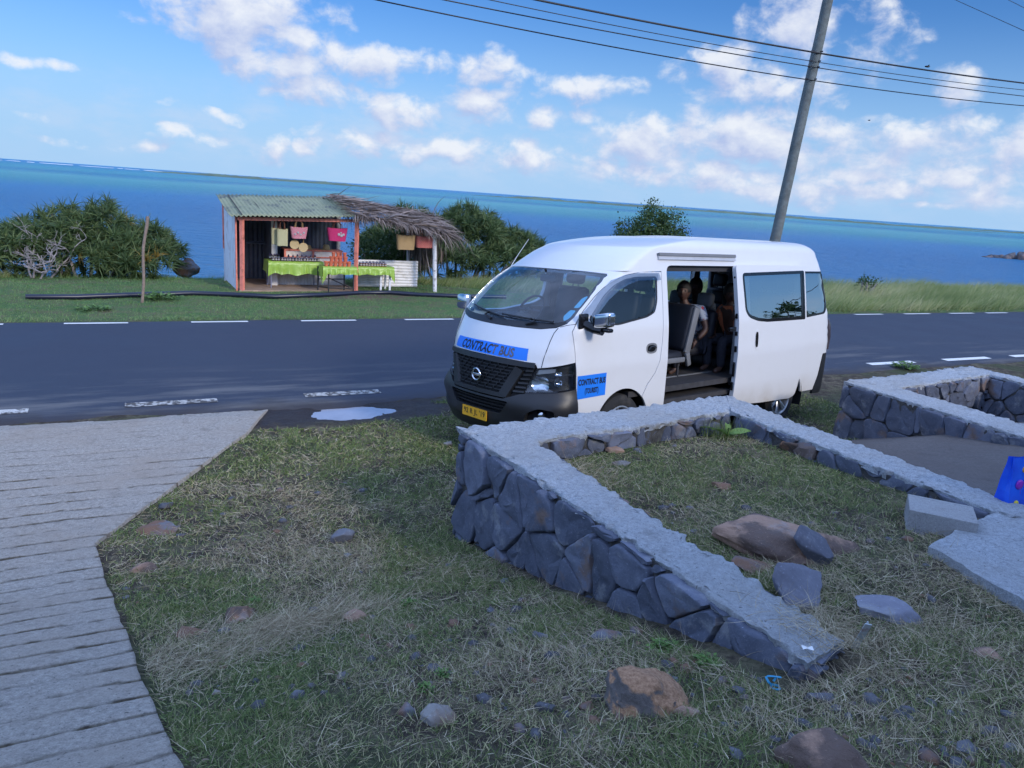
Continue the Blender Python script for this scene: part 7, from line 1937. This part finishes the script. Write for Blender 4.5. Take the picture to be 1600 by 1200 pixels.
# small leafy weeds
def weed(label, px, py, n, rad, leafs, seed, h=.05, y=None, name='weed_plant'):
    c = PG(px, py) if y is None else PZ(px, py, 0.0); rg = np.random.default_rng(seed); t = thing(name, label, 'weed', c)
    mb = MB(); V = []; T = []; A = []
    for k in range(n):
        a = rg.uniform(0, 2 * PI); d = rad * rg.random() ** .6; x, yy = d * math.cos(a), d * math.sin(a) * .8; hh = h * rg.uniform(.5, 1.3) * (1 - .5 * d / rad)
        mb.tube([(x * .4, yy * .4, -.01), (x * .8, yy * .8, hh * .6), (x, yy, hh)], .0025, 4)
        for q in range(4):
            b = rg.uniform(0, 2 * PI); u = np.array([math.cos(b), math.sin(b), rg.uniform(-.1, .5)]); w = np.array([-math.sin(b), math.cos(b), 0]); p = np.array([x, yy, hh]) + rg.normal(0, .004, 3); L = leafs * rg.uniform(.6, 1.2); o = len(V)
            V += [p, p + u * L * .5 + w * L * .38, p + u * L, p + u * L * .5 - w * L * .38]; T.append((o, o + 1, o + 2, o + 3)); A += [float(np.clip(rg.normal(.5, .2), 0, 1))] * 4
    npmesh('leaves', np.array(V), np.array(T), M_weed, attr=np.array(A), parent=t); mb.build('stem', M_weed, t, local=True)
weed('bright green clover clump by the lower end of the stone wall', 1040, 1018, 60, .085, .018, 1, .035)
weed('second green clover clump, nearer and right of the first', 1103, 1040, 44, .065, .018, 2, .035)
weed('tuft of small green leaves in the grass left of the wall stones', 640, 945, 20, .045, .016, 3, .03)
weed('small weed growing by the rusty half-buried rock', 398, 942, 14, .035, .015, 4, .03)
weed('low green weed right of the pale rounded stone', 663, 1080, 18, .04, .014, 5, .03)
weed('weed in the grass above the pale rounded stone', 690, 1058, 14, .035, .014, 6, .03)
weed('leafy creeper around the foot of the wooden stake', 252, 468, 80, .42, .07, 7, .13, y=1)
weed('leafy weed patch on the far verge left of the stake', 150, 486, 55, .36, .06, 8, .10, y=1)
weed('green weed by the road dash at the right', 1415, 576, 60, .32, .06, 9, .10, y=1)
def big_leaf():
    c = np.array(gpt(4.52, 4.60)); t = thing('broadleaf_weed', 'pale broad-leaved weed growing in the inner corner of the low wall', 'weed', c); V = []; T = []; A = []
    for (a, L, w, e) in ((2.75, .24, .075, .35), (.35, .22, .075, .35), (1.5, .16, .05, .9), (-.9, .14, .05, .5), (3.6, .16, .05, .6)):
        u = np.array([math.cos(a), math.sin(a) * .5, 0]); n_ = np.array([-math.sin(a), math.cos(a), .35]); o = len(V)
        for i in range(7):
            k = i / 6; p = u * L * k + np.array([0, 0, .04 + e * L * k * (1.5 - k)]); ww = w * math.sin(PI * min(1, k * .9 + .08)) ** .8 * .5; V += [p - n_ * ww, p + np.array([0, 0, -.008]), p + n_ * ww]; A += [.85] * 3
        for i in range(6):
            b = o + 3 * i; T += [(b, b + 1, b + 4, b + 3), (b + 1, b + 2, b + 5, b + 4)]
    npmesh('leaves', np.array(V), np.array(T), M_weed, attr=np.array(A), parent=t, smooth=True)
    mb = MB(); mb.tube([(0, 0, -.03), (0, 0, .05), (.005, 0, .10)], .008, 6); mb.build('stem', M_weed, t, local=True)
    rg = np.random.default_rng(4); N = 160; P = np.stack([rg.normal(-.03, .09, N), rg.normal(.03, .04, N), np.zeros(N)], -1); D = np.stack([rg.normal(0, .35, N), rg.normal(0, .3, N), np.ones(N)], -1); D /= np.linalg.norm(D, axis=1, keepdims=True)
    V, T, A = blades(P, D, rg.uniform(.08, .20, N), rg.uniform(.003, .006, N), np.tile([.1, 0, -.6], (N, 1)), 3, np.clip(rg.normal(.4, .15, N), 0, 1)); npmesh('grass_tuft', V, T, M_grass, attr=A, parent=t)
big_leaf()
# ------------------------------------------------------------------ gift bag, strip, string
def giftbag():
    c = PG(1594, 806); t = thing('gift_bag', 'shiny blue gift bag printed with balloons behind the concrete block', 'bag', c, math.radians(18))
    m, tt, b = newmat('blue_foil'); tc = tt.n('ShaderNodeTexCoord').outputs['Object']; tt.set(b.inputs['Base Color'], tt.ramp(tt.noise(tc, 6, 4, .6), [(.3, (.008, .06, .62)), (.7, (.02, .16, .85))])); b.inputs['Roughness'].default_value = .3
    w, d, h = .40, .14, .42; mb = MB(); rows = []
    for k in range(9):
        u = k / 8; row = []
        for (x, y) in ((-1, -1), (-.5, -1), (0, -1), (.5, -1), (1, -1), (1, 0), (1, 1), (.5, 1), (0, 1), (-.5, 1), (-1, 1), (-1, 0)):
            pinch = 1 - .75 * u if y else 1
            row.append((x * w / 2 * (1 + .02 * u) + (.03 * u if (abs(x) == 1 and y == 0) else 0) * -x, y * d / 2 * pinch + .012 * mnoise.noise(Vector((x * 2, u * 4, y))), h * u + (.02 * mnoise.noise(Vector((x * 3, 5, y))) if k == 8 else 0) - .05 * u * (x > .5)))
        rows.append(row)
    mb.grid(rows, closeu=True); mb.add(rows[0], [tuple(range(12))]); mb.build('bag_body', m, t, local=True, smooth=30)
    cols = [(.30, .03, .45), (.75, .38, .03), (.35, .05, .5), (.70, .55, .05), (.45, .06, .40)]
    for k, (x, z, r) in enumerate(((-.10, .20, .030), (-.075, .28, .020), (-.055, .215, .018), (-.11, .10, .018), (-.02, .10, .032), (.05, .22, .030), (.10, .12, .024), (-.095, .055, .016), (.02, .30, .020))):
        mb = MB(); x *= 1.3; z *= 1.22; yb = -.070 * (1 - .75 * z / .42) - .004; mb.blob((x, yb, z), (r, .012, r * 1.12), 3, .02, 1); mb.tube([(x, yb - .012, z - r), (x + .006, yb - .014, z - r - .03)], .0012, 4); mb.build('printed_balloon', simple('balloon_ink_%d' % k, cols[k % 5], .35, var=.05), t, local=True, smooth=60)
giftbag()
M_label2 = simple('white_paper', (.78, .78, .76), .8, var=.05)
def strip():
    c = PG(1340, 1018); mb = MB(); mb.box((c[0], c[1], c[2] + .065), (.030, .006, .17), R=Matrix.Rotation(.12, 3, 'Y') @ Matrix.Rotation(.3, 3, 'X'), bev=.002); mb.box((c[0] + .017, c[1] + .004, c[2] + .11), (.006, .008, .06), R=Matrix.Rotation(.12, 3, 'Y'), bev=.001)
    mb.build('metal_strip', simple('rusty_zinc', (.50, .54, .55), .5, metal=.3, var=.1, dark=(.25, .08, .05), dscale=18), label='short metal strip sticking out of the dry grass at the end of the wall', cat='strip')
    rnd = random.Random(6); a = PG(1204, 1072); p = np.array(a) + np.array([0, 0, .02]); pts = []
    for k in range(14): pts.append(p + np.array([.024 * math.sin(k * .9) + rnd.gauss(0, .006), -.01 * k * .3 + rnd.gauss(0, .006), .018 * math.sin(k * .5) + .01]))
    mb = MB(); mb.tube(pts, .005, 5, flat=.4); mb.build('plastic_string', simple('cyan_plastic', (.02, .28, .48), .4), smooth=60, label='scrap of light blue plastic string below the end of the wall', cat='string')
strip()
for lab, px, py, z in (('white paper scrap on the straw at the near end of the wall cap', 1262, 1012, WALL_TOP + .02), ('small white paper scrap in the grass inside the enclosure near the back wall', 1112, 667, None)):
    p = PZ(px, py, z) if z else PG(px, py) + np.array([0, 0, .03]); mb = MB(); mb.grid([[p + np.array([u * .022, v * .012, .004 * math.sin(u * 3 + v * 4)]) for u in (-1, -.3, .4, 1)] for v in (-1, 0, 1)]); mb.build('paper_scrap', M_label2, smooth=60, label=lab, cat='litter')
# ------------------------------------------------------------------ what stands behind and beside the camera (seen in reflections, shading the yard)
M_hw = simple('house_render', (.52, .47, .42), .85, var=.08, scale=1.5); M_hr = simple('house_roof', (.30, .12, .09), .7, var=.15, scale=2)
ho = thing('house', 'cream rendered house with a tin porch roof behind the yard', 'house', W(2, -7, 1.5), AR)
HS = -4.2; HZ = 4.8
mb = MB(); mb.box((2.0, HS - 3.6, 2.75), (26, 6.0, 3.44)); sp(mb, 'wall', M_hw, None, ho)
mb = MB(); mb.box((2.0, HS - 3.2, HZ), (27.5, 8.0, .14)); sp(mb, 'roof', M_hr, None, ho)
for k in range(4):
    mb = MB(); mb.box((-6 + 5 * k, HS - .57, 2.8), (1.4, .08, 1.2)); f_ = sp(mb, 'window', M_tinwhite, None, ho); mb = MB(); mb.box((-6 + 5 * k, HS - .52, 2.8), (1.2, .04, 1.0)); RSB(mb).build('pane', M_film, f_)
fe = thing('picket_fence', 'white picket railing on the neighbouring plot to the right', 'fence', W(26, 3.0, 0), AR)
for k in range(46):
    r = 17 + k * .45; s = 5.2 - k * .10; z = float(gz(r, s, False)); mb = MB(); mb.box((r, s, z + .55), (.05, .05, 1.1)); sp(mb, 'picket', M_whitewood, None, fe)
for hgt in (.35, .95): mb = MB(); mb.tube([(17 + k * .45, 5.2 - k * .10, float(gz(17 + k * .45, 5.2 - k * .1, False)) + hgt) for k in range(0, 46, 5)], .03, 4); sp(mb, 'rail', M_whitewood, None, fe)
rg_ = random.Random(12)
for k, (r, s) in enumerate(((36, -6.0), (46, 3.2), (42, -3.5), (54, 3.0), (60, -2))):
    p = W(r, s); z = float(gz(r, s, False)); h = rg_.uniform(1.0, 1.8)
    broad_tree('leafy_bush', ('rounded green bush on the slope right of the house', 'green bush behind the picket railing', 'taller bush on the rise to the right', 'green bush farther along the road at right', 'last green bush on the rise to the right')[k], 'bush', [(p[0], p[1], z + h * .6, h * .9, h * .9, h * .8)], 60, 40 + k, leaf=.24, dense=26)
